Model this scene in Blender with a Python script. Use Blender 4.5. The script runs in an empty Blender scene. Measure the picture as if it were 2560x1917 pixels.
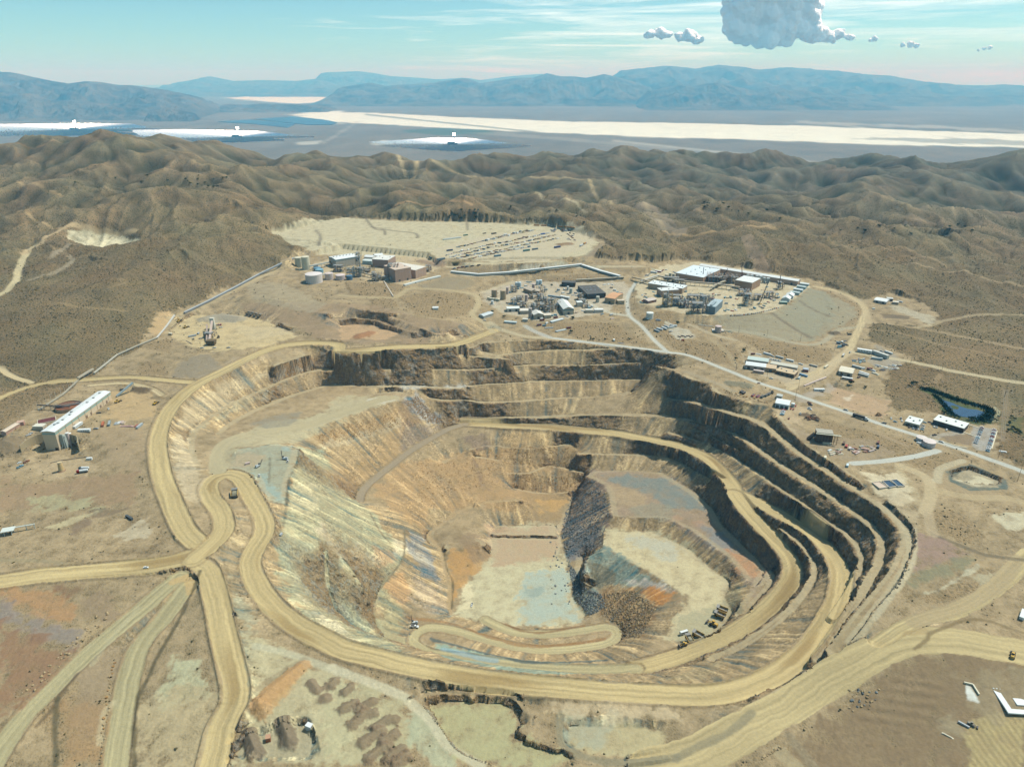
import bpy, bmesh, math, random, time
import numpy as np
T0 = time.time()
random.seed(7); RNG = np.random.default_rng(11)
# ------------------------------------------------------------------ camera, sky, sun
SC = bpy.context.scene
COL = SC.collection
H = 400.0; PITCH = math.radians(23.4); SP, CP = math.sin(PITCH), math.cos(PITCH); F = 1762.0
cam = bpy.data.cameras.new('camera'); cam_o = bpy.data.objects.new('camera', cam); COL.objects.link(cam_o)
cam_o.location = (0, 0, H); cam_o.rotation_euler = (math.radians(90) - PITCH, 0, 0)
cam.sensor_fit = 'HORIZONTAL'; cam.sensor_width = 36; cam.lens = 36 * F / 2560
cam.clip_start = 1; cam.clip_end = 400000
SC.camera = cam_o
SUN_EL, SUN_AZ = 58.0, 66.0        # azimuth measured clockwise from +Y (the view) towards +X (the right)
el, az = math.radians(SUN_EL), math.radians(SUN_AZ)
SUNV = np.array([math.sin(az) * math.cos(el), math.cos(az) * math.cos(el), math.sin(el)])
sun = bpy.data.lights.new('sun', 'SUN'); sun.energy = 4.4; sun.angle = math.radians(0.53); sun.color = (1, .975, .93)
sun_o = bpy.data.objects.new('sun', sun); COL.objects.link(sun_o)
from mathutils import Vector
sun_o.rotation_euler = Vector(-SUNV).to_track_quat('-Z', 'Y').to_euler()
SC.view_settings.view_transform = 'Standard'; SC.view_settings.look = 'None'
SC.view_settings.exposure = 0.5; SC.view_settings.gamma = 1
SC.cycles.max_bounces = 4; SC.cycles.diffuse_bounces = 2; SC.cycles.glossy_bounces = 2
SC.cycles.transparent_max_bounces = 8; SC.cycles.volume_bounces = 0
SC.cycles.use_denoising = True
world = bpy.data.worlds.new('World'); SC.world = world; world.use_nodes = True
GRID_STEP = 0.0022
# ------------------------------------------------------------------ noise, projection
_P = np.random.default_rng(3).permutation(256).astype(np.int32); _P = np.concatenate([_P, _P])
_a = np.random.default_rng(4).random(256).astype(np.float32) * 2 * np.pi
_GX, _GY = np.cos(_a), np.sin(_a)
def pn(x, y, seed=0):
    """gradient noise, about -0.7..0.7"""
    x = np.asarray(x, np.float32) + np.float32(seed * 17.37); y = np.asarray(y, np.float32) + np.float32(seed * 9.13)
    xi = np.floor(x).astype(np.int32); yi = np.floor(y).astype(np.int32)
    xf = x - xi; yf = y - yi
    xi &= 255; yi &= 255
    u = xf * xf * xf * (xf * (xf * 6 - 15) + 10); v = yf * yf * yf * (yf * (yf * 6 - 15) + 10)
    def g(ix, iy, dx, dy):
        h = _P[_P[ix & 255] + (iy & 255)]
        return _GX[h] * dx + _GY[h] * dy
    a = g(xi, yi, xf, yf); b = g(xi + 1, yi, xf - 1, yf); c = g(xi, yi + 1, xf, yf - 1); d = g(xi + 1, yi + 1, xf - 1, yf - 1)
    return (a + u * (b - a)) * (1 - v) + (c + u * (d - c)) * v
def fbm(x, y, oct=4, seed=0, gain=.5):
    s = 0; a = 1.
    for k in range(oct):
        s = s + a * pn(x * 2.03 ** k, y * 2.03 ** k, seed + k * 5); a *= gain
    return s
def ridged(x, y, oct=4, seed=0, gain=.5):
    s = 0; a = 1.
    for k in range(oct):
        s = s + a * (1 - 2 * np.abs(pn(x * 2.03 ** k, y * 2.03 ** k, seed + k * 5)) * 1.4); a *= gain
    return s
def sstep(a, b, x):
    t = np.clip((x - a) / (b - a), 0, 1); return t * t * (3 - 2 * t)
# the photograph was measured in enlarged tiles: origin x, origin y, enlargement
TILES = {'P1': (400, 820, 3.68), 'P2': (1000, 820, 3.68), 'P3': (1600, 820, 3.68), 'P4': (700, 1200, 3.68), 'P5': (1300, 1150, 3.68), 'P6': (1700, 1200, 3.68),
         'A0': (0, 0, 2.572), 'A1': (850, 0, 2.572), 'A2': (1700, 0, 2.572), 'B0': (0, 630, 2.5477), 'B1': (850, 630, 2.5477), 'B2': (1700, 630, 2.5477),
         'C0': (0, 1270, 2.559), 'C1': (850, 1270, 2.559), 'C2': (1700, 1270, 2.559), 'D': (0, 0, .8637), 'F': (0, 0, 1)}
def ray(t, x, y):
    ox, oy, s = TILES[t]
    u = (ox + x / s - 1280) / F; b = (oy + y / s - 958.5) / F
    return u, CP - b * SP, SP + b * CP           # per unit depth: x, y, drop
def wz(t, x, y, z):
    u, f, d = ray(t, x, y); k = (H - z) / d; return (u * k, f * k, z)
def wY(t, x, y, Y):
    u, f, d = ray(t, x, y); k = Y / f; return (u * k, Y, H - d * k)
def parse(s):
    """'P1 x,y[,z] x,y,z P2 ...' -> list of (tile, x, y, z or None); z as Y2500 fixes the distance instead"""
    out = []; t = None
    for w in s.split():
        if w in TILES: t = w; continue
        a = w.split(',')
        out.append((t, float(a[0]), float(a[1]), a[2] if len(a) > 2 else None))
    return out
def world_pts(s):
    r = []
    for t, x, y, z in parse(s):
        if z is None: r.append(hit(t, x, y))
        elif z[0] == 'Y': r.append(wY(t, x, y, float(z[1:])))
        else: r.append(wz(t, x, y, float(z)))
    return np.array(r, float)
def spline(p, step):
    if len(p) < 3: 
        n = max(2, int(np.hypot(*(p[-1, :2] - p[0, :2])) / step) + 1)
        return np.array([p[0] + (p[-1] - p[0]) * k / (n - 1) for k in range(n)])
    q = np.vstack([2 * p[0] - p[1], p, 2 * p[-1] - p[-2]]); out = []
    for i in range(1, len(q) - 2):
        a, b, c, d = q[i - 1:i + 3]
        n = max(1, int(np.hypot(*(c[:2] - b[:2])) / step))
        for k in range(n):
            t = k / n
            out.append(.5 * ((2 * b) + (c - a) * t + (2 * a - 5 * b + 4 * c - d) * t * t + (3 * b - a - 3 * c + d) * t ** 3))
    out.append(p[-1]); return np.array(out)
# ------------------------------------------------------------------ terrain grid: world x = s*y, y = exp(r); cells grow with distance
DS = GRID_STEP
S0, S1, Y0, Y1 = -1.36, 1.36, 225.0, 4300.0
NS = int((S1 - S0) / DS) + 1
# rows lie closer together across the pit, where steep faces turn towards the view
_r = [math.log(Y0)]
while _r[-1] < math.log(Y1):
    y = math.exp(_r[-1]); k = 1.0 if y < 430 else 1.0 - .56 * min(1, (y - 430) / 150) if y < 700 else .44 if y < 1120 else .44 + .66 * min(1, (y - 1120) / 250) if y < 1500 else 1.1
    _r.append(_r[-1] + DS * k)
NR = len(_r)
sv = (S0 + DS * np.arange(NS)).astype(np.float32); rv = np.array(_r); DR = np.gradient(rv)
YY = np.repeat(np.exp(rv).astype(np.float32)[:, None], NS, 1).astype(np.float32); XX = (YY * sv[None, :]).astype(np.float32)
CELL = YY[:, 0] * DS; CELLR = (YY[:, 0] * DR).astype(np.float32)
Z = np.zeros((NR, NS), np.float32); M = np.zeros((NR, NS), bool)
def rowf(y): return np.interp(np.log(y), rv, np.arange(NR))
def idx(x, y): return (x / y - S0) / DS, rowf(y)
def window(x0, x1, y0, y1):
    y0 = max(y0, Y0); y1 = min(max(y1, y0 + 1e-3), Y1)
    ss = [x0 / y0, x0 / y1, x1 / y0, x1 / y1]
    j0 = int(max(0, math.floor((min(ss) - S0) / DS))); j1 = int(min(NS, math.ceil((max(ss) - S0) / DS) + 1))
    i0 = int(max(0, math.floor(rowf(y0)))); i1 = int(min(NR, math.ceil(rowf(y1)) + 1))
    return i0, i1, j0, j1
def stroke_field(p, R):
    """distance, signed side, distance along and height of the nearest point of polyline p, in the window it touches"""
    i0, i1, j0, j1 = window(p[:, 0].min() - R, p[:, 0].max() + R, p[:, 1].min() - R, p[:, 1].max() + R)
    if i1 <= i0 or j1 <= j0: return None
    sh = (i1 - i0, j1 - j0)
    D = np.full(sh, 1e9, np.float32); SD = np.zeros(sh, np.float32); AL = np.zeros(sh, np.float32); ZZ = np.zeros(sh, np.float32)
    acc = 0.
    for k in range(len(p) - 1):
        a, b = p[k], p[k + 1]
        ab = b[:2] - a[:2]; L2 = float(ab @ ab) + 1e-9; L = math.sqrt(L2)
        w = window(min(a[0], b[0]) - R, max(a[0], b[0]) + R, min(a[1], b[1]) - R, max(a[1], b[1]) + R)
        a0, a1, b0, b1 = max(w[0], i0), min(w[1], i1), max(w[2], j0), min(w[3], j1)
        if a1 > a0 and b1 > b0:
            X = XX[a0:a1, b0:b1] - np.float32(a[0]); Yq = YY[a0:a1, b0:b1] - np.float32(a[1])
            t = np.clip((X * ab[0] + Yq * ab[1]) / L2, 0, 1)
            ex = X - t * ab[0]; ey = Yq - t * ab[1]; d = np.sqrt(ex * ex + ey * ey)
            sl = (slice(a0 - i0, a1 - i0), slice(b0 - j0, b1 - j0))
            m = d < D[sl]
            D[sl] = np.where(m, d, D[sl]); SD[sl] = np.where(m, np.sign(ab[0] * Yq - ab[1] * X) * d, SD[sl])
            AL[sl] = np.where(m, acc + t * L, AL[sl]); ZZ[sl] = np.where(m, a[2] + t * (b[2] - a[2]), ZZ[sl])
        acc += L
    return (slice(i0, i1), slice(j0, j1)), D, SD, AL, ZZ
def in_poly(p):
    i0, i1, j0, j1 = window(p[:, 0].min() - 2, p[:, 0].max() + 2, p[:, 1].min() - 2, p[:, 1].max() + 2)
    X = XX[i0:i1, j0:j1]; Y = YY[i0:i1, j0:j1]; ins = np.zeros(X.shape, bool)
    for a, b in zip(p, np.roll(p, -1, 0)):
        if a[1] == b[1]: continue
        c = ((a[1] > Y) != (b[1] > Y)) & (X < (b[0] - a[0]) * (Y - a[1]) / (b[1] - a[1]) + a[0])
        ins ^= c
    return (slice(i0, i1), slice(j0, j1)), ins
ROADS = []
def line(s, w, wob=0., close=False):
    """fix the height along a line, over a strip w metres wide"""
    p = world_pts(s); q = spline(p, 6.) if len(p) > 1 else np.vstack([p, p + [[.5, 0, 0]]])
    f = stroke_field(q, w + 8)
    if f is None: return
    sl, D, SD, AL, ZZ = f
    if wob: D = D + wob * (pn(XX[sl] / 22, YY[sl] / 22, 1) * 1.2 + pn(XX[sl] / 9, YY[sl] / 9, 2) * .8)
    cell = CELL[sl[0]][:, None]
    m = D < np.maximum(w / 2, .71 * cell)
    Z[sl] = np.where(m, ZZ, Z[sl]); M[sl] |= m
def road(s, w, kind='haul', berm=1.5, fix=True):
    p = world_pts(s); q = spline(p, 5.)
    f = stroke_field(q, w / 2 + 16)
    if f is None: return
    if fix:
        sl, D, SD, AL, ZZ = f; m = D < np.maximum(w / 2 + (1.5 if berm else .5), .71 * CELL[sl[0]][:, None])
        Z[sl] = np.where(m, ZZ, Z[sl]); M[sl] |= m
    ROADS.append((f, w, kind, berm))
def pad(s, z=None, dz=0):
    p = world_pts(s); sl, ins = in_poly(p)
    if p[:, 2].max() - p[:, 2].min() > .1:
        A = np.c_[p[:, :2], np.ones(len(p))]; c = np.linalg.lstsq(A, p[:, 2], rcond=None)[0]
        zz = XX[sl] * c[0] + YY[sl] * c[1] + c[2]
    else: zz = np.full(ins.shape, p[0, 2])
    Z[sl] = np.where(ins, zz, Z[sl]); M[sl] |= ins
SOFT = np.zeros((NR, NS), bool)
def spots(s, w=8):
    global M
    keep = M.copy()
    for t, x, y, z in parse(s): line('%s %g,%g,%s' % (t, x, y, z), w)
    SOFT[M & ~keep] = True
def solve():
    global Z
    levels = [(Z, M)]; wr = [(DS / DR) ** 2]
    while min(levels[-1][0].shape) > 24:
        z, m = levels[-1]; a, b = z.shape[0] // 2 * 2, z.shape[1] // 2 * 2
        zz = np.where(m, z, 0)[:a, :b].reshape(a // 2, 2, b // 2, 2).sum((1, 3)); mm = m[:a, :b].reshape(a // 2, 2, b // 2, 2).sum((1, 3))
        levels.append(((zz / np.maximum(mm, 1)).astype(np.float32), mm > 0)); wr.append(wr[-1][:a].reshape(-1, 2).mean(1))
    def relax(u, m, keepv, w, it):
        w = w.astype(np.float32)[:, None]; k = 1 / (2 + 2 * w)
        for _ in range(it):
            e = np.pad(u, 1, mode='edge')
            u = np.where(m, keepv, k * (e[1:-1, :-2] + e[1:-1, 2:] + w * (e[:-2, 1:-1] + e[2:, 1:-1])))
        return u
    u = None
    for k in range(len(levels) - 1, -1, -1):
        z, m = levels[k]
        if u is None: u = np.where(m, z, z[m].mean()).astype(np.float32)
        else:
            n0, n1 = z.shape
            fi = np.clip((np.arange(n0) - .5) / 2, 0, u.shape[0] - 1.001); fj = np.clip((np.arange(n1) - .5) / 2, 0, u.shape[1] - 1.001)
            ii = fi.astype(int); jj = fj.astype(int); a = (fi - ii).astype(np.float32)[:, None]; b = (fj - jj).astype(np.float32)[None]
            u = (u[ii][:, jj] * (1 - a) + u[ii + 1][:, jj] * a) * (1 - b) + (u[ii][:, jj + 1] * (1 - a) + u[ii + 1][:, jj + 1] * a) * b
            u = np.where(m, z, u)
        u = relax(u, m, z, wr[k], 400 if k > 3 else (80 if k else 45))
    # let go of the loose spot heights and relax the ground round them
    u = np.asarray(u, np.float32); hard = M & ~SOFT
    for f, it in ((8, 26), (4, 24), (2, 20), (1, 14)):
        a, b = NR // f * f, NS // f * f
        q = u[:a, :b].reshape(a // f, f, b // f, f).mean((1, 3)); h = hard[:a, :b].reshape(a // f, f, b // f, f).any((1, 3)); q0 = q.copy()
        q = relax(q, h, q0, wr[0][:a].reshape(-1, f).mean(1), it)
        if f == 1: u = q; break
        dq = q - q0
        fi = np.clip((np.arange(NR) + .5) / f - .5, 0, dq.shape[0] - 1.001); fj = np.clip((np.arange(NS) + .5) / f - .5, 0, dq.shape[1] - 1.001)
        ii = fi.astype(int); jj = fj.astype(int); a_ = (fi - ii).astype(np.float32)[:, None]; b_ = (fj - jj).astype(np.float32)[None]
        dd = (dq[ii][:, jj] * (1 - a_) + dq[ii + 1][:, jj] * a_) * (1 - b_) + (dq[ii][:, jj + 1] * (1 - a_) + dq[ii + 1][:, jj + 1] * a_) * b_
        u = np.where(hard, u, u + dd)
    Z = u.astype(np.float32)
def zat(x, y):
    j, i = idx(np.asarray(x, float), np.maximum(np.asarray(y, float), Y0))
    i = np.clip(i, 0, NR - 1.001); j = np.clip(j, 0, NS - 1.001); a = i.astype(int); b = j.astype(int); fi = i - a; fj = j - b
    return (Z[a, b] * (1 - fj) + Z[a, b + 1] * fj) * (1 - fi) + (Z[a + 1, b] * (1 - fj) + Z[a + 1, b + 1] * fj) * fi
def hit(t, x, y):
    """where the line of sight of a measured point meets the finished ground"""
    u, f, d = ray(t, x, y)
    k = np.exp(np.linspace(math.log(240), math.log(4600), 1600))
    g = (H - d * k) - zat(u * k, f * k); n = np.nonzero(g < 0)[0]
    if not len(n): return (u * k[-1], f * k[-1], H - d * k[-1])
    n = max(n[0], 1); a, b = k[n - 1], k[n]
    for _ in range(12):
        c = .5 * (a + b)
        if (H - d * c) - float(zat(u * c, f * c)) < 0: b = c
        else: a = c
    return (u * b, f * b, float(zat(u * b, f * b)))
# ------------------------------------------------------------------ heights traced from the photograph
# --- the wide land around the mine: skylines, spurs, valleys, flats
line('A0 -700,1020,Y2250 -300,1000,Y2250 0,1010,Y2250 150,980,Y2250 250,912,Y2250 350,905,Y2250 480,905,Y2280 620,890,Y2280 780,902,Y2280 880,915,Y2300 960,912,Y2350 1060,930,Y2420 1200,950,Y2500 1320,962,Y2550 1450,958,Y2600 1530,967,Y2600 1700,1012,Y2650 1870,1047,Y2700 2050,1040,Y2700 2200,1030,Y2700', 14)
spots('A0 1120,880,Y2700 1180,890,Y2700 1270,935,Y2700', 60)
line('A1 0,1032,Y2700 200,1042,Y2700 420,1052,Y2720 560,1078,Y2750 690,1085,Y2800 780,1052,Y2800 900,1037,Y2820 1100,1057,Y2850 1330,1022,Y2850 1550,1012,Y2870 1630,970,Y2900 1720,968,Y2900 1800,942,Y2900 1900,962,Y2900 1980,1005,Y2900 2211,1025,Y2900', 14)
line('A2 0,1024,Y2900 170,1037,Y2900 350,1045,Y2900 450,1030,Y2900 540,1018,Y2900 700,1042,Y2900 900,1060,Y2900 1000,1042,Y2900 1200,1046,Y2900 1500,1066,Y2900 1700,1100,Y2900 1900,1088,Y2800 2050,1032,Y2700 2212,1002,Y2700 2700,960,Y2700 3200,1000,Y2700', 14)
spots('A2 1800,1058,Y3150', 60)
line('A2 1180,1168,Y2300 1400,1195,Y2350 1620,1178,Y2420 2000,1240,Y2450 2212,1290,Y2450 2800,1330,Y2400', 12)
line('A2 1180,1168,Y2300 1300,1270,Y2150 1450,1370,Y2000 1620,1510,Y1850', 10)
line('A2 420,1200,Y2500 700,1230,Y2450 1000,1270,Y2350', 10)
line('A1 450,1290,75 1050,1330,60 1500,1420,55 2000,1545,45', 20); line('A2 150,1320,42 600,1395,35 1000,1450,30 1300,1500,25 2200,1600,10 2900,1650,0', 26)
line('A1 1300,1130,Y2500 1650,1180,Y2450 2000,1190,Y2400', 10); line('A1 0,1100,Y2450 250,1180,Y2350 450,1215,Y2280', 10)
line('A1 560,1220,Y2300 900,1200,Y2400 1250,1250,Y2300 1560,1300,Y2200', 10)
spots('A2 0,1405,66 300,1440,62 600,1535,50 B2 700,40,44 1000,30,40 1500,110,28 2000,240,12 2600,330,4 300,20,44', 40)
spots('B2 2191,400,6 2191,650,1 2191,830,-3 2500,500,6 2500,900,-3 2900,1200,-4 1700,480,6 1900,700,0 1500,800,1 2000,1000,-2', 25)
spots('A0 -600,1300,110 0,1230,120 250,1190,132 600,1090,170 500,1330,95 900,1240,120 1150,1120,168 1400,1180,118 1750,1190,92 1300,1330,84 2000,1330,74', 30)
line('A0 250,1010,Y2150 480,1160,Y1950 700,1200,Y1900 800,1290,Y1800', 10); line('A0 620,930,Y2220 900,1110,Y2020 1100,1200,Y1900', 10); line('A0 1060,950,Y2380 1350,1080,Y2200 1650,1150,Y2100 1900,1260,Y1980', 10)
line('A0 880,1595,74 1200,1558,80 1500,1512,80 1700,1520,74 1870,1535,64 B0 1800,50,56', 30)
pad('A0 440,1535,66 560,1515,66 760,1512,66 905,1550,66 760,1595,66 560,1585,66 450,1560,66')
spots('B0 0,100,62 0,550,30 400,560,36 300,300,52 800,200,68 900,350,46 1400,100,64 -400,200,62 -400,700,16 200,640,22 700,560,28', 25)
line('B0 220,-30,62 130,60,60 115,170,56 0,275,50 -200,360,44', 12)
pad('A0 1700,1520,60 2000,1440,62 2211,1400,63 A1 400,1425,63 900,1430,62 1300,1450,58 1560,1495,55 1690,1560,52 1650,1640,46 1300,1700,48 800,1690,48 400,1650,50 0,1640,51 A0 2000,1620,54')
line('B1 -300,130,42 -100,150,42 B1 60,80,42 300,50,42 560,50,44', 30); pad('B0 1850,60,42 2191,-20,44 B1 560,30,42 620,90,38 430,190,36 250,180,37 100,150,38 B0 2100,180,40 1950,160,41')
line('B1 690,95,39 1000,72,39 1400,66,39 1800,92,38 2191,104,34', 14); line('B1 720,132,35 880,150,34 1200,122,34 1530,95,35 1780,160,30', 10)
spots('B1 500,250,33 760,190,33 1100,170,25 1500,170,26 1350,140,31 620,210,34', 20)
pad('B1 900,250,21 1150,180,23 1400,190,24 1800,190,24 1830,300,19 1700,380,17 1500,420,14 1250,440,13 1050,390,14 920,320,18')
spots('B1 1750,480,10 1500,500,9 1200,460,11 1000,410,14 1950,430,14', 25)
pad('B2 120,60,27 760,170,27 830,225,25 740,290,24 590,385,24 200,405,24 0,385,24 B1 1950,350,23 1860,230,23 1900,150,26 2050,100,28')
line('B2 1170,360,10 1130,470,5 830,570,3 600,560,6 300,500,11 150,470,13 0,450,14', 8); line('B2 830,228,24 950,260,22 1080,330,15 1150,360,11', 8)
road('B2 860,220,23 1000,250,19 1130,310,12 1180,370,9 1160,430,7.5 1120,530,5 1060,640,2.5 950,720,1.5 800,810,1 700,870,1', 11, 'dirt', 0)
spots('B2 300,520,9 450,560,7 650,620,4 150,560,9 500,640,3 1000,620,3', 20)
pad('B2 450,660,3 900,740,2.5 880,830,1.5 700,840,1.5 380,740,3'); pad('B2 1100,610,3 1420,680,2 1300,850,1 1000,830,1 960,760,1.5')
pad('B2 980,860,-4 1340,970,-5 1290,1060,-5 960,950,-4'); pad('B2 1250,1020,-1 1900,1090,-2 2000,1120,-2 1960,1260,-2 1550,1200,-1.5')
# --- pit-side ground
line('P3 100,340,-9 250,370,-4 330,400,-1 420,450,2 520,480,3 650,500,3 670,580,3 760,610,3 900,640,3 1050,690,3 1200,720,3 1280,830,3 1380,930,2.5 1480,1020,2 1550,1100,2 1700,1210,2 1900,1340,1.5 2100,1490,1 2208,1565,1 P6 1950,235,1 2060,340,1 2135,450,0 2150,560,0 2130,680,0 2060,850,-1 1990,960,-2 1860,1120,-5 1740,1270,-9 1630,1420,-13 1500,1580,-18', 5)
pad('P3 750,590,3 1240,560,2.5 1650,700,2 1600,900,2 1500,1000,2 1300,820,2.8 1210,710,3'); pad('P3 1560,1060,1.5 2208,1000,0 2208,1200,0 1850,1290,1')
spots('B2 1300,1330,1 1500,1400,0 1150,1250,1 2000,1400,-2 1600,1550,0 2100,1600,0 1900,1430,-3 1800,1330,-2', 14)
pad('B2 1690,1390,-1 1850,1350,-1 2090,1450,-1 2080,1510,-1 1850,1520,-1 1720,1460,-1')
pad('B2 1720,1410,-5 1840,1380,-5 2040,1455,-5 2030,1500,-5 1860,1500,-5 1740,1450,-5')
road('B1 1340,546,7 1600,576,6 1900,612,5 2100,640,4.5 B2 60,660,4 300,752,3 500,832,2.5 700,895,2 900,965,1.5 1100,1032,1 1300,1102,0 1560,1182,-1 1750,1242,-1.5 1950,1312,-2 2191,1400,-3 2600,1570,-4', 8.5, 'paved', 0)
road('B1 2080,632,5 2000,560,6.5 1920,470,10 1845,405,14 1830,330,17 1840,270,20 1880,200,23', 7.5, 'paved', 0)
road('B2 1100,1345,1 1300,1330,0.5 1500,1300,-.5 1640,1265,-1', 9, 'paved', 0)
spots('C2 1600,150,1 1700,380,-1 1500,440,-2 2000,200,2 2201,100,2 1900,300,1 1600,520,-4 2201,300,1', 18)
# --- second, older pit behind the rim road
pad('B1 0,470,14 100,455,14 300,470,14 380,520,14 300,556,13.5 100,562,14 0,556,14')
line('B0 2040,540,15 2191,560,14 B1 120,568,13.5 300,572,13 520,545,12 800,530,11', 5, 1)
line('B1 -60,425,24 100,424,23 220,432,22 330,472,21 480,512,20', 5, 1); line('B1 180,375,31 300,400,29 420,445,27 560,500,22 660,520,19 760,460,23', 5, 1)
line('B1 0,335,36 200,372,35 420,395,33 600,425,28 750,440,23 830,470,16', 6, 1); line('B0 1560,400,26 1700,430,25 1900,480,20 2100,440,25', 5, 1)
line('B0 1500,280,38 1620,285,37 1800,310,37 1950,370,32 2080,390,33', 6, 1); spots('B0 1700,220,40 2100,220,40 B1 200,310,38 500,330,33 700,330,26 350,230,36', 20)
pad('B0 1130,430,20 1250,400,20.5 1350,390,20.5 1550,400,20 1700,440,18 1850,500,16 1900,540,14.5 1700,590,13.5 1600,620,15 1400,640,18 1200,600,19.5 1100,540,20 1080,490,20')
line('B0 1850,50,46 1790,85,44 1500,220,36 1200,385,26 1000,540,21 780,640,15 500,820,9 250,1000,8', 10)
spots('B0 1250,680,16 1150,740,12 900,720,12 700,770,10 1000,640,16 1150,620,17 1350,660,15', 10)
pad('B0 690,880,8 880,860,8 1010,930,7 1000,1040,5 820,1070,7 640,1080,8 500,1120,8 480,1180,6 300,1120,8 200,1090,8 120,1150,8 0,1150,9 150,1040,9 350,920,9 500,860,9')
spots('B0 300,1290,-5 480,1280,-5 60,1400,-7 300,1500,-8 600,1380,-4 880,1400,0 850,1560,-2 0,1600,-9 560,1270,-1 620,1180,5 80,1220,4 860,1150,5 750,1250,2', 12)
pad('B0 260,1230,-5.5 480,1225,-5.5 500,1300,-5.5 240,1310,-5.5')
# --- haul roads
road('B0 -100,715,15 0,742,14 80,792,11 200,832,9', 11, 'dirt'); road('B0 -60,960,5 100,890,6 300,835,8.5 480,820,9 800,800,9 1050,817,9 1250,835,8', 13, 'haul')
road('B0 580,850,8 800,835,8 960,870,8 1030,910,7', 9, 'dirt', .8)
road('C0 -140,490,-2 0,470,-2 200,440,-1.5 500,410,-1 800,385,-.5 1000,365,0 1200,320,0 1320,270,0', 21)
road('C0 1260,350,-0.4 1330,400,-0.7 1390,600,-2.9 1430,800,-5.8 1480,1000,-8.6 1510,1150,-10.8 1500,1250,-13 1420,1400,-15.8 1360,1656,-20.2 1340,1800,-22.3', 19)
road('C0 1150,440,-2.9 1050,520,-3.6 900,650,-4.7 600,900,-7.2 400,1090,-10.1 200,1290,-12.2 50,1480,-14.4 -60,1656,-16.6 -120,1800,-18', 17, 'grey', .6)
road('C0 1200,500,-3.6 1060,690,-6.5 900,880,-10.1 830,1080,-13.7 790,1300,-17.3 740,1656,-22.3 720,1800,-23.8', 16, 'grey', .8)
road('B1 990,500,6 870,545,7 700,597,8 400,607,9 100,630,10 0,632,10 B0 2150,592,11 1950,582,12 1750,612,13 1600,672,12 1400,772,10 1250,850,8 1120,960,6 1050,1060,4 1010,1180,3 1010,1300,2 1040,1450,1.5 1100,1600,1 C0 1180,130,.5 1260,220,0', 20)
road('C0 1240,330,0 1350,240,-0.7 1430,150,-1.4 1430,70,-2.1 1400,0,-2.8 P1 470,1560,-3.1 450,1450,-3.5 520,1375,-4.2 640,1345,-4.9 740,1375,-5.6 800,1450,-6.3 840,1540,-7 900,1640,-7.7 C0 1690,80,-8.4 1690,160,-9.1 1640,250,-10.1 1605,340,-11.2 1620,430,-11.9 1680,540,-12.9 1770,650,-14 1890,745,-15.4 2050,830,-17.1 C1 25,905,-18.9 200,950,-20.3 400,1000,-21.7 700,1060,-23.8 1000,1108,-25.9 1400,1148,-28.7 1800,1180,-31.5 2201,1198,-33.9 C2 250,1190,-35 450,1140,-36.8 650,1040,-38.5 820,900,-40.6 950,720,-42.7 1020,560,-44.8 1020,400,-46.9 960,280,-48.6 P6 1222,495,-50.4 1050,390,-51.8 850,280,-53.5 680,190,-54.9 520,110,-56 P3 840,1430,-57 740,1310,-58.5 600,1190,-62 400,1100,-67 200,1050,-71 0,1012,-75 P2 2000,975,-77 1700,945,-80 1400,917,-82 1100,905,-84 800,888,-85 600,878,-85', 19)
road('P6 500,130,-57 600,270,-58.5 720,400,-61 860,540,-64 980,680,-67 1035,800,-70 1020,920,-73 930,1050,-77 800,1180,-82 640,1310,-87 420,1450,-93 200,1550,-98 0,1620,-102 C1 2000,1000,-104 1900,1025,-106', 19)
road('P2 600,885,-85 450,930,-86 300,1010,-88 100,1130,-90 P1 2150,1250,-92 2000,1370,-94 1880,1480,-95 1840,1570,-96 P4 735,190,-96.5', 11, 'track', .8)
road('P1 540,1330,-8 520,1250,-11 530,1150,-15 620,1050,-19 760,990,-23 950,955,-27.5 1150,930,-31 1400,880,-35 1600,810,-38.5 1800,740,-41 2000,670,-43 2150,640,-44', 18, 'floor', 0)
line('P1 900,930,-27 1150,910,-31 1400,860,-35 1600,790,-38.5 1800,720,-41 2000,655,-43 2150,630,-44', 40)
pad('P1 700,1130,-9 900,1090,-11 1150,1080,-13 1290,1110,-13.5 1270,1200,-13.5 1190,1400,-13.5 1170,1560,-14 1000,1560,-13.5 900,1480,-12 870,1330,-11 680,1290,-9')
road('C2 -200,1660,-35.3 100,1590,-32.4 400,1420,-28.8 700,1260,-24.5 900,1130,-20.2 1100,1000,-14.4 1300,900,-9.4 1500,840,-5.8 1800,855,-3.6 2300,940,-2.2', 30, 'wide', 0)
road('C2 1260,870,-14 1500,730,-7 1800,640,-4 2050,480,-2 2180,350,-1 2300,250,0', 15, 'wide', 0)
# --- benches of the left wall
W = 1.0
line('P1 2000,236,9 1700,232,9 1450,240,7.5 1300,275,5 1150,320,4 1050,350,4', 6, W)
line('P1 2110,378,-19 1800,385,-19 1450,388,-19 1200,455,-19 950,565,-19 700,675,-18.5 480,810,-17 310,960,-15 285,1080,-13 330,1230,-10', 8, W)
line('P1 2208,535,-38 1900,540,-38 1600,530,-38 1350,580,-37 1100,665,-35 850,770,-32 650,880,-29 540,970,-26', 10, W); line('P2 0,532,-38 300,545,-39 560,552,-41', 9, W)
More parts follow.
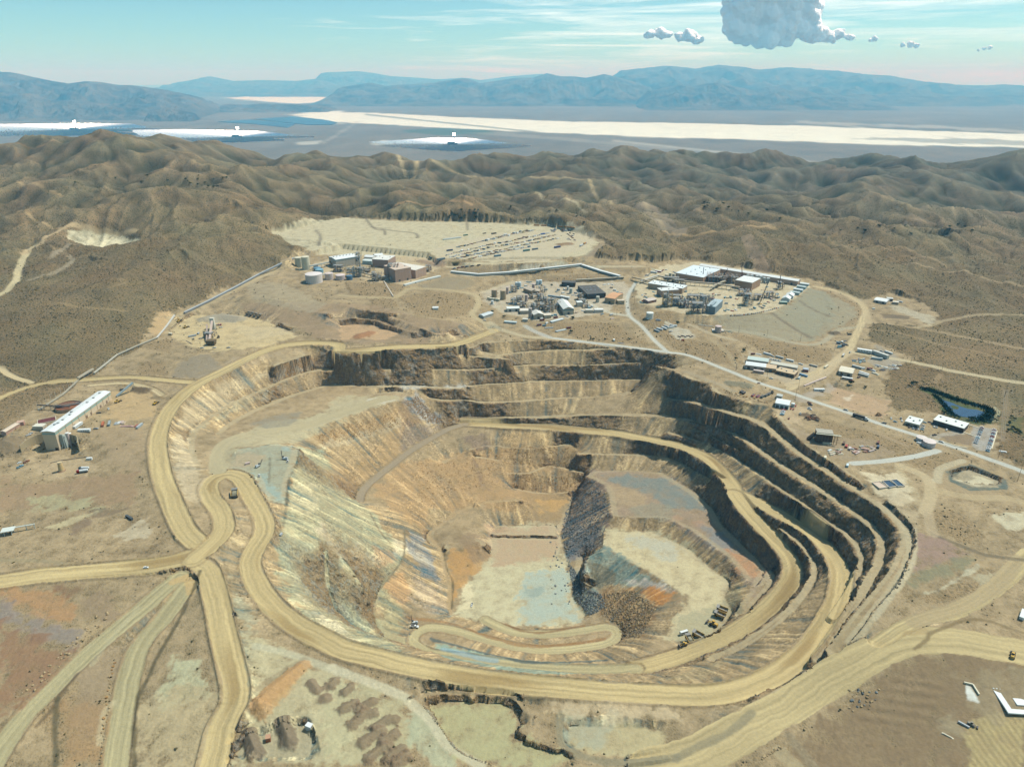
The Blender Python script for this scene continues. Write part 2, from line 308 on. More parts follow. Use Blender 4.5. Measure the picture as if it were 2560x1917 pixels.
# --- benches of the far wall
line('P2 620,535,-41 750,520,-42 1000,508,-42 1300,490,-42 1700,485,-41 2000,475,-40 2208,470,-38 P3 120,490,-37 240,525,-36', 5, W)
line('P2 330,378,-20 500,385,-22 800,375,-23 1100,345,-23 1400,340,-22 1700,345,-20 2000,325,-17 2208,322,-14', 5, W); line('P3 60,408,-26 280,432,-22', 5, W)
line('P2 760,215,-6 900,250,-8 1100,225,-8 1400,205,-7 1700,200,-2 1950,190,3', 6, W); line('P2 350,255,-6 560,252,-7 800,272,-8 1000,285,-9', 5, W)
line('P2 620,200,3 760,140,6 900,125,6 1200,110,6 1500,115,6 1800,150,5 1950,176,4', 5, W); line('P2 900,70,7 1200,95,7 1500,105,6.5', 8)
line('P2 270,640,-52 400,665,-54 580,665,-57 750,680,-60 950,680,-61 1200,665,-60 1500,645,-58 1800,635,-55 2000,610,-52 2130,590,-50', 6, W)
line('P2 560,835,-81 850,832,-80 1100,825,-77 1400,815,-74 1650,797,-68 1900,792,-62 2208,800,-58 P3 60,801,-58 250,815,-52 480,850,-44 650,895,-39 800,945,-35 960,1025,-31 1150,1165,-26 1350,1295,-22 1550,1420,-20 1750,1550,-19 1900,1650,-19 P6 1600,300,-19 1720,390,-19 1820,490,-19 1860,610,-19 1830,740,-19.5 1760,880,-20 1690,1000,-21 1600,1150,-23 1480,1320,-26 1370,1480,-28 1250,1640,-30', 10, .5)
# --- right wall
line('P3 270,650,-38 400,665,-28 520,690,-21 680,735,-16 850,790,-12 1000,830,-10 1150,900,-9 1300,1020,-8 1500,1175,-7 1700,1300,-6 1900,1430,-5 2100,1550,-4 P6 1830,225,-4 1960,340,-4 2060,460,-4 2085,580,-4 2050,700,-4 1990,830,-4.5 1900,960,-6 1780,1110,-8 1650,1270,-11 1530,1420,-15 1400,1580,-20', 12, .4)
line('P3 690,1090,-58 800,1150,-54 920,1230,-49 1050,1310,-44 1200,1420,-39 1400,1560,-35 1540,1650,-34 P6 1350,385,-34 1500,480,-34 1610,590,-34 1665,700,-34 1640,830,-34.5 1600,950,-35 1520,1080,-37 1400,1260,-39', 8, .5)
line('P3 500,925,-50 650,990,-48 780,1060,-46 930,1140,-42', 5, W); line('P3 250,960,-63 400,1000,-61 590,1058,-58', 5, W)
line('P6 930,450,-58 1020,530,-58 1120,610,-57.5 1200,710,-57 1230,810,-57 1210,920,-57.5 1150,1020,-58 1050,1150,-59.5 920,1270,-61.5 750,1400,-64.5 550,1530,-69 300,1640,-74', 8, .5)
# --- inside the pit
line('P2 1650,1155,-94 1850,1160,-93 2208,1168,-90 P3 150,1180,-87 270,1200,-85 400,1260,-81 520,1320,-77 640,1385,-73 750,1450,-70', 5, W)
pad('P5 690,85,-105 1000,100,-103 1320,140,-99 1620,300,-91 1780,420,-87 1880,580,-85 2050,740,-84 2200,900,-84 2310,1050,-84 2200,1160,-86 2060,1080,-89 1900,900,-92 1700,760,-95 1550,660,-98 1320,550,-101 1060,540,-104 840,520,-107 810,330,-107 770,230,-106.5 690,180,-106 600,130,-106')
line('P5 2310,1050,-84 2250,1150,-86 2150,1250,-89 2070,1350,-92 2030,1430,-95', 12)
pad('P5 770,650,-114 1200,660,-111 1550,820,-106 1850,1060,-102 1950,1130,-101 1890,1250,-101 1960,1400,-101 1850,1550,-102 1700,1640,-104 1450,1656,-107 1350,1600,-108 1500,1350,-106 1540,1270,-106 1250,1070,-110 1000,940,-112 765,780,-114')
pad('C1 960,200,-146 1000,130,-145 1150,110,-145 1395,110,-145 1430,250,-146 1450,353,-146 1465,460,-146 1485,562,-146 1530,650,-146 1570,690,-146 1450,745,-146 1250,765,-146 1080,735,-146 960,715,-146 900,735,-146 740,685,-146 770,600,-146 790,520,-146 880,390,-146 960,330,-146')
pad('C1 960,170,-142.5 1000,112,-142.5 1380,104,-142.5 1395,180,-142.5')
road('C1 930,715,-146 1020,760,-145 1150,800,-144 1350,805,-143 1550,785,-141.5 1700,762,-140.5 1765,785,-140 1760,830,-139.5 1690,868,-139 1500,895,-138 1300,908,-137 1100,880,-136 900,830,-134.5 700,775,-133 560,765,-132 490,800,-131.5 470,850,-130 540,910,-128 620,935,-126 800,955,-123 1000,985,-120 1300,1020,-117 1600,1032,-112 1900,1025,-106', 11, 'pitroad', .6)
line('C1 480,740,-132 500,800,-132 560,850,-131.5', 16)
line('P4 1150,460,-108 1140,700,-112 1030,860,-112.5 920,1000,-113 870,1180,-115 880,1300,-119 980,1450,-124 1130,1580,-129', 3)
line('P4 560,720,-62 700,880,-78 770,1040,-92 830,1180,-108', 4); line('P4 420,660,-48 430,900,-62 480,1100,-76 580,1300,-92 760,1480,-110', 4)
spots('P4 300,500,-28 200,700,-25 350,350,-30 600,500,-62 850,600,-86 500,300,-55', 10)
line('P4 2200,180,-126 1900,205,-128 1650,290,-130 1450,430,-133 1360,500,-135 1400,580,-137 1480,640,-138 1510,800,-140 1560,960,-142 1560,1130,-144.5 1570,1230,-146', 6)
line('P4 1530,620,-135 1600,555,-135 1750,540,-135 1880,590,-136', 8)
line('P2 640,1120,-98 850,1080,-98 1000,1100,-99 1200,1110,-98 1400,1090,-98 1560,1070,-97 1650,1150,-97', 3, W); line('P2 700,1180,-106 900,1215,-110', 4, W)
line('P2 1000,1340,-118 1200,1330,-118 1350,1270,-117 1500,1290,-116 1690,1330,-116', 4, W); line('P2 1040,1470,-132 1180,1500,-134 1400,1520,-135 1600,1490,-133 1680,1400,-126', 3, W)
spots('P2 500,1380,-112 300,1600,-123 700,1620,-126 900,1500,-124 450,1290,-106', 5); line('P2 380,1230,-104 550,1160,-102 640,1120,-98', 3, W)
line('P5 480,330,-140 440,500,-144 380,640,-146', 4)
line('P5 740,840,-115 640,885,-119 600,1000,-123 590,1120,-127 650,1150,-129', 3); line('P5 570,890,-143 545,1100,-144.5 560,1210,-145 640,1215,-143', 4)
spots('P5 900,1180,-126 1200,1290,-117 1440,1260,-109 830,1450,-140 950,1500,-137 970,1640,-127 1250,1400,-117', 5)
# --- the near side
line('C0 -100,530,-2.2 300,470,-1.8 800,440,-1.4 1080,430,-1.8', 5); spots('C0 0,700,-6.5 300,650,-5.4 600,600,-4.3 200,950,-11.5 0,1200,-15.1 450,800,-7.2', 10)
spots('C0 100,150,-5.8 600,130,-4.3 900,150,-2.2 400,60,-5 1000,60,0', 14); line('C0 -50,260,-3.6 300,290,-3.2 560,310,-2.5', 16); line('C0 640,280,-1.8 900,250,-1.4 1080,215,-1.1', 12)
spots('C0 700,950,-9.4 600,1200,-13 560,1500,-16.6 350,1400,-15.1 250,1600,-15.8 1180,1150,-12.2 1050,1400,-18 1150,1550,-20.2 950,1600,-22.3 1200,800,-7.2 1250,650,-4.3', 8)
spots('C0 1700,880,-15.1 1650,1050,-15.8 1800,1100,-18 2000,1250,-21.6 1650,1250,-15.8 2201,1300,-23.8 1500,500,-6.5 1540,700,-9.4', 9)
pad('C0 1480,1580,-23.8 1590,1480,-23.8 1800,1410,-23.8 1950,1380,-23.8 2000,1480,-23.8 1980,1590,-23.8 1700,1595,-23.8')
line('C0 1475,1500,-19.8 1600,1400,-19.8 1850,1325,-19.8 1990,1325,-19.8 2045,1450,-20.2 2055,1600,-20.9 1750,1640,-21.6 1470,1620,-21.6', 5)
spots('C1 30,1250,-23.8 200,1450,-25.2 60,1600,-25.9 350,1300,-25.2 420,1550,-27.4 250,1150,-23', 9); line('C1 0,1040,-20.2 150,1110,-21.6 300,1170,-23.8 430,1200,-25.9', 7)
pad('C1 560,1260,-34.6 650,1230,-34.6 1030,1240,-34.6 1110,1290,-34.6 1170,1390,-34.6 1110,1440,-34.6 1300,1510,-34.6 1480,1590,-35.3 1400,1700,-36 900,1680,-35.3 800,1600,-34.9 700,1480,-34.6')
line('C1 540,1190,-28.8 700,1180,-29.5 950,1195,-29.9 1040,1200,-30.2 1140,1225,-29.9 1190,1290,-29.9 1245,1330,-29.9 1205,1385,-30.2 1160,1415,-30.2 1260,1480,-31 1400,1530,-31.7', 5, .8)
line('C1 470,1230,-27.4 520,1290,-28.1 600,1380,-28.8 660,1470,-30.2 720,1560,-32 900,1640,-33.8 1000,1680,-34.6', 6); spots('C1 680,1640,-36 560,1560,-31', 8)
pad('C1 1470,1390,-33.8 1800,1400,-33.8 2020,1410,-33.8 2100,1450,-33.1 2060,1550,-33.5 1800,1585,-33.8 1600,1550,-34.2 1450,1500,-34.2')
line('C1 1240,1260,-30.2 1450,1325,-30.2 1700,1300,-30.2 1900,1330,-30.2 2120,1350,-30.2', 5, .8); line('C1 1420,1330,-31 1405,1420,-31.3 1420,1500,-31.7 1550,1590,-32.4 1800,1620,-33.1 2100,1590,-32.4', 4)
spots('C1 1320,1380,-31', 20); spots('C2 1300,1200,-17.3 1700,1040,-6.5 1500,1300,-17.3 2000,1300,-10.1 2201,1120,-6.5 1200,1560,-30.2 1900,1600,-17.3 2201,1640,-15.8 700,1560,-33.8 1000,1450,-28.8 2201,1350,-10.8 1600,1450,-20.2', 14)
for _i in range(NR):
    if YY[_i, 0] > 3850: Z[_i] = -300 - 80 * min(1, (YY[_i, 0] - 3850) / 300); M[_i] = True
solve()
# ------------------------------------------------------------------ soil colours and ground cover
KALB = np.array([.517, .585, .612])
def A(r, g, b):
    c = np.array([r, g, b], float) / 255; l = np.where(c <= .04045, c / 12.92, ((c + .055) / 1.055) ** 2.4); return (l * KALB).astype(np.float32)
ZB = Z.copy()
gy, gx = np.gradient(Z); dxm = CELL[:, None]
zx = gx / dxm; zy = gy / CELLR[:, None] - sv[None, :] * zx
SLOPE = np.sqrt(zx ** 2 + zy ** 2).astype(np.float32)
SMX = SLOPE.copy()                     # steepness of the neighbourhood
for _ in range(5):
    e = np.pad(SMX, 1, mode='edge'); SMX = np.maximum(SMX, np.maximum(np.maximum(e[:-2, 1:-1], e[2:, 1:-1]), np.maximum(e[1:-1, :-2], e[1:-1, 2:])) * .97)
N1 = fbm(XX / 60, YY / 60, 4, 3); N2 = fbm(XX / 14, YY / 14, 3, 9); N3 = pn(XX / 4.5, YY / 4.5, 21) + .7 * pn(XX / 2.2, YY / 2.2, 22)
NB = fbm(XX / 300, YY / 300, 3, 31)
C = np.zeros((NR, NS, 3), np.float32); VEG = np.ones((NR, NS), np.float32); ROCK = np.zeros((NR, NS), np.float32); CLS = np.zeros((NR, NS), np.uint8)
FLAT = np.zeros((NR, NS), np.float32)          # how smooth a surface is (1: graded by machines)
def mixin(sl, a, rgb, veg=None):
    C[sl] = C[sl] * (1 - a[..., None]) + rgb * a[..., None]
    if veg is not None: VEG[sl] = VEG[sl] * (1 - a) + veg * a
def amask(s, soft, rough=1.):
    p = world_pts(s); q = np.vstack([p, p[:1]])
    R = soft * 2.5 + 2
    f = stroke_field(q, R); sl, D = f[0], f[1]
    sl2, ins = in_poly(p)
    full = np.zeros((NR, NS), bool); full[sl2] = ins; ins = full[sl]
    sd = np.where(ins, D, -D) + soft * rough * (N1[sl] * 1.5 + N2[sl] * 1.5 + N3[sl] * .7)
    return sl, sstep(-soft * .55, soft * .55, sd)
def area(s, rgb, soft=4, alpha=1., veg=0., flat=None, cls=None):
    rgb = (rgb[0], rgb[1], min(rgb[2], .465 * (rgb[0] + rgb[1])))
    sl, a = amask(s, soft); a = a * alpha * (.78 + .5 * np.clip(N2[sl] + .5 * N3[sl] + .2, -.5, .44))
    mixin(sl, a, A(*rgb), veg)
    if flat is not None: FLAT[sl] = FLAT[sl] * (1 - a) + flat * a
    if cls is not None: CLS[sl] = np.where(a > .5, cls, CLS[sl])
def streak(s, w, rgb, alpha=.8, soft=.6, veg=None, cls=None, wob=0.):
    p = world_pts(s); q = spline(p, 6.)
    f = stroke_field(q, w / 2 + 6)
    if f is None: return
    sl, D = f[0], f[1]
    if wob: D = D + wob * (N2[sl] + N3[sl] * .5)
    e = np.maximum(CELL[sl[0]][:, None] * .6, soft); a = (1 - sstep(w / 2 - e, w / 2 + e, D)) * alpha
    mixin(sl, a, A(*rgb), veg)
    if cls is not None: CLS[sl] = np.where((a > .4), cls, CLS[sl])
# desert hills: warm on the near left, greyer far off and to the right
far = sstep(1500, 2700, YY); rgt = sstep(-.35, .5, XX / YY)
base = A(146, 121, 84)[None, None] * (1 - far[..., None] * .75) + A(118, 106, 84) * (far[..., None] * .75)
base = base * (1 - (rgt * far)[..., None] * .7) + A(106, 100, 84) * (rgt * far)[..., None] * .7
C[:] = base * (1 + .26 * NB + .20 * N1)[..., None]
C[:] += (A(146, 108, 76) - A(120, 114, 84)) * (np.clip(fbm(XX / 140, YY / 140, 3, 71), -1, 1) * .32)[..., None]
# the worked ground of the mine
MINE = ('A0 1700,1505 2211,1395 A1 450,1420 900,1425 1350,1455 1700,1550 1740,1600 1640,1646 B1 1800,60 2000,60 2191,40 B2 100,40 780,165 950,215 1180,310 1350,260 1560,330 1640,400 1560,480 1240,460 1190,560 1300,600 1500,680 1340,740 1300,850 1330,960 1360,1010 1600,1020 1900,1080 2050,1110 2000,1260 2191,1360 '
        'B2 2700,1600 C2 2600,900 2600,2000 C0 -600,2000 -600,350 -100,200 0,60 B0 -100,1500 0,1190 30,1120 250,960 480,860 420,830 560,800 760,660 900,610 960,500 1000,370 1200,350 1480,210 1760,60 1850,20 2000,-40 A0 2211,1600 1900,1540')
area(MINE, (180, 153, 114), 6, veg=.12)
sl, a = amask(MINE, 6); C[sl] *= (1 + a * (.20 * N1[sl] + .16 * N2[sl] + .06 * N3[sl]))[..., None]
# scrub inside the works
for s in ('B2 60,560 300,590 380,640 350,720 150,700 20,640', 'B2 330,530 560,560 950,620 960,690 700,720 560,640', 'B2 900,240 1130,330 1150,420 1060,480 850,540 950,380', 'B2 -60,380 B1 1900,410 2150,620 B2 60,620 10,500',
          'B1 380,290 560,250 800,270 860,310 830,390 650,420 500,400', 'B1 180,300 330,290 380,350 200,370', 'B1 40,200 380,200 420,240 300,280 50,270', 'B1 1250,450 1750,450 1980,600 1500,540', 'B2 880,1060 1450,1200 1560,1260 1300,1290 950,1220',
          'B0 880,700 1060,690 1070,780 880,780', 'B0 900,600 1080,640 1100,560 1000,570', 'C2 1600,20 1800,30 1950,190 1820,230 1640,120', 'B0 0,870 430,850 250,960 60,1120 -60,1150 -60,950', 'B1 760,120 1500,80 1480,130 900,150', 'B1 1560,140 1750,160 1500,190 1000,230 950,190',
          'B2 1350,1280 1700,1280 1900,1330 1640,1400 1500,1360', 'C2 1500,560 1950,450 2080,520 1700,620', 'C0 300,1200 680,1200 640,1640 360,1640'):
    area(s, (168, 138, 98), 5, .75, .75)
HILLM = VEG.copy()
# pale tailings flats and yards
area('A0 1700,1512 2000,1432 2211,1400 A1 400,1425 900,1430 1300,1450 1560,1495 1660,1560 1600,1640 1000,1690 400,1650 0,1640 A0 2000,1610', (208, 190, 152), 5, flat=.8)
area('A1 600,1600 1000,1500 1500,1480 1640,1530 1560,1600 1300,1690 600,1690', (205, 184, 150), 4, .8); area('A0 440,1525 560,1512 760,1510 905,1550 760,1597 560,1587 450,1562', (226, 208, 168), 3)
area('A1 1700,1560 1750,1500 1640,1646 1560,1650', (150, 132, 108), 3, .7)
streak('A1 80,1412,0 200,1450 280,1480 290,1510', 7, (120, 104, 84), .7); streak('A1 200,1460 350,1485 480,1500 500,1530', 7, (120, 104, 84), .7); streak('A1 815,1432 822,1475', 7, (120, 104, 84), .6)
streak('A1 250,1390 500,1372 700,1385 850,1410', 10, (190, 150, 104), .7, 2, .1); streak('A0 2030,1480 2060,1520 2050,1580', 8, (125, 108, 88), .6)
area('B1 900,250 1150,180 1400,190 1800,190 1860,240 1830,300 1700,380 1500,420 1250,440 1050,390 920,320', (205, 186, 158), 4, .8)
area('B2 120,60 760,170 830,225 740,290 590,385 200,405 0,385 B1 1900,330 1870,200 2050,90', (212, 190, 152), 4)
area('B1 -300,110 0,20 300,20 560,30 640,100 420,210 250,190 100,160', (205, 178, 138), 4)
area('B2 200,405 590,388 740,300 830,230 1000,290 1090,340 1120,420 900,530 820,570 600,560 300,480', (166, 152, 122), 5, .9); area('B2 830,235 950,265 1010,320 960,430 830,560 640,400', (158, 148, 120), 6, .8)
streak('B2 600,395 700,470 830,545', 7, (120, 100, 78), .6, 2, wob=3); streak('B2 760,310 820,350 900,390 950,410', 6, (118, 98, 76), .5, 2, wob=4)
area('B1 500,215 680,160 780,165 860,200 760,240 520,235', (150, 134, 106), 5, .7); area('B1 740,120 900,90 1500,80 1250,110 880,140', (150, 130, 100), 4, .6)
area('B2 450,640 900,740 880,830 700,840 380,740', (196, 174, 142), 4, .8); area('B2 1250,590 1420,690 1320,760 1200,700', (168, 156, 138), 4, .7); area('B2 1340,320 1500,380 1640,420 1600,470 1500,420 1340,360', (196, 180, 150), 4, .8); area('B2 1280,390 1460,410 1460,430 1300,420', (100, 84, 68), 2, .7)
area('B2 -100,440 60,500 100,540 0,560 -60,520', (206, 192, 166), 3, .8); area('B2 980,860 1340,960 1290,1060 950,955', (196, 160, 122), 4, .9); area('B2 1030,930 1100,910 1070,950', (232, 214, 186), 3, .6)
area('B2 770,900 1000,820 980,870 800,960 700,950', (176, 160, 142), 5, .6); area('B2 600,1000 780,960 830,1000 760,1100 700,1080', (206, 176, 136), 5, .7); area('B2 620,1080 900,1200 1200,1180 1380,1260 1300,1330 1000,1330 800,1200', (170, 146, 116), 5, .6)
area('B2 1860,1110 2010,1130 1960,1270 1870,1260', (176, 166, 152), 2, .9); area('B2 1560,1170 1830,1120 1800,1160 1640,1190', (182, 170, 152), 2, .7); area('B2 1650,1170 1870,1165 1850,1230 1700,1200', (142, 118, 92), 2, .8)
area('B2 1640,1380 1840,1330 2120,1440 2090,1520 1850,1540 1650,1480', (176, 150, 112), 4, .8); area('B2 1690,1395 1850,1352 2090,1450 2080,1512 1850,1520 1720,1462', (104, 112, 118), 1.5, .95); area('B2 1725,1412 1840,1382 2040,1456 2025,1497 1860,1497 1745,1450', (190, 168, 132), 2.5, .95); area('B2 1790,1460 1900,1430 2000,1470 1900,1500', (222, 204, 166), 4, .8)
area('B2 1190,1420 1400,1410 1500,1560 1420,1640 1250,1560', (224, 202, 164), 5, .9); area('C2 2000,40 2201,30 2201,150 2080,150', (216, 200, 164), 4, .8)
# green sump, pond margins
area('B2 1530,870 1600,860 1760,920 1960,990 2010,1030 1990,1090 1900,1100 1750,1080 1660,1000 1600,930', (74, 88, 44), 4, .95); area('B2 2080,1040 2180,1060 2180,1160 2060,1130', (86, 96, 52), 6, .7); area('B2 2000,985 2035,1010 2015,1080 1990,1080 2010,1020', (190, 178, 140), 1.5, .7)
# older pit
area('B1 -100,330 0,330 250,340 480,420 800,470 820,530 500,590 0,590 B0 2000,560 1900,480 1560,430 1550,330', (168, 138, 106), 5, .7); area('B1 0,470 100,455 300,470 380,520 300,556 0,556', (206, 166, 122), 4, .8); area('B0 1480,480 1800,450 1850,520 1600,560', (176, 160, 138), 5, .8)
area('B0 1130,430 1250,400 1550,400 1700,440 1900,540 1700,600 1400,640 1200,605 1100,545 1080,490', (216, 188, 138), 5, .8); area('B0 1290,420 1400,390 1540,425 1500,450 1330,450', (172, 156, 130), 3, .9)
area('B0 1100,790 1130,720 1220,670 1330,660 1420,740 1280,800', (150, 134, 110), 5, .8); area('B0 1560,200 1800,200 2080,330 1980,390 1600,300', (176, 158, 126), 6, .6)
area('B0 1040,430 1200,370 1760,80 1800,100 1500,250 1200,400 1090,480', (194, 168, 126), 4, .8); area('B0 960,500 1020,370 1110,370 1090,420 1000,540', (204, 166, 116), 4, .8)
area('B0 700,890 880,870 1000,930 990,1040 820,1070 660,1060 700,960', (200, 166, 118), 4, .9)
# rest of the near left ground
area('B0 0,1190 160,1180 150,1290 0,1300', (140, 118, 88), 4, .8); area('B0 150,1300 400,1290 620,1330 600,1420 300,1440', (196, 168, 128), 5, .7)
area('B0 560,1130 900,1120 940,1300 870,1420 700,1350 640,1200', (176, 148, 112), 6, .7); area('B0 0,1440 250,1490 600,1430 860,1400 840,1600 0,1650', (166, 134, 100), 8, .8); area('B0 200,1580 400,1540 600,1570 640,1640 200,1650', (180, 168, 126), 8, .8)
area('C0 420,80 560,60 560,110 480,180', (128, 104, 84), 4, .7); area('C0 560,10 830,0 700,50 560,50', (112, 92, 74), 4, .6); area('C0 740,180 900,60 960,100 930,190 800,200', (206, 186, 152), 4, .7); area('C0 270,130 420,60 600,30 500,90 350,150', (208, 188, 142), 4, .7)
area('C0 0,520 250,520 420,560 500,640 460,740 300,700 100,620', (186, 138, 92), 8, .8); area('C0 0,600 150,700 440,790 430,900 200,800 0,720', (150, 134, 120), 8, .85); area('C0 0,760 200,830 420,930 300,1080 0,1300', (156, 116, 84), 8, .85); area('C0 330,490 520,490 560,540 420,580', (118, 82, 58), 6, .6)
area('C0 560,520 740,510 720,700 560,700 500,650', (150, 124, 96), 6, .6)
area('C0 620,900 760,850 860,900 600,1300 560,1500 440,1300', (158, 134, 104), 6, .7); area('C0 400,1250 700,1300 640,1640 420,1640', (172, 134, 92), 8, .6); area('C0 1000,1180 1120,960 1280,1000 1330,1180 1200,1250 1030,1240', (200, 190, 148), 6, .9); area('C0 1060,1180 1200,1130 1320,1160 1200,1260', (192, 164, 120), 5, .7)
area('C0 900,1200 1380,1200 1400,1330 1200,1640 900,1640 880,1400', (202, 178, 134), 8, .7); area('C0 1520,760 1800,900 2201,1060 2201,1640 1480,1640 1640,1150 1560,1000', (198, 182, 140), 8, .8); area('C0 1500,1580 1600,1480 1800,1410 1960,1370 2010,1480 1990,1600', (176, 160, 126), 3, .8)
area('C0 1470,420 1550,560 1640,700 1560,760 1480,600', (172, 164, 132), 5, .7); area('C0 1660,1260 1700,1150 1900,1000 1970,1040 1760,1280', (198, 152, 98), 3, .85)
area('C1 -50,1080 420,1220 460,1640 -50,1640', (190, 176, 134), 8, .8); area('C1 440,1290 560,1300 680,1460 700,1640 480,1560', (182, 178, 142), 6, .8)
area('C1 560,1240 1050,1240 1180,1390 1110,1450 1480,1590 1300,1660 800,1620 650,1430', (188, 176, 128), 5, .9, flat=.7); area('C1 1450,1340 2000,1390 2120,1450 2060,1560 1600,1560 1430,1500', (198, 178, 132), 5, .9, flat=.7); area('C1 1440,1350 1700,1370 1650,1500 1440,1480', (176, 172, 146), 8, .6); area('C1 1250,1220 1800,1240 2201,1300 2201,1370 1500,1310', (206, 180, 140), 5, .7)
# right foreground: brown graded slopes
area('C2 2300,900 1500,970 1300,1060 1050,1250 1000,1380 800,1500 640,1560 900,1700 2400,1700', (146, 120, 88), 8, .9); area('C2 1600,1350 1750,1280 1780,1420 1620,1440', (178, 158, 122), 8, .6); area('C2 1850,1330 2201,1330 2201,1656 1860,1656', (192, 168, 116), 3, .85); area('C2 1700,1050 2201,1060 2201,1330 1850,1320 1820,1120', (170, 148, 112), 6, .7)
area('C2 1820,1110 1860,1120 1920,1250 1830,1225', (242, 236, 218), 1.2, .95); area('C2 1480,180 1640,170 1850,290 1600,380 1490,420', (166, 134, 116), 5, .85); area('C2 1430,430 1600,380 1850,300 1800,400 1500,510', (140, 132, 100), 6, .8); area('C2 1480,560 1650,510 1900,360 1920,390 1650,540', (206, 192, 158), 2, .7); area('C2 1890,450 2030,390 2030,430 1940,510', (196, 180, 144), 4, .7)
area('C2 1480,180 1200,60 1420,-100 1560,60', (196, 172, 134), 5, .6)
# --- pit: rock faces from the slope, then the floors
PIT = ('P1 60,880 300,560 700,300 1000,200 1450,170 P2 0,190 500,170 760,125 1500,100 1900,180 P3 0,240 400,430 650,500 760,610 1200,720 1480,1020 2100,1490 P6 1950,230 2100,350 2160,500 2130,680 1990,960 1630,1420 C2 800,1050 500,1220 0,1260 C1 1000,1200 400,1050 0,930 C0 2000,850 1700,560 1620,200 1500,0 P1 420,1560 250,1250 60,1000')
slp, ap = amask(PIT, 3)
pm = np.zeros((NR, NS), np.float32); pm[slp] = ap; PITM = pm
VEG *= (1 - .93 * pm)
rk = sstep(.8, 1.35, SLOPE) * pm
ROCK = np.maximum(ROCK, rk)
tal = sstep(.25, .6, SLOPE) * (1 - rk) * pm
C[:] = C * (1 - tal[..., None] * .7) + A(184, 152, 108) * (tal[..., None] * .7) * (1 + .25 * N1 + .2 * N2)[..., None]
G = A(166, 160, 128); O = A(200, 156, 104); BR = A(150, 116, 84); GY = A(150, 146, 138); BL = A(138, 152, 156); CR = A(218, 198, 158)
# left talus: pale green grey with cream and ochre runs down the slope
area('P1 1290,1100 1500,1110 P4 500,0 700,200 850,300 1050,560 1140,700 880,1180 1130,1590 700,1500 300,1350 100,1050 0,850 30,430 80,0 P1 1170,1560', (184, 172, 132), 6, .95)
area('P4 60,30 300,30 340,330 200,350 70,250', (204, 184, 142), 6, .8); area('P4 320,420 420,400 560,640 700,800 560,760 420,600', (222, 198, 156), 6, .85); area('P4 880,620 1040,640 1040,760 900,800', (200, 156, 112), 6, .7); area('P4 420,700 560,720 700,1000 820,1250 880,1450 700,1400 500,1100', (162, 160, 128), 8, .85)
area('P4 0,500 250,600 380,900 350,1150 100,900', (176, 170, 136), 8, .7); area('P4 200,1060 330,1200 520,1300 700,1500 350,1330', (226, 204, 162), 6, .8); area('P4 420,920 520,1050 700,1330 640,1330 480,1150', (150, 152, 132), 5, .6); area('P4 620,900 680,1050 740,1250 860,1440 740,1350 640,1100', (146, 148, 128), 5, .6)
area('P4 480,560 760,640 860,720 700,780 560,690', (214, 192, 150), 6, .7); area('P4 1150,450 1320,520 1400,700 1450,900 1380,950 1250,800 1180,620', (140, 136, 134), 6, .9); area('P4 1000,880 1130,850 1220,1000 1150,1150 1030,1120 980,1000', (208, 160, 108), 6, .85); area('P4 1060,540 1140,560 1140,700 1060,690', (222, 200, 160), 4, .8)
area('P4 1250,900 1450,1000 1560,1230 1350,1200 1200,1080', (186, 160, 128), 8, .8); area('P4 900,1020 1050,1100 1130,1200 1000,1500 880,1300', (178, 166, 124), 6, .7)
# right half interior
area('P2 0,1250 450,1150 1000,1100 1650,1060 1700,1330 1650,1500 1000,1650 300,1656 P4 1300,500 1100,300 900,150 P1 2000,1450', (190, 150, 102), 8, .8)
area('P2 560,1000 800,960 860,1080 720,1130 600,1060', (140, 116, 96), 5, .7); area('P2 680,1190 760,1380 850,1500 760,1480 690,1300', (150, 122, 96), 4, .8); area('P2 900,960 1400,960 1380,1060 950,1050', (204, 166, 114), 6, .7); area('P2 1050,1110 1600,1080 1650,1190 1400,1260 1100,1250', (178, 146, 102), 6, .8); area('P2 1200,1310 1700,1320 1650,1420 1200,1430', (174, 144, 102), 6, .8)
area('P5 0,290 480,290 400,560 0,560', (170, 138, 96), 6, .8); area('P5 150,370 450,360 440,440 200,470', (206, 160, 98), 5, .7); area('P2 0,880 400,900 300,1000 60,1120 0,1130', (142, 122, 104), 6, .8); area('P1 1420,1000 2208,700 2208,900 1700,1010 1450,1060', (184, 148, 102), 6, .85); area('P2 30,680 160,610 250,720 420,880 250,880 100,780', (164, 158, 154), 5, .9); area('P2 0,700 60,700 200,860 0,900', (160, 128, 94), 5, .8)
area('P1 1500,1300 2208,900 2208,1200 1800,1460 1600,1480', (188, 150, 102), 6, .6); area('P1 1350,1080 2208,830 2208,900 1500,1100', (196, 176, 140), 4, .5)
area('P1 640,1130 900,1090 1290,1110 1270,1200 1190,1400 1170,1650 1000,1560 850,1350 680,1290', (172, 168, 140), 5, .9); area('P1 860,1340 1000,1320 1020,1430 1150,1500 1120,1580 900,1500', (164, 174, 168), 6, .85); area('P1 1100,1100 1220,1090 1200,1140 1110,1150', (166, 174, 164), 4, .7); area('P1 700,1150 900,1130 980,1200 860,1270 690,1270', (190, 162, 124), 6, .7)
area('P1 560,1320 520,1250 530,1130 640,1030 900,900 1100,850 1250,840 1500,780 1650,640 2000,620 2208,640 2100,690 1850,790 1500,900 1250,1050 900,1080 720,1100 640,1250', (196, 178, 138), 5, .9, flat=.6)
area('P1 840,870 1050,800 1300,780 1250,860 1080,950 920,910', (150, 138, 116), 6, .75); area('P1 1900,650 2208,640 2050,700 1900,700', (216, 204, 184), 5, .7)
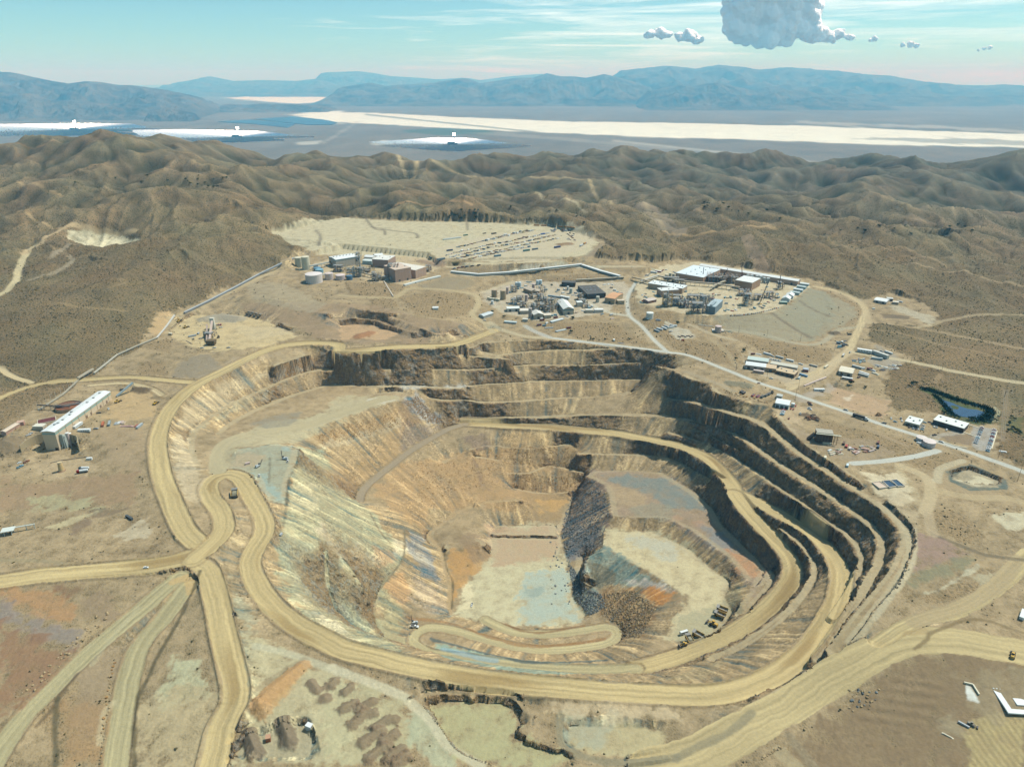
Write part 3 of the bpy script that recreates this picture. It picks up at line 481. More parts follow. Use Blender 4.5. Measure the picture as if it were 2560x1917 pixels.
area('P2 0,500 300,530 640,545 500,555 0,555', (206, 196, 180), 4, .8); area('P1 100,900 300,640 600,480 1000,400 700,620 420,800 290,960', (198, 172, 132), 5, .9); area('P1 300,960 700,690 1150,490 1150,540 650,760 400,900', (190, 172, 134), 4, .7); area('P1 90,1000 290,960 310,1230 430,1450 420,1600 250,1560 150,1350', (204, 180, 142), 5, .8)
area('P1 330,480 700,260 1100,230 900,330 500,520', (180, 156, 124), 5, .5)
# blue grey platforms and dumps at the right
area('P5 600,130 690,85 1320,140 1620,300 1790,470 2050,740 2310,1050 2150,1250 2020,1050 1820,870 1550,660 1320,545 1050,545 830,520 800,310', (176, 148, 118), 5, .95)
area('P5 760,150 1000,130 1300,160 1500,260 1720,420 1700,470 1400,440 1200,300 900,220', (138, 142, 146), 6, .85); area('P5 1000,440 1200,400 1400,450 1500,520 1300,560 1050,520', (164, 152, 124), 6, .7); area('P5 830,240 1050,280 1150,400 850,460', (194, 164, 122), 7, .7); area('P5 1600,560 1850,680 2000,830 1900,860 1700,700', (150, 146, 138), 7, .8); area('P5 1900,830 2130,940 2200,1050 2050,1040', (204, 150, 104), 6, .85); area('P5 1400,500 1700,560 1650,620 1450,580', (194, 150, 112), 7, .6)
area('P5 600,130 770,230 830,520 760,780 600,900 440,900 380,640 480,330', (148, 122, 100), 6, .95); area('P5 440,600 700,680 750,760 600,900 430,950 390,800', (134, 128, 122), 6, .8)
area('P5 770,640 1200,650 1550,800 1850,1050 1950,1130 1890,1250 1960,1400 1700,1640 1350,1640 1350,1600 1540,1270 1250,1070 765,790', (222, 200, 154), 5, .95, flat=.6); area('P5 900,680 1250,700 1500,840 1400,900 1000,800', (196, 188, 164), 8, .7); area('P5 1500,1430 1900,1300 1900,1520 1700,1640 1400,1640', (178, 166, 130), 6, .7); area('P5 1880,1170 2030,1170 2020,1400 1900,1480 1860,1400', (134, 124, 94), 4, .7)
area('P5 760,800 1250,1085 1450,1200 1250,1180 950,1160 850,1110 640,1180 570,1160 620,890', (134, 146, 150), 5, .95); area('P5 950,1110 1250,1085 1450,1200 1400,1250 1100,1180', (212, 190, 170), 5, .7); area('P5 1000,1190 1230,1150 1450,1210 1450,1280 1250,1340 1100,1280', (200, 136, 74), 6, .95); area('P5 640,950 800,1000 860,1110 700,1190 620,1150', (128, 112, 84), 5, .8)
area('P5 780,1200 1050,1190 1250,1330 1250,1450 1150,1640 950,1640 900,1500 760,1420 700,1300', (158, 122, 82), 6, .9); area('P5 440,950 600,1000 570,1180 700,1210 740,1300 620,1420 500,1250', (140, 148, 148), 5, .9)
area('C1 960,200 1150,110 1395,110 1450,353 1485,562 1570,690 1450,750 1080,740 900,740 740,690 780,550 880,390', (214, 198, 156), 5, .95, flat=.7); area('C1 1180,420 1430,390 1500,640 1520,700 1200,740 1150,560', (178, 186, 176), 9, .8); area('C1 950,130 1420,120 1420,340 1000,360', (192, 156, 120), 9, .8); area('C1 1180,500 1320,480 1300,560 1200,570', (150, 158, 160), 6, .6); area('C1 790,480 880,500 860,640 780,650', (236, 214, 168), 5, .7)
area('C1 660,260 860,240 960,300 900,380 780,480 720,600 720,440', (194, 146, 88), 5, .9); area('C1 700,180 930,190 950,330 860,330', (158, 130, 98), 6, .8)
area('C1 600,860 1000,960 1750,1000 1750,1050 1200,1060 650,950', (152, 172, 170), 4, .85, flat=.5)
for s_ in ('P6 0,1640 900,1330 1000,1100 1150,1020 1060,1200 700,1460 300,1640', 'C1 1900,1090 C2 0,1060 300,950 200,1090 30,1110'): area(s_, (176, 154, 114), 4, .5)
area('P6 830,120 1000,240 1230,400 1400,500 1550,660 1600,640 1450,450 1150,260 900,60', (104, 78, 56), 3, .6)
area('P6 1000,1656 1240,1400 1370,1150 1480,900 1560,1000 1400,1400 1150,1656', (168, 148, 106), 5, .6); area('C2 930,780 1100,600 1250,350 1320,250 1330,420 1180,700 980,960', (178, 154, 112), 5, .5)
bench = sstep(.34, .12, SLOPE) * sstep(.3, .7, SMX) * PITM
C[:] = C * (1 - .5 * bench[..., None]) + A(200, 178, 138) * (.5 * bench[..., None])
# the crusher, older pit and rim also have raw faces
rk2 = sstep(.75, 1.2, SLOPE) * (1 - pm) * (VEG < .5) * (YY < 1330); ROCK = np.maximum(ROCK, rk2 * .9)
# bench tops: loose pale rubble
# ---- tracks: haul roads with wheel streaks, dark damp strips and berms
BERM = np.zeros((NR, NS), np.float32); ONROAD = np.zeros((NR, NS), bool)
RC = {'haul': (204, 176, 124), 'grey': (186, 168, 124), 'dirt': (206, 180, 136), 'paved': (204, 196, 178), 'track': (172, 150, 120), 'floor': (192, 172, 132), 'wide': (202, 176, 126), 'pitroad': (196, 176, 130)}
for n, (f, w, kind, berm) in enumerate(ROADS):
    sl, D, SD, AL, ZZ = f; hw = w / 2; u = SD / hw
    e = np.maximum(CELL[sl[0]][:, None] * .5, .4)
    Dw = D + (.4 if kind == 'paved' else 1.) * (N1[sl] * 2.4 + N2[sl] * 1.6 + N3[sl] * .6) * (w > 8)
    a = 1 - sstep(hw - e, hw + e, Dw)
    amp = {'paved': .05, 'track': .08, 'floor': .09}.get(kind, .27)
    u = u + .22 * pn(AL / 45, AL * 0 + n * 3.7, n + 11) + .12 * N2[sl]
    st = 1 + amp * (1.5 * pn(u * 3.2 + n * 9, AL / 160, n) + .9 * pn(u * 7 + 3, AL / 110, n + 40) + .5 * pn(u * 14, AL / 60, n + 60)) + .08 * N1[sl]
    wet = sstep(.12, .5, fbm(AL / 130 + n * 3.3, u * .5, 2, n + 80)) * (kind == 'haul') * .7 * (1 - sstep(.6, 1.0, np.abs(u)))
    rgb = A(*RC[kind]) * st[..., None]; rgb = rgb * (1 - wet[..., None]) + A(158, 126, 78) * wet[..., None]
    C[sl] = C[sl] * (1 - a[..., None]) + rgb * a[..., None]; VEG[sl] *= 1 - a; ROCK[sl] *= 1 - a; FLAT[sl] = np.maximum(FLAT[sl], a)
    CLS[sl] = np.where(D < hw, 2 if kind == 'paved' else 1, CLS[sl]); ONROAD[sl] |= D < hw - .5
    if berm:
        sg = np.maximum(1.0, .75 * CELL[sl[0]][:, None]); b = np.exp(-((D - hw - 1.3) / sg) ** 2) * berm * (1 + .5 * N2[sl] + .3 * N3[sl])
        BERM[sl] = np.maximum(BERM[sl], b)
        k = np.exp(-((D - hw - 1.0) / (sg * 1.3)) ** 2) * .5; C[sl] = C[sl] * (1 - k[..., None]) + A(150, 124, 88) * k[..., None]
BERM[ONROAD] = 0
# unpaved tracks and edge lines that follow the ground, plus a berm's painted shadow
for s, w, c, a_ in (('A1 200,1040 400,1102 520,1092 680,1127 1000,1172 1300,1212 1570,1232 1640,1292 1800,1352 1950,1372', 14, (176, 152, 112), .8), ('A1 1950,1375 2050,1440 2150,1505', 60, (150, 130, 106), .7), ('A1 1960,1375 2000,1420 2100,1500', 14, (170, 148, 112), .6),
        ('B2 420,-30 470,40 530,130', 30, (160, 132, 106), .55), ('A2 -100,1510 150,1530 380,1530 600,1532', 10, (190, 156, 108), .7), ('A2 50,1410 250,1450 420,1480 560,1525', 8, (180, 148, 108), .6), ('B2 1040,35 1300,60 1600,120 1900,170 2191,240 2500,320', 10, (184, 158, 118), .7), ('B2 1480,50 1580,65 1700,110', 8, (184, 158, 118), .5),
        ('A2 1180,1170 1300,1270 1450,1370 1620,1505', 12, (150, 126, 96), .55), ('A2 800,1280 880,1245 1000,1228', 8, (160, 140, 108), .5), ('A2 410,1310 440,1260 480,1225', 8, (160, 138, 106), .5), ('A2 1820,1550 1730,1430 1720,1370 1780,1330 1900,1370 2212,1450', 9, (160, 138, 106), .55), ('A2 1380,1440 1480,1490 1600,1520 1680,1570', 8, (165, 142, 108), .5),
        ('A1 830,1350 900,1340 1100,1345', 8, (176, 150, 110), .55), ('A1 1200,1310 1320,1350 1500,1385 1580,1420', 8, (190, 172, 136), .6), ('A0 120,990 250,975 390,945', 8, (160, 124, 84), .7), ('A0 0,1255 200,1275 330,1300 420,1350', 8, (184, 152, 108), .6), ('A0 200,1450 330,1490 430,1520', 8, (190, 158, 112), .7),
        ('B0 230,-30 130,70 112,170 60,240 0,275 -150,350', 13, (206, 184, 140), .95), ('A0 150,1646 330,1552 450,1510 700,1508 880,1512', 12, (200, 170, 126), .8), ('A0 330,1650 480,1590', 12, (180, 160, 130), .6), ('B0 180,190 300,150 460,70 440,20', 10, (176, 158, 128), .6), ('B0 350,330 560,360 800,380', 8, (176, 148, 106), .45), ('B0 700,240 800,210 760,190', 8, (176, 148, 106), .4),
        ('B0 1080,420 1300,330 1790,75', 9, (206, 178, 134), .6), ('B1 690,95 1000,72 1400,66 1800,92 2191,104', 10, (208, 188, 150), .85), ('B1 560,30 680,90', 9, (208, 182, 138), .8), ('B1 720,132 880,150 1200,122 1530,95 1780,160', 12, (214, 202, 176), .8),
        ('B1 980,512 920,450 840,400 880,340 870,280 800,258', 11, (196, 172, 130), .85), ('B1 800,258 600,235 440,235 350,290 180,290 0,275', 10, (190, 166, 124), .8), ('B1 960,450 1080,510 1200,540 1340,546', 10, (200, 178, 140), .9), ('B1 900,260 1000,225 1100,190', 8, (206, 184, 146), .7), ('B1 1180,470 1250,510 1340,545', 10, (196, 188, 172), .8), ('B1 1330,420 1050,390 1010,350 1060,330', 8, (200, 180, 146), .6), ('B1 1540,300 1700,380 1830,405', 9, (204, 192, 166), .8),
        ('B2 700,850 900,780 1000,690 1080,630', 16, (204, 178, 138), .8), ('B2 1110,640 1300,670 1500,705 1800,770 2191,835 2400,860', 12, (206, 184, 144), .85), ('B2 1180,440 1500,490 1800,540 2191,620', 10, (186, 158, 118), .6), ('B2 1500,490 1640,450 1700,430 2191,395', 9, (196, 172, 132), .6), ('B2 1190,500 1400,520 1640,590 1900,640 2100,700', 8, (180, 150, 110), .4), ('B2 1200,450 1180,370 1140,310 1000,250', 12, (200, 174, 132), .7), ('B2 240,490 500,520 850,590 1000,500 1110,480', 9, (184, 170, 140), .7), ('B2 60,460 200,520 350,560', 8, (200, 180, 146), .6), ('B2 360,720 300,640 210,560', 10, (186, 162, 122), .5),
        ('B2 800,990 920,1000 1050,1040 1250,1150 1440,1230', 8, (176, 150, 116), .6), ('B2 1400,1360 1560,1430 1600,1530 1560,1656', 12, (206, 180, 138), .8), ('B2 1390,1380 1480,1500 1520,1600', 8, (200, 176, 134), .5), ('B2 1640,1520 1850,1560 2100,1570 2191,1600', 12, (196, 170, 128), .7), ('B2 1640,1460 1660,1380 1800,1330', 9, (210, 192, 156), .6), ('B2 2065,880 2075,1000 2060,1200', 10, (150, 126, 94), .5), ('B2 1660,780 1620,830', 8, (180, 150, 112), .5),
        ('P3 420,400 600,470 740,520 850,580', 9, (176, 158, 128), .5), ('C2 1330,-20 1440,130 1480,260 1430,420 1300,600 1100,850', 9, (196, 176, 138), .8), ('C2 1500,130 1490,330 1420,460 1250,700', 5, (206, 186, 150), .5), ('C2 2150,320 2040,480 1800,620 1500,730', 14, (180, 154, 116), .6), ('C2 1620,170 1850,260 1960,300 2201,330', 5, (122, 106, 82), .7), ('C2 1590,30 1600,120 1620,170', 10, (196, 170, 132), .6),
        ('C0 1110,470 1200,440 1220,540', 8, (208, 172, 116), .8), ('C0 1640,880 1850,930 2100,1020 2201,1060', 7, (196, 184, 150), .7), ('C1 -50,1020 150,1100 420,1210 470,1260 600,1380 680,1500 900,1640', 8, (206, 190, 154), .85), ('C0 880,640 700,850 590,1000', 4, (196, 180, 140), .5), ('C0 720,1250 670,1300 640,1500', 5, (210, 190, 148), .5), ('C0 1640,1160 1800,1050 1950,960', 5, (140, 116, 86), .4), ('C0 0,330 300,340 430,360', 6, (160, 142, 106), .6),
        ('C0 1280,400 1230,540 1120,760 1000,960 950,1080 890,1200 860,1400 860,1640', 3.4, (96, 84, 58), .8), ('C0 230,1400 330,1290 390,1190 500,1060', 3, (96, 80, 58), .7), ('C0 370,1220 350,1400 360,1640', 3.5, (90, 82, 58), .75), ('C0 1460,420 1430,330', 3, (120, 100, 70), .5),
        ('P1 1290,1110 1270,1200 1190,1400 1170,1640', 2.2, (112, 100, 76), .8), ('P1 1010,1190 1010,1300 1000,1420', 2, (112, 100, 76), .6), ('P4 80,0 60,200 30,420', 2, (112, 100, 76), .7), ('P4 830,300 900,440 1020,590', 3, (130, 108, 78), .7), ('P4 1145,460 1140,690 1040,850 920,1000', 2.5, (110, 96, 72), .7), ('P4 2200,180 1900,205 1650,290 1450,430 1360,500 1480,640 1510,800 1560,960 1560,1130 1570,1230', 6, (190, 158, 114), .8), ('P4 1500,620 1540,830 1590,940 1580,1180', 1.8, (92, 78, 48), .8),  # last streak is a berm's narrow shadow, painted into the soil colour
        ('C1 1060,740 1150,780 1300,795 1560,750', 3, (150, 112, 74), .8), ('C1 430,695 700,735 950,820 1200,880 1500,865 1690,835', 4.5, (168, 126, 82), .8), ('C1 580,835 750,880 1000,945 1200,985 1450,985 1700,970', 4, (96, 104, 98), .85), ('C1 660,900 900,960 1000,975', 6, (150, 178, 184), .6),
        ('C1 1410,1320 1405,1420 1420,1500 1560,1590 1800,1625 2150,1590', 6, (150, 136, 106), .8), ('C1 2150,1600 C2 100,1530 300,1440 400,1360 460,1310', 6, (156, 140, 108), .8), ('C2 700,1460 800,1580 900,1700', 7, (160, 140, 108), .7), ('C2 640,1560 750,1660', 10, (186, 164, 124), .7), ('C2 1460,810 1560,780', 8, (186, 156, 108), .7), ('C2 1500,900 1580,840 1600,800 1650,780 1890,710 2201,800', 3, (140, 116, 80), .8)):
    streak(s, w, c, a_, 1.2, .0, wob=1.)
# graded lines across the brown slope and the ripped field at lower right
def rips(s, ang, period, amp):
    sl, a = amask(s, 4); t = XX[sl] * math.cos(ang) + YY[sl] * math.sin(ang)
    C[sl] *= (1 + a * amp * np.sin(t * 2 * np.pi / period + 2 * N1[sl]))[..., None]
rips('C2 1850,1330 2201,1330 2201,1656 1860,1656', .05, 4.2, .14); rips('C2 1100,1250 1500,1050 1700,1080 1700,1400 1200,1420', 1.25, 9, .12)
# ------------------------------------------------------------------ relief: hills, rubble, crags, berms, heaps
def blur(a, n):
    for _ in range(n):
        e = np.pad(a, 1, mode='edge'); a = .25 * (e[:-2, 1:-1] + e[2:, 1:-1] + e[1:-1, :-2] + e[1:-1, 2:])
    return a
def grad(Zf):
    gy, gx = np.gradient(Zf); x = gx / CELL[:, None]; y = gy / CELLR[:, None] - sv[None, :] * x
    return x.astype(np.float32), y.astype(np.float32)
def runnels(noise, Zf, step, n):
    """smear a noise along the fall line of a surface: the streaks that water and sliding stones leave"""
    x, y = grad(Zf); g = np.sqrt(x * x + y * y) + 1e-4; x /= g; y /= g
    stepm = np.maximum(step, CELL[:, None])
    dj = ((x - sv[None, :] * y) / (YY * DS) * stepm).astype(np.float32); di = (y / CELLR[:, None] * stepm).astype(np.float32)
    J0, I0 = np.meshgrid(np.arange(NS, dtype=np.float32), np.arange(NR, dtype=np.float32))
    acc = noise.copy()
    for sg in (1, -1):
        I, J = I0.copy(), J0.copy()
        for _ in range(n):
            a = np.clip(I + .5, 0, NR - 1).astype(np.int32); b = np.clip(J + .5, 0, NS - 1).astype(np.int32)
            I += sg * di[a, b]; J += sg * dj[a, b]
            a = np.clip(I + .5, 0, NR - 1).astype(np.int32); b = np.clip(J + .5, 0, NS - 1).astype(np.int32)
            acc += noise[a, b]
    acc -= acc.mean(); return acc / acc.std()
pitlike = np.maximum(PITM, sstep(.3, .05, VEG))
hm = sstep(.45, .9, HILLM) * (1 - PITM)
far2 = sstep(1250, 2000, YY); far3 = sstep(1500, 2100, YY)
wx = XX + 60 * pn(XX / 150, YY / 150, 51); wy = YY + 60 * pn(XX / 150, YY / 150, 52)
hill = (34 * (ridged(wx / 430, wy / 430, 4, 61, .5) - .45)) * far2 + 9 * (ridged(wx / 140, wy / 140, 3, 65) - .4) * sstep(900, 1600, YY) + 1.2 * fbm(XX / 30, YY / 30, 3, 67)
keep = blur(1 - (M & ~SOFT).astype(np.float32), 10)
Z += hill * hm * (keep * (1 - far3) + np.maximum(keep, .75) * far3)
hz = hm * sstep(1300, 1900, YY); q = blur(Z, 4); Z += (q - Z) * hz
# gullies down the hills, with scrub and darker soil in the hollows
gul = runnels(pn(XX / 26, YY / 26, 91) + .6 * pn(XX / 55, YY / 55, 92), blur(Z, 10), 9., 14)
Z += gul * 3.6 * hm * sstep(1000, 1700, YY)
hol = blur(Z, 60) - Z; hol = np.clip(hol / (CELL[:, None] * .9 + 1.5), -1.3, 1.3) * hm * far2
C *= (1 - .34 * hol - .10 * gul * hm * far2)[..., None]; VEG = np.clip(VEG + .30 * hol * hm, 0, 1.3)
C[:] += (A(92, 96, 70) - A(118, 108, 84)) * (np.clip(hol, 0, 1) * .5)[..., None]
Z += (1 - FLAT) * (1 - hm) * (.5 * N2 + .22 * N3 + .5 * N1 * keep)
Z += BERM
rubble = sstep(.3, .7, SLOPE) * pitlike * (1 - FLAT)
Z += rubble * (1.0 * fbm(XX / 9, YY / 9, 3, 77) + .35 * N3)
# runnels of fines and stones down every loose slope
run = runnels(pn(XX / 2.6, YY / 2.6, 93) + .9 * pn(XX / 7, YY / 7, 94) + .5 * pn(XX / 19, YY / 19, 95), blur(ZB, 3), 1.6, 16)
tl = sstep(.22, .5, SLOPE) * sstep(1.25, .9, SLOPE) * (1 - hm) * (1 - FLAT)
C *= np.clip(1 + run * .16 * tl, .5, 1.5)[..., None]; Z += run * .42 * tl
C[:] += (A(214, 186, 140) - A(170, 146, 112)) * (np.clip(run - .6, 0, 1.5) * .45 * tl)[..., None]
C[:] += (A(150, 150, 132) - A(176, 152, 116)) * (np.clip(-run - .6, 0, 1.5) * .5 * tl)[..., None]
def mound(s, h, w, rough=.3):
    p = world_pts(s); q = spline(p, 2.) if len(p) > 1 else np.vstack([p, p + [[.5, 0, 0]]])
    f = stroke_field(q, w * 2.2); sl, D = f[0], f[1]
    b = np.clip(1 - D / w * (1 + rough * N3[sl] + .3 * N2[sl]), 0, 1); Z[sl] += h * b ** .9
    return sl, b
for s, h, w in (('C0 1600,1480 1640,1580', 6.5, 7), ('C0 1810,1390 1850,1500', 6.5, 7), ('C0 1660,1260 1760,1160 1940,1010', 4, 7), ('C0 1670,1280', 4, 8), ('C0 1990,1120 2030,1170', 3, 5), ('C0 2080,1220', 3, 6)):
    sl, b = mound(s, h, w); mixin(sl, sstep(0, .3, b) * .8, A(128, 106, 84) if s[3:7] in ('1600', '1810') else A(196, 150, 100) if s[3:5] == '16' else A(140, 114, 88))
for s in ('C1 20,1290 90,1250', 'C1 120,1290 210,1240', 'C1 80,1390 150,1330 220,1310', 'C1 220,1410 300,1360 350,1350', 'C1 140,1510 220,1450 270,1430', 'C1 270,1500 350,1450', 'C1 180,1610 270,1540 320,1540', 'C1 300,1610 400,1540', 'C1 30,1180 70,1150', 'C1 -60,1140 -30,1110', 'C1 350,1650 420,1600'):
    sl, b = mound(s, 3.2, 5, .5); mixin(sl, sstep(0, .3, b) * .75, A(138, 112, 86))
for s, h, w, c in (('B0 1310,432 1400,415 1520,430', 5, 17, (172, 156, 130)), ('B0 870,880 930,890', 5, 9, (112, 92, 70)), ('B1 120,540 190,520', 4, 12, (168, 116, 78)), ('A1 1420,1575 1470,1570', 4, 14, (150, 116, 80)), ('B1 520,60 640,80', 4, 14, (170, 140, 110)), ('B2 970,520 1000,515', 3, 7, (110, 92, 72)), ('B0 40,1230 90,1250', 6, 18, (146, 124, 94)), ('P3 830,510 1000,530', 4, 10, (150, 138, 110)), ('B2 800,1040 860,1060', 3, 8, (120, 98, 76))):
    sl, b = mound(s, h, w); mixin(sl, sstep(0, .3, b) * .85, A(*c))
# crags: the rock faces break into blocks that stand out or sit back
def worley(x, y, z, seed):
    xi = np.floor(x).astype(np.int64); yi = np.floor(y).astype(np.int64); zi = np.floor(z).astype(np.int64)
    best = np.full(x.shape, 9., np.float32); idv = np.zeros(x.shape, np.float32)
    def h(a, b, c, k):
        v = (a * 73856093) ^ (b * 19349663) ^ (c * 83492791) ^ (k * 2654435761 + seed * 97)
        v = (v ^ (v >> 13)) * 1274126177; return ((v ^ (v >> 16)) & 0xffff).astype(np.float32) / 65535
    for a in (-1, 0, 1):
        for b in (-1, 0, 1):
            for c in (-1, 0, 1):
                A_, B_, C_ = xi + a, yi + b, zi + c
                d = (A_ + h(A_, B_, C_, 1) - x) ** 2 + (B_ + h(A_, B_, C_, 2) - y) ** 2 + (C_ + h(A_, B_, C_, 3) - z) ** 2
                m = d < best; best = np.where(m, d, best); idv = np.where(m, h(A_, B_, C_, 4), idv)
    return np.sqrt(best), idv
XD, YD = XX.copy(), YY.copy()
sel = np.nonzero(ROCK > .03); rs = np.clip(ROCK[sel] * 1.15, 0, 1)
gX, gY = grad(blur(ZB, 2)); gl = np.sqrt(gX ** 2 + gY ** 2)[sel] + 1e-3; nx, ny = -gX[sel] / gl, -gY[sel] / gl
x, y, z = XX[sel], YY[sel], Z[sel]
wob = 2.2 * pn(x / 11 + z * .06, y / 11 - z * .05, 141)
f1, i1_ = worley((x + wob) / 9, (y - wob) / 9, z / 6.5, 1); f2, i2_ = worley(x / 4.2 + 5, y / 4.2, z / 3.2, 2)
big = fbm(x / 38 + z * .01, y / 38, 3, 81)
push = 3.2 * big + 2.6 * (i1_ - .5) + 1.5 * (i2_ - .5) - .9 * (f1 - .5)
XD[sel] += push * nx * rs; YD[sel] += push * ny * rs; Z[sel] += rs * (.9 * (i2_ - .5) + .8 * pn(x / 3, y / 3, 143))
C[sel] *= (1 + rs * (.34 * (i1_ - .5) + .40 * (i2_ - .5) - .18 * (f1 - .45)))[:, None]
# ------------------------------------------------------------------ materials
def nodes(name):
    m = bpy.data.materials.new(name); m.use_nodes = True; nt = m.node_tree; b = nt.nodes['Principled BSDF']
    return m, nt, b
class NT:
    def __init__(s, nt): s.nt = nt
    def n(s, t, ins=None, **kw):
        x = s.nt.nodes.new(t)
        for k, v in kw.items(): setattr(x, k, v)
        for k, v in (ins or {}).items():
            if isinstance(v, bpy.types.NodeSocket): s.nt.links.new(v, x.inputs[k])
            else: x.inputs[k].default_value = v
        return x
    def math(s, op, a, b=0., clamp=False): return s.n('ShaderNodeMath', {0: a, 1: b}, operation=op, use_clamp=clamp).outputs[0]
    def mix(s, f, a, b, mode='MIX'):
        x = s.n('ShaderNodeMix', data_type='RGBA', blend_type=mode)
        for i, v in ((0, f), (6, a), (7, b)):
            if isinstance(v, bpy.types.NodeSocket): s.nt.links.new(v, x.inputs[i])
            else: x.inputs[i].default_value = v if i == 0 else (*v[:3], 1)
        return x.outputs[2]
    def noise(s, vec, scale, detail=3, rough=.55, dist=0.): return s.n('ShaderNodeTexNoise', {'Vector': vec, 'Scale': scale, 'Detail': detail, 'Roughness': rough, 'Distortion': dist}).outputs['Fac']
    def ramp(s, f, stops, interp='LINEAR'):
        x = s.n('ShaderNodeValToRGB', {0: f}); r = x.color_ramp; r.interpolation = interp
        while len(r.elements) < len(stops): r.elements.new(.5)
        for e, (p, c) in zip(r.elements, stops): e.position = p; e.color = (*c[:3], 1) if hasattr(c, '__len__') else (c, c, c, 1)
        return x.outputs[0]
    def attr(s, name): return s.n('ShaderNodeAttribute', attribute_name=name)
def soil_material():
    m, nt, b = nodes('soil'); k = NT(nt)
    P = k.n('ShaderNodeNewGeometry').outputs['Position']
    col = k.attr('Col').outputs['Color']; veg = k.attr('veg').outputs['Fac']; rock = k.attr('rock').outputs['Fac']
    n1 = k.noise(P, .35, 4, .65); n2 = k.noise(P, 1.6, 2, .6); n0 = k.noise(P, .05, 3, .6)
    # rock: seams of brown, ochre, grey
    st = k.n('ShaderNodeMapping', {'Vector': P, 'Scale': (1, 1, .55)}).outputs[0]
    rn = k.noise(st, .045, 6, .68, .6); rn2 = k.noise(st, .16, 4, .7, .4)
    rr = k.math('ADD', k.math('MULTIPLY', rn, .62), k.math('MULTIPLY', rn2, .38))
    rc = k.ramp(rr, [(.30, A(96, 84, 72)), (.40, A(128, 116, 104)), (.455, A(146, 114, 82)), (.50, A(178, 136, 88)), (.535, A(150, 118, 84)), (.57, A(158, 150, 138)), (.63, A(196, 160, 112)), (.72, A(196, 184, 166))])
    base = k.mix(k.math('MULTIPLY', rock, .72), col, rc)
    v = k.math('ADD', k.math('MULTIPLY', k.math('SUBTRACT', n1, .5), .75), k.math('MULTIPLY', k.math('SUBTRACT', n2, .5), .5))
    amp = k.math('ADD', .5, k.math('MULTIPLY', rock, .6))
    f = k.math('ADD', 1., k.math('MULTIPLY', v, amp))
    base = k.mix(1., base, k.n('ShaderNodeCombineColor', {0: f, 1: f, 2: f}).outputs[0], 'MULTIPLY')
    # loose stones, pale and dark
    sv_ = k.n('ShaderNodeTexVoronoi', {'Vector': P, 'Scale': .55, 'Randomness': 1.}); sc_ = k.n('ShaderNodeSeparateColor', {0: sv_.outputs['Color']}).outputs[1]
    grit = k.attr('grit').outputs['Fac']
    g2 = k.math('ADD', 1., k.math('MULTIPLY', k.math('MULTIPLY', k.math('SUBTRACT', sc_, .5), grit), k.math('MULTIPLY', k.n('ShaderNodeMapRange', {0: n0, 1: .35, 2: .65}).outputs[0], .75)))
    base = k.mix(1., base, k.n('ShaderNodeCombineColor', {0: g2, 1: g2, 2: g2}).outputs[0], 'MULTIPLY')
    # low scrub as small dark specks, thinning out in patches
    vo = k.n('ShaderNodeTexVoronoi', {'Vector': P, 'Scale': .21, 'Randomness': 1.}, voronoi_dimensions='2D')
    vo2 = k.n('ShaderNodeTexVoronoi', {'Vector': P, 'Scale': .5, 'Randomness': 1.}, voronoi_dimensions='2D')
    rnd = k.n('ShaderNodeSeparateColor', {0: vo.outputs['Color']}).outputs[0]
    dens = k.math('ADD', k.math('MULTIPLY', veg, .8), k.math('MULTIPLY', k.math('SUBTRACT', k.noise(P, .012, 4, .6), .5), 1.4))
    d1 = k.math('MULTIPLY', k.math('LESS_THAN', rnd, k.math('MULTIPLY', dens, 1.0)), k.math('SUBTRACT', 1., k.n('ShaderNodeMapRange', {0: vo.outputs['Distance'], 1: .20, 2: .40}).outputs[0]))
    d2 = k.math('MULTIPLY', k.math('SUBTRACT', 1., k.n('ShaderNodeMapRange', {0: vo2.outputs['Distance'], 1: .2, 2: .42}).outputs[0]), .55)
    dd = k.math('MULTIPLY', k.math('MAXIMUM', d1, d2), k.math('MINIMUM', k.math('MULTIPLY', veg, 1.2), 1.))
    base = k.mix(k.math('MULTIPLY', dd, .62), base, A(84, 78, 52))
    nt.links.new(base, b.inputs['Base Color']); b.inputs['Roughness'].default_value = .95; b.inputs['Specular IOR Level'].default_value = .15
    hgt = k.math('ADD', k.math('MULTIPLY', n1, k.math('ADD', .5, k.math('MULTIPLY', rock, 3.2))), k.math('MULTIPLY', dd, .9))
    hgt = k.math('ADD', hgt, k.math('MULTIPLY', rn2, k.math('MULTIPLY', rock, 4.)))
    bp = k.n('ShaderNodeBump', {'Height': hgt, 'Strength': .85, 'Distance': 1.})
    nt.links.new(bp.outputs[0], b.inputs['Normal'])
    return m
SOIL = soil_material()
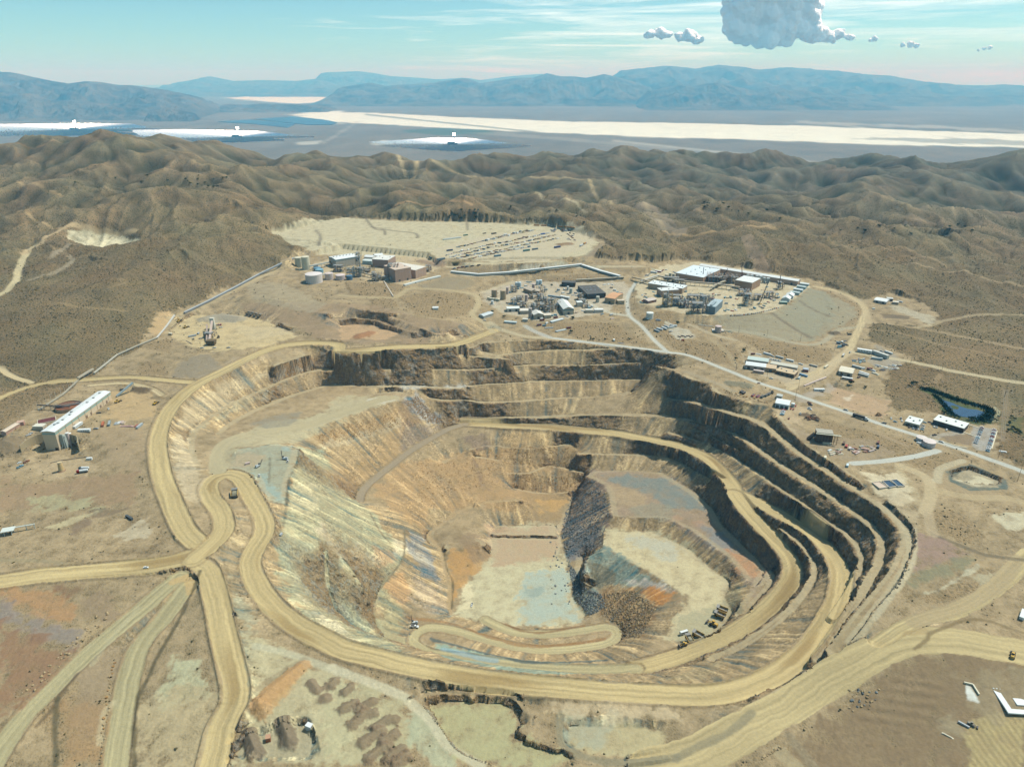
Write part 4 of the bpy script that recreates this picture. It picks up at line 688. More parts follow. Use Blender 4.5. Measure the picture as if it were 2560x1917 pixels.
# ------------------------------------------------------------------ the ground as one continuous skin, shared out between roads, pit, hills and ground
def struct(o, label=None): o['kind'] = 'structure'; return o
GRIT = np.clip((1 - FLAT) * (.35 + .9 * sstep(.2, .5, SLOPE) * (1 - hm)), 0, 1)
def build_terrain():
    co = np.stack([XD, YD, Z], -1).astype(np.float32)
    cl = np.where((CLS == 0), np.where(PITM > .5, 3, np.where((VEG > .5) & (YY > 1150), 4, 0)), CLS)
    fc = cl[:-1, :-1]
    i = np.arange(NR * NS).reshape(NR, NS); q = np.stack([i[:-1, :-1], i[:-1, 1:], i[1:, 1:], i[1:, :-1]], -1)
    for k, name in ((0, 'ground'), (1, 'dirt_road'), (2, 'road'), (3, 'pit_terrain'), (4, 'hills')):
        qq = q[fc == k].reshape(-1, 4)
        if not len(qq): continue
        u, inv = np.unique(qq.ravel(), return_inverse=True)
        me = bpy.data.meshes.new(name); me.vertices.add(len(u)); me.vertices.foreach_set('co', co.reshape(-1, 3)[u].ravel())
        me.loops.add(qq.size); me.polygons.add(len(qq)); me.loops.foreach_set('vertex_index', inv.astype(np.int32).ravel())
        me.polygons.foreach_set('loop_start', np.arange(0, qq.size, 4, dtype=np.int32)); me.polygons.foreach_set('loop_total', np.full(len(qq), 4, np.int32))
        me.update()
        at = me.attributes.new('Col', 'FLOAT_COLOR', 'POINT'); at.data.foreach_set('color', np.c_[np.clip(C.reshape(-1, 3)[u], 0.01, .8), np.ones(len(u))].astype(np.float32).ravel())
        for an, arr in (('veg', VEG), ('rock', ROCK), ('grit', GRIT)):
            at = me.attributes.new(an, 'FLOAT', 'POINT'); at.data.foreach_set('value', arr.reshape(-1)[u].astype(np.float32))
        o = bpy.data.objects.new(name, me); COL.objects.link(o); o['kind'] = 'structure'; me.materials.append(SOIL)
build_terrain()
print('terrain', NR, NS, round(time.time() - T0, 1))
# ------------------------------------------------------------------ sky with high cloud
def build_sky():
    nt = world.node_tree; k = NT(nt); bg = nt.nodes['Background']
    sky = k.n('ShaderNodeTexSky', sky_type='NISHITA', sun_disc=False, sun_elevation=math.radians(SUN_EL), sun_rotation=math.radians(SUN_AZ), altitude=1200, air_density=1.0, dust_density=.6, ozone_density=1.6)
    d = k.n('ShaderNodeTexCoord').outputs['Generated']; sp = k.n('ShaderNodeSeparateXYZ', {0: d}); X, Yd, Zd = sp.outputs
    tint = k.mix(1., sky.outputs[0], (.66, 1.0, 1.0), 'MULTIPLY')
    v = k.n('ShaderNodeCombineXYZ', {0: k.math('MULTIPLY', X, 3.2), 1: k.math('MULTIPLY', Yd, 1.5), 2: k.math('MULTIPLY', Zd, 62.)}).outputs[0]
    c1 = k.noise(v, 1.25, 7, .62, .9); v2 = k.n('ShaderNodeCombineXYZ', {0: k.math('MULTIPLY', X, 12.), 1: 4.3, 2: k.math('MULTIPLY', Zd, 190.)}).outputs[0]
    c2 = k.noise(v2, 1.0, 5, .6, .4)
    cc = k.math('ADD', k.math('MULTIPLY', c1, .72), k.math('MULTIPLY', c2, .28))
    # the veil is thickest ahead and to the right, thin on the left
    side = k.n('ShaderNodeMapRange', {0: X, 1: -.45, 2: .05, 3: -.22, 4: .03}).outputs[0]
    low = k.n('ShaderNodeMapRange', {0: Zd, 1: .0, 2: .055, 3: -.06, 4: .02}).outputs[0]
    veil = k.n('ShaderNodeMapRange', {0: k.math('ADD', cc, k.math('ADD', side, low)), 1: .47, 2: .66}).outputs[0]
    lit = k.mix(k.math('MULTIPLY', veil, .82), tint, (8.8, 10.6, 10.6))
    bg.inputs[1].default_value = .085
    nt.links.new(lit, bg.inputs[0])
build_sky()
# ------------------------------------------------------------------ the valley floor beyond the hills
VZ = -372.0
def wv(s, z=VZ): return np.array([wz(t, x, y, z) for t, x, y, _ in parse(s)])
def vnoise(n): return n
def build_valley():
    ns, nr = 760, 520
    sx = np.linspace(-1.9, 1.9, ns); yr = np.exp(np.linspace(math.log(3500), math.log(95000), nr))
    Y = np.repeat(yr[:, None], ns, 1); X = Y * sx[None]
    n = fbm(X / 1500, Y / 1500, 5, 101); n2 = fbm(X / 300, Y / 900, 4, 107)
    col = A(136, 122, 104) * (1 + .22 * n + .14 * n2)[..., None]
    def paint(s, rgb, soft, alpha=.95, rag=1.):
        nonlocal col
        p = wv(s)[:, :2]; sd = np.full(X.shape, 1e9); ins = np.zeros(X.shape, bool)
        for a, b in zip(p, np.roll(p, -1, 0)):
            ab = b - a; t = np.clip(((X - a[0]) * ab[0] + (Y - a[1]) * ab[1]) / (ab @ ab + 1e-9), 0, 1)
            sd = np.minimum(sd, np.hypot(X - a[0] - t * ab[0], Y - a[1] - t * ab[1]))
            if a[1] != b[1]: ins ^= ((a[1] > Y) != (b[1] > Y)) & (X < (b[0] - a[0]) * (Y - a[1]) / (b[1] - a[1]) + a[0])
        k = sstep(-soft, soft, np.where(ins, sd, -sd) + soft * rag * (n2 * 1.2 + n)) * alpha
        col = col * (1 - k[..., None]) + A(*rgb) * k[..., None]
    W_ = (250, 242, 218)
    paint('D 640,252 700,242 800,244 1000,254 1200,262 1450,266 1750,272 2000,283 2300,292 2300,322 2150,318 1900,312 1700,305 1500,299 1300,292 1100,283 950,276 800,268 700,262', W_, 120, .98)
    paint('D 1900,300 2050,298 2211,304 2300,318 2100,312', (150, 140, 124), 120, .7, 3); paint('D 1750,262 2000,272 2300,284 2300,290 2000,279 1760,268', (190, 180, 160), 250, .7, 3.)
    paint('D 490,212 560,207 700,209 735,214 700,221 640,224 560,219', W_, 250, .95); paint('A0 1850,740 2000,722 2211,712 2211,775 2180,800 2050,760', W_, 150, .9)
    paint('D 850,283 950,277 1060,282 1080,290 940,292', (92, 104, 80), 80, .8, 2); paint('D 640,308 700,303 690,312 640,314', (205, 196, 176), 40, .8)
    paint('D 800,308 830,303 850,312 810,314', (220, 210, 190), 40, .7); paint('D 690,310 770,262 778,262 700,312', (190, 178, 158), 20, .45); paint('D 1330,303 1700,342 1780,352 1700,345 1320,306', (200, 190, 170), 30, .6); paint('D 1000,287 1080,286 1600,330 1590,334', (180, 170, 150), 40, .4)
    paint('D 790,246 1160,284 1155,287 785,249', (150, 140, 122), 30, .8); paint('D -100,310 0,312 70,325 110,335 -100,350', (170, 156, 130), 100, .7)
    z = np.full(X.shape, VZ) + 2 * n
    me = bpy.data.meshes.new('valley'); me.vertices.add(ns * nr); me.vertices.foreach_set('co', np.stack([X, Y, z], -1).astype(np.float32).ravel())
    i = np.arange(ns * nr).reshape(nr, ns); q = np.stack([i[:-1, :-1], i[:-1, 1:], i[1:, 1:], i[1:, :-1]], -1).reshape(-1, 4).astype(np.int32)
    me.loops.add(q.size); me.polygons.add(len(q)); me.loops.foreach_set('vertex_index', q.ravel()); me.polygons.foreach_set('loop_start', np.arange(0, q.size, 4, dtype=np.int32)); me.polygons.foreach_set('loop_total', np.full(len(q), 4, np.int32)); me.update()
    at = me.attributes.new('Col', 'FLOAT_COLOR', 'POINT'); at.data.foreach_set('color', np.c_[np.clip(col.reshape(-1, 3), .01, .8), np.ones(ns * nr)].astype(np.float32).ravel())
    m, nt, b = nodes('desert_floor'); k = NT(nt); P = k.n('ShaderNodeNewGeometry').outputs['Position']
    f = k.math('ADD', .72, k.math('MULTIPLY', k.noise(P, .004, 5, .65), .56))
    nt.links.new(k.mix(1., k.attr('Col').outputs['Color'], k.n('ShaderNodeCombineColor', {0: f, 1: f, 2: f}).outputs[0], 'MULTIPLY'), b.inputs['Base Color']); b.inputs['Roughness'].default_value = 1; b.inputs['Specular IOR Level'].default_value = .05
    me.materials.append(m); o = bpy.data.objects.new('valley_floor', me); COL.objects.link(o); o['kind'] = 'structure'
build_valley()
def rock_mat(name, c1, c2, sc):
    m, nt, b = nodes(name); k = NT(nt); P = k.n('ShaderNodeNewGeometry').outputs['Position']
    nt.links.new(k.ramp(k.noise(P, sc, 6, .65), [(.36, A(*c1)), (.62, A(*c2))]), b.inputs['Base Color']); b.inputs['Roughness'].default_value = 1; b.inputs['Specular IOR Level'].default_value = .05
    return m
MTN = rock_mat('mountain_rock', (74, 66, 58), (128, 114, 96), .0016)
def mountain(name, sky, Yc, front, back, rough, seed, ns=420, nr=110):
    p = np.array([(x, y) for t, x, y, _ in parse(sky)]); t = parse(sky)[0][0]
    ux = np.linspace(p[0, 0], p[-1, 0], ns); vy = np.interp(ux, p[:, 0], p[:, 1])
    vy = vy + 1.1 * pn(ux / 9, ux * 0, seed) + 1.5 * pn(ux / 23, ux * 0, seed + 1)
    u, f, d = ray(t, ux, vy); s = u / f; hc = H - d / f * Yc           # crest height over each bearing
    edge = np.clip(np.minimum(np.arange(ns), np.arange(ns)[::-1]) / (ns * .06), 0, 1)
    yr = np.concatenate([np.linspace(Yc - front, Yc, int(nr * .75), endpoint=False), np.linspace(Yc, Yc + back, nr - int(nr * .75))])
    Y = np.repeat(yr[:, None], ns, 1); X = s[None] * (Yc + (Y - Yc) * .6)
    w = np.where(Y < Yc, 1 - (Yc - Y) / front, 1 - (Y - Yc) / back)
    rid = ridged(X / rough, Y / rough, 5, seed + 3, .55)
    prof = np.clip(w, 0, 1) ** 1.55; k = 4 * w * (1 - w)
    h = (hc[None] - VZ) * edge[None] ** .7 * np.clip(prof + k * .30 * (rid - .55), -.02, 1.0) + VZ - 12
    me = bpy.data.meshes.new(name); nn = ns * len(yr); me.vertices.add(nn); me.vertices.foreach_set('co', np.stack([X, Y, h], -1).astype(np.float32).ravel())
    i = np.arange(nn).reshape(len(yr), ns); q = np.stack([i[:-1, :-1], i[:-1, 1:], i[1:, 1:], i[1:, :-1]], -1).reshape(-1, 4).astype(np.int32)
    me.loops.add(q.size); me.polygons.add(len(q)); me.loops.foreach_set('vertex_index', q.ravel()); me.polygons.foreach_set('loop_start', np.arange(0, q.size, 4, dtype=np.int32)); me.polygons.foreach_set('loop_total', np.full(len(q), 4, np.int32)); me.update()
    me.materials.append(MTN); o = bpy.data.objects.new(name, me); COL.objects.link(o); o['kind'] = 'structure'
mountain('mountains', 'A0 -500,500 -250,480 0,462 60,462 120,472 200,490 330,518 440,535 550,520 640,525 760,545 840,545 960,562 1060,575 1180,600 1240,612 1320,632 1420,655', 19000, 4200, 3000, 1500, 201)
mountain('mountains', 'A0 -300,610 0,590 200,600 330,640 480,640 600,655 700,670 800,680 880,690', 16500, 1800, 1500, 900, 205)
mountain('mountains', 'A0 940,712 1000,700 1080,692 1140,700 1200,715 1270,730', 15200, 700, 700, 500, 207, 160, 60)
mountain('mountains', 'A0 1380,680 1480,665 1580,672 1700,662 1850,668 2000,672 2150,680', 20000, 1500, 1500, 900, 208, 240, 60)
mountain('mountains', 'A0 -400,440 0,455 80,468 200,478 350,475 480,490 620,485 740,490 880,492 1020,505 1100,500 1180,470 1260,498 1340,490 1480,488 1580,500 1800,490 2000,480 2120,460 2211,465 A1 30,465', 62000, 16000, 5000, 5000, 211)
mountain('mountains', 'A0 1050,545 1200,522 1350,490 1500,520 1700,515 1900,520 2100,500 2300,520 2500,540', 46000, 12000, 5000, 4000, 215)
mountain('mountains', 'A1 -200,470 0,462 120,458 220,470 330,490 480,498 620,510 720,505 800,500 900,515 1100,490 1250,478 1400,470', 50000, 12000, 5000, 4000, 219)
mountain('mountains', 'A1 -120,600 0,560 100,545 200,530 290,552 380,545 470,540 600,530 700,515 780,502 830,505 900,535 1000,520 1130,500 1240,500 1330,470 1420,490 1500,490 1580,500 1700,475 1800,500 1950,540 2100,560', 29000, 6500, 4000, 2600, 223)
mountain('mountains', 'A1 1300,505 1450,480 1600,462 1680,445 1760,452 1870,420 1940,425 2010,415 2090,428 2211,410 A2 20,410', 36000, 8000, 5000, 3000, 227) if False else None
mountain('mountains', 'D 1180,190 1240,178 1310,172 1340,152 1390,147 1440,141 1500,148 1550,140 1600,144 1640,150 1700,145 1760,150 1810,153 1870,160 1920,163 1990,175 2060,182 2110,185 2170,182 2260,190 2500,200', 34000, 11500, 5000, 4000, 231)
mountain('mountains', 'A2 -300,600 -150,575 0,542 80,560 160,535 230,530 300,540 420,570 480,580 560,560 640,560 720,580 800,578 880,600 960,592 1080,622 1200,640 1300,675 1380,690 1450,715', 24000, 4500, 3500, 1800, 235)
# ------------------------------------------------------------------ air
def haze():
    bm = bmesh.new(); bmesh.ops.create_cube(bm, size=1.)
    for v in bm.verts: v.co = (v.co.x * 190000, (v.co.y + .5) * 105000 - 3000 if True else 0, -420 if v.co.z < 0 else HAZE_TOP)
    me = bpy.data.meshes.new('haze'); bm.to_mesh(me); bm.free(); o = bpy.data.objects.new('haze', me); COL.objects.link(o); o['kind'] = 'stuff'
    m = bpy.data.materials.new('air'); m.use_nodes = True; nt = m.node_tree; nt.nodes.remove(nt.nodes['Principled BSDF'])
    v = nt.nodes.new('ShaderNodeVolumePrincipled'); v.inputs['Color'].default_value = (*HAZE_COL, 1); v.inputs['Density'].default_value = HAZE_D; v.inputs['Anisotropy'].default_value = .0; v.inputs['Absorption Color'].default_value = (1, 1, 1, 1)
    nt.links.new(v.outputs[0], nt.nodes['Material Output'].inputs['Volume']); me.materials.append(m); m.cycles.homogeneous_volume = True
HAZE_TOP = 1250; HAZE_D = 5.2e-5; HAZE_COL = (.13, .56, .92)
haze(); SCRUB_N = 60000
# ------------------------------------------------------------------ things: builders
TILES.update({'Q1': (0, 940, 3.1725), 'Q2': (700, 620, 3.1725), 'Q3': (1190, 650, 3.1725), 'Q4': (1580, 640, 2.7587), 'Q5': (1070, 550, 2.763), 'Q6': (420, 760, 4.23), 'R1': (1830, 870, 3.1725), 'R2': (2160, 930, 3.1725), 'R3': (2080, 720, 3.1725)})
_pm = {}
def paint(rgb, rough=.6, metal=0., dirt=.16):
    key = (tuple(rgb), rough, metal, dirt)
    if key in _pm: return _pm[key]
    m, nt, b = nodes('paint_%d_%d_%d' % tuple(int(c) for c in rgb)); k = NT(nt); P = k.n('ShaderNodeNewGeometry').outputs['Position']
    c = A(*rgb); f = k.noise(P, .7, 4, .65); f2 = k.noise(P, .12, 2, .5)
    d = k.math('MULTIPLY', k.math('ADD', f, f2), dirt * .9)
    nt.links.new(k.mix(d, c, A(150, 120, 84)), b.inputs['Base Color']); b.inputs['Roughness'].default_value = rough; b.inputs['Metallic'].default_value = metal; b.inputs['Specular IOR Level'].default_value = .3
    _pm[key] = m; return m
WHITE = (255, 252, 244); BEIGE = (226, 196, 164); TAN = (206, 176, 140); GREY = (150, 148, 142); DGREY = (84, 82, 80); BLACK = (40, 40, 42); RED = (176, 44, 40); BLUE = (60, 110, 150); LBLUE = (130, 176, 190); YEL = (226, 176, 70); PINK = (236, 206, 192); GLASS = (52, 66, 74); SILVER = (196, 198, 196); STEEL = (190, 176, 160); GREEN = (90, 128, 110); RUST = (176, 110, 74); CREAM = (246, 230, 196)
class MB:
    def __init__(s): s.v = []; s.f = []; s.m = []; s.mats = []
    def mi(s, rgb):
        m = rgb if not isinstance(rgb, tuple) else paint(rgb)
        if m not in s.mats: s.mats.append(m)
        return s.mats.index(m)
    def add(s, vs, fs, rgb):
        o = len(s.v); s.v += [tuple(v) for v in vs]; s.f += [tuple(i + o for i in f) for f in fs]; s.m += [s.mi(rgb)] * len(fs); return s
    def box(s, x0, x1, y0, y1, z0, z1, rgb, tx=0., ty=0.):
        """tx, ty: how much the top is drawn in on each side"""
        v = [(x0, y0, z0), (x1, y0, z0), (x1, y1, z0), (x0, y1, z0), (x0 + tx, y0 + ty, z1), (x1 - tx, y0 + ty, z1), (x1 - tx, y1 - ty, z1), (x0 + tx, y1 - ty, z1)]
        return s.add(v, [(3, 2, 1, 0), (4, 5, 6, 7), (0, 1, 5, 4), (1, 2, 6, 5), (2, 3, 7, 6), (3, 0, 4, 7)], rgb)
    def cyl(s, x, y, z0, z1, r0, r1, n, rgb, cap=True):
        a = [2 * math.pi * k / n for k in range(n)]
        v = [(x + r0 * math.cos(t), y + r0 * math.sin(t), z0) for t in a] + [(x + r1 * math.cos(t), y + r1 * math.sin(t), z1) for t in a]
        f = [(k, (k + 1) % n, n + (k + 1) % n, n + k) for k in range(n)]
        if cap: f += [tuple(range(n, 2 * n)), tuple(range(n - 1, -1, -1))]
        return s.add(v, f, rgb)
    def beam(s, a, b, w, rgb, h=None):
        a, b = Vector(a), Vector(b); d = (b - a).normalized(); u = d.cross(Vector((0, 0, 1)))
        u = u.normalized() if u.length > 1e-3 else Vector((1, 0, 0)); n = u.cross(d).normalized(); h = h or w
        c = [u * w / 2 + n * h / 2, -u * w / 2 + n * h / 2, -u * w / 2 - n * h / 2, u * w / 2 - n * h / 2]
        v = [a + q for q in c] + [b + q for q in c]
        return s.add(v, [(0, 1, 2, 3), (7, 6, 5, 4), (0, 4, 5, 1), (1, 5, 6, 2), (2, 6, 7, 3), (3, 7, 4, 0)], rgb)
    def wheel(s, x, y, r, w, rgb):
        n = 10; a = [2 * math.pi * k / n for k in range(n)]
        v = [(x + r * math.cos(t), y - w / 2, r + r * math.sin(t)) for t in a] + [(x + r * math.cos(t), y + w / 2, r + r * math.sin(t)) for t in a]
        return s.add(v, [(k, (k + 1) % n, n + (k + 1) % n, n + k) for k in range(n)] + [tuple(range(n - 1, -1, -1)), tuple(range(n, 2 * n))], rgb)
    def gable(s, x0, x1, y0, y1, z0, z1, rgb, along='x'):
        if along == 'x':
            ym = (y0 + y1) / 2; v = [(x0, y0, z0), (x1, y0, z0), (x1, y1, z0), (x0, y1, z0), (x0, ym, z1), (x1, ym, z1)]
        else:
            xm = (x0 + x1) / 2; v = [(x1, y0, z0), (x1, y1, z0), (x0, y1, z0), (x0, y0, z0), (xm, y0, z1), (xm, y1, z1)]
        return s.add(v, [(3, 2, 1, 0), (0, 1, 5, 4), (2, 3, 4, 5), (1, 2, 5), (3, 0, 4)], rgb)
    def mesh(s, name):
        me = bpy.data.meshes.new(name); me.from_pydata(s.v, [], s.f)
        for m in s.mats: me.materials.append(m)
        me.polygons.foreach_set('material_index', s.m); me.update(); return me
def link(name, me, parent=None):
    o = bpy.data.objects.new(name, me); COL.objects.link(o)
    if parent: o.parent = parent
    return o
def tag(o, label, cat, group=None):
    o['label'] = label; o['category'] = cat
    if group: o['group'] = group
    return o
def root(name, label, cat, loc, rz=0., group=None):
    o = bpy.data.objects.new(name, None); o.empty_display_size = 2; COL.objects.link(o); o.location = loc; o.rotation_euler = (0, 0, rz); return tag(o, label, cat, group)
def zg(x, y):
    return float(zat(x, y))
def pt(s):
    t, x, y, _ = parse(s)[0]; return hit(t, x, y)
def head(t, x, y, dx, dy):
    k = TILES[t][2] * 4; l = math.hypot(dx, dy); a = hit(t, x, y); b = hit(t, x + dx / l * k, y + dy / l * k); return math.atan2(b[1] - a[1], b[0] - a[0])
_proto = {}
def single(name, key, build, label, cat, loc, rz=0., group=None, sc=1.):
    """a small thing that is one mesh; repeats share the mesh"""
    if key not in _proto: _proto[key] = build().mesh(name)
    o = link(name, _proto[key]); o.location = loc; o.rotation_euler = (0, 0, rz)
    if sc != 1.: o.scale = (sc, sc, sc) if not isinstance(sc, tuple) else sc
    return tag(o, label, cat, group)
def building(name, label, a, b, depth, h, wall, roof, style='flat', rise=1.2, cat='building', group=None, vents=0, doors=0, win=0, band=None, zb=None, zoff=0.):
    """a, b: measured foot of the side facing us; depth runs away from us"""
    pa, pb = np.array(pt(a)), np.array(pt(b)); L = math.hypot(*(pb - pa)[:2]); rz = math.atan2(pb[1] - pa[1], pb[0] - pa[0])
    dy = np.array([-math.sin(rz), math.cos(rz)]); dx = np.array([math.cos(rz), math.sin(rz)])
    cs = [pa[:2], pb[:2], pa[:2] + dy * depth, pb[:2] + dy * depth]; zs = [zg(*c) for c in cs]
    base = (sorted(zs)[1] if zb is None else zb) + zoff; low = min(zs) - base - 1.0
    o = root(name, label, cat, (pa[0], pa[1], base), rz, group); D = depth
    w = MB().box(0, L, 0, D, low, h, wall)
    if style == 'gable': w.gable(0, L, 0, D, h, h + rise, wall)
    if style == 'gabley': w.gable(0, L, 0, D, h, h + rise, wall, 'y')
    n = max(2, int(L / 7))
    for k in range(1, n): w.box(L * k / n - .12, L * k / n + .12, -.12, 0, 0, h - .3, tuple(int(c * .93) for c in wall))
    link('wall', w.mesh('wall'), o)
    r = MB(); e = .5
    if style == 'flat': r.box(-e * .3, L + e * .3, -e * .3, D + e * .3, h + .01, h + .5, roof)
    elif style == 'gable':
        for (y0, y1, z0, z1) in ((-e, D / 2, h - .15, h + rise), (D / 2, D + e, h + rise, h - .15)):
            r.add([(-e, y0, z0 + .12), (L + e, y0, z0 + .12), (L + e, y1, z1 + .12), (-e, y1, z1 + .12), (-e, y0, z0 + .32), (L + e, y0, z0 + .32), (L + e, y1, z1 + .32), (-e, y1, z1 + .32)], [(3, 2, 1, 0), (4, 5, 6, 7), (0, 1, 5, 4), (1, 2, 6, 5), (2, 3, 7, 6), (3, 0, 4, 7)], roof)
    else:
        for (x0, x1, z0, z1) in ((-e, L / 2, h - .15, h + rise), (L / 2, L + e, h + rise, h - .15)):
            r.add([(x0, -e, z0 + .12), (x1, -e, z1 + .12), (x1, D + e, z1 + .12), (x0, D + e, z0 + .12), (x0, -e, z0 + .32), (x1, -e, z1 + .32), (x1, D + e, z1 + .32), (x0, D + e, z0 + .32)], [(3, 2, 1, 0), (4, 5, 6, 7), (0, 1, 5, 4), (1, 2, 6, 5), (2, 3, 7, 6), (3, 0, 4, 7)], roof)
    link('roof', r.mesh('roof'), o)
    if band: link('wall_band', MB().box(-.06, L + .06, -.16, D + .06, h - band[1] - .6, h - .6, band[0]).mesh('wall_band'), o)
    top = h + (.5 if style == 'flat' else rise + .3)
    if vents:
        me = MB().box(-.8, .8, -.8, .8, -1.0, .9, GREY).box(-1., 1., -1., 1., .9, 1.2, SILVER).mesh('vent')
        for k in range(vents):
            q = link('vent', me, o); fx = (k + .5) / vents
            q.location = (L * (fx if style != 'gabley' else .5), D * (.5 if style != 'flat' else (.35 if k % 2 else .65)), top)
    if doors:
        me = MB().box(-1.9, 1.9, -.22, -.13, 0, min(4.2, h * .7), DGREY).mesh('door')
        for k in range(doors): q = link('door', me, o); q.location = (L * (k + .5) / doors, 0, 0)
    if win:
        me = MB().box(-.7, .7, -.2, -.13, 1.1, 2.2, GLASS).mesh('window')
        for k in range(win): q = link('window', me, o); q.location = (L * (k + .5) / win + 1.2, 0, 0)
    return o
def tank(name, label, p, r, h, rgb, cat='tank', group=None, roof=None, dome=.12, stair=True):
    x, y, z = pt(p); o = root(name, label, cat, (x, y, z), 0, group); n = 28 if r > 3 else 16
    m = MB().cyl(0, 0, -1.2, h, r, r, n, rgb)
    for k in range(1, 4): m.cyl(0, 0, h * k / 4 - .1, h * k / 4 + .1, r + .06, r + .06, n, tuple(int(c * .95) for c in rgb))
    link('shell', m.mesh('shell'), o); link('roof', MB().cyl(0, 0, h, h + r * dome, r * 1.02, r * .12, n, roof or rgb).mesh('roof'), o)
    if stair:
        s = MB()
        for k in range(10):
            t = 3.6 + k * .16; s.box(-.5, .5, -.35, .35, 0, .12, GREY); vs = s.v[-8:]; del s.v[-8:]
            s.v += [(a * math.cos(t) - b * math.sin(t) + (r + .4) * math.cos(t), a * math.sin(t) + b * math.cos(t) + (r + .4) * math.sin(t), c + h * (k + .5) / 10) for a, b, c in vs]
        link('stair', s.mesh('stair'), o)
    return o
# small vehicles and stores: x is forward
def m_car(c):
    m = MB().box(-2.3, 2.3, -.95, .95, .35, .95, c, .08, .05).box(-1.5, 1.0, -.85, .85, .95, 1.45, paint(GLASS, .2), .35, .12).box(-1.1, .6, -.7, .7, 1.452, 1.5, c)
    for x in (-1.45, 1.45):
        for y in (-.85, .85): m.wheel(x, y, .36, .26, BLACK)
    return m
def m_pickup(c):
    m = MB().box(-2.9, 2.9, -1, 1, .5, 1.1, c, .06, .04).box(-.4, 1.4, -.9, .9, 1.1, 1.75, paint(GLASS, .2), .3, .1).box(-.1, 1.05, -.78, .78, 1.752, 1.82, c).box(-2.8, -.5, -1, -.85, 1.1, 1.45, c).box(-2.8, -.5, .85, 1, 1.1, 1.45, c).box(-2.9, -2.75, -1, 1, 1.1, 1.45, c).box(-2.7, -.55, -.84, .84, 1.102, 1.12, DGREY)
    for x in (-1.9, 1.9):
        for y in (-.92, .92): m.wheel(x, y, .45, .3, BLACK)
    return m
def m_van(c):
    m = MB().box(-3.6, 3.4, -1.1, 1.1, .5, 2.9, c, .12, .08).box(-3.2, 2.6, -1.12, 1.12, 1.7, 2.3, paint(GLASS, .2)).box(3.2, 3.45, -.95, .95, 1.5, 2.4, paint(GLASS, .2))
    for x in (-2.3, 2.3):
        for y in (-1, 1): m.wheel(x, y, .5, .3, BLACK)
    return m
def m_container(c):
    m = MB().box(-6, 6, -1.22, 1.22, .1, 2.7, c)
    for k in range(12): m.box(-5.8 + k, -5.5 + k, -1.27, 1.27, .3, 2.5, tuple(int(q * .9) for q in c))
    return m
def m_box(c): return MB().box(-3, 3, -1.22, 1.22, .05, 2.6, c).box(-3.05, -3, -.9, .9, .2, 2.4, tuple(int(q * .8) for q in c))
def m_office(c):
    m = MB().box(-7, 7, -1.8, 1.8, .5, 3.2, c).box(-7.15, 7.15, -1.95, 1.95, 3.2, 3.4, WHITE)
    for k in range(5): m.box(-5.6 + k * 2.6, -4.6 + k * 2.6, -1.84, 1.84, 1.6, 2.5, paint(GLASS, .3))
    for x in (-5, 0, 5): m.box(x - .2, x + .2, -1.5, 1.5, -.3, .5, DGREY)
    return m
def m_semi(c):
    m = MB().box(-8, 4.6, -1.3, 1.3, 1.3, 3.9, c).box(5.0, 7.4, -1.25, 1.25, .9, 3.4, WHITE, .25, .1).box(7.4, 9.2, -1.1, 1.1, .8, 2.2, WHITE, .1, .1).box(7.0, 7.42, -1.1, 1.1, 2.2, 3.1, paint(GLASS, .2)).box(-8, 8.4, -.5, .5, .7, 1.28, BLACK)
    for x in (-7, -5.7, 4.2, 5.4, 8.2):
        for y in (-1.1, 1.1): m.wheel(x, y, .52, .45, BLACK)
    return m
def m_tanker(c):
    m = MB().box(-5, 5, -.5, .5, .7, 1.2, BLACK).box(2.6, 4.9, -1.25, 1.25, .9, 3.2, c, .2, .1).box(4.3, 4.95, -1.05, 1.05, 2.1, 2.9, paint(GLASS, .2))
    n = 12; a = [2 * math.pi * k / n for k in range(n)]; v = [(-5, 1.25 * math.cos(t), 2.4 + 1.2 * math.sin(t)) for t in a] + [(2.2, 1.25 * math.cos(t), 2.4 + 1.2 * math.sin(t)) for t in a]
    m.add(v, [(k, n + k, n + (k + 1) % n, (k + 1) % n) for k in range(n)] + [tuple(range(n)), tuple(range(2 * n - 1, n - 1, -1))], WHITE)
    for x in (-4, -2.7, 3.6):
        for y in (-1.1, 1.1): m.wheel(x, y, .55, .45, BLACK)
    return m
def m_pipes(c):
    m = MB()
    for k in range(4):
        for j in range(3 - (k > 2)): m.beam((-5, -1 + k * .62, .4 + j * .6), (5, -1 + k * .62, .4 + j * .6), .55, c)
    return m.beam((-3, -1.6, .1), (-3, 1.6, .1), .2, RUST).beam((3, -1.6, .1), (3, 1.6, .1), .2, RUST)
def m_stack(c):
    m = MB(); r = random.Random(sum(c))
    for k in range(5):
        x = -2.6 + k * 1.3; m.box(x - .6, x + .5, -.9, .9, 0, .7 + r.random() * 1.1, tuple(int(q * (.85 + .15 * r.random())) for q in c))
    return m
def m_slab(c): return MB().box(-4, 4, -1.5, 1.5, 0, .6, c).box(-3.4, 3.0, -1.1, 1.2, .6, 1.1, tuple(int(q * .92) for q in c))
def m_bin(c): return MB().box(-2.5, 2.5, -1.2, 1.2, .2, 2.0, c, -.3, -.1).box(-2.6, 2.6, -1.1, 1.1, 2.001, 2.06, DGREY)
KINDS_ = {'car': m_car, 'pickup': m_pickup, 'van': m_van, 'container': m_container, 'box': m_box, 'office': m_office, 'semi': m_semi, 'tanker': m_tanker, 'pipes': m_pipes, 'stack': m_stack, 'slab': m_slab, 'bin': m_bin}
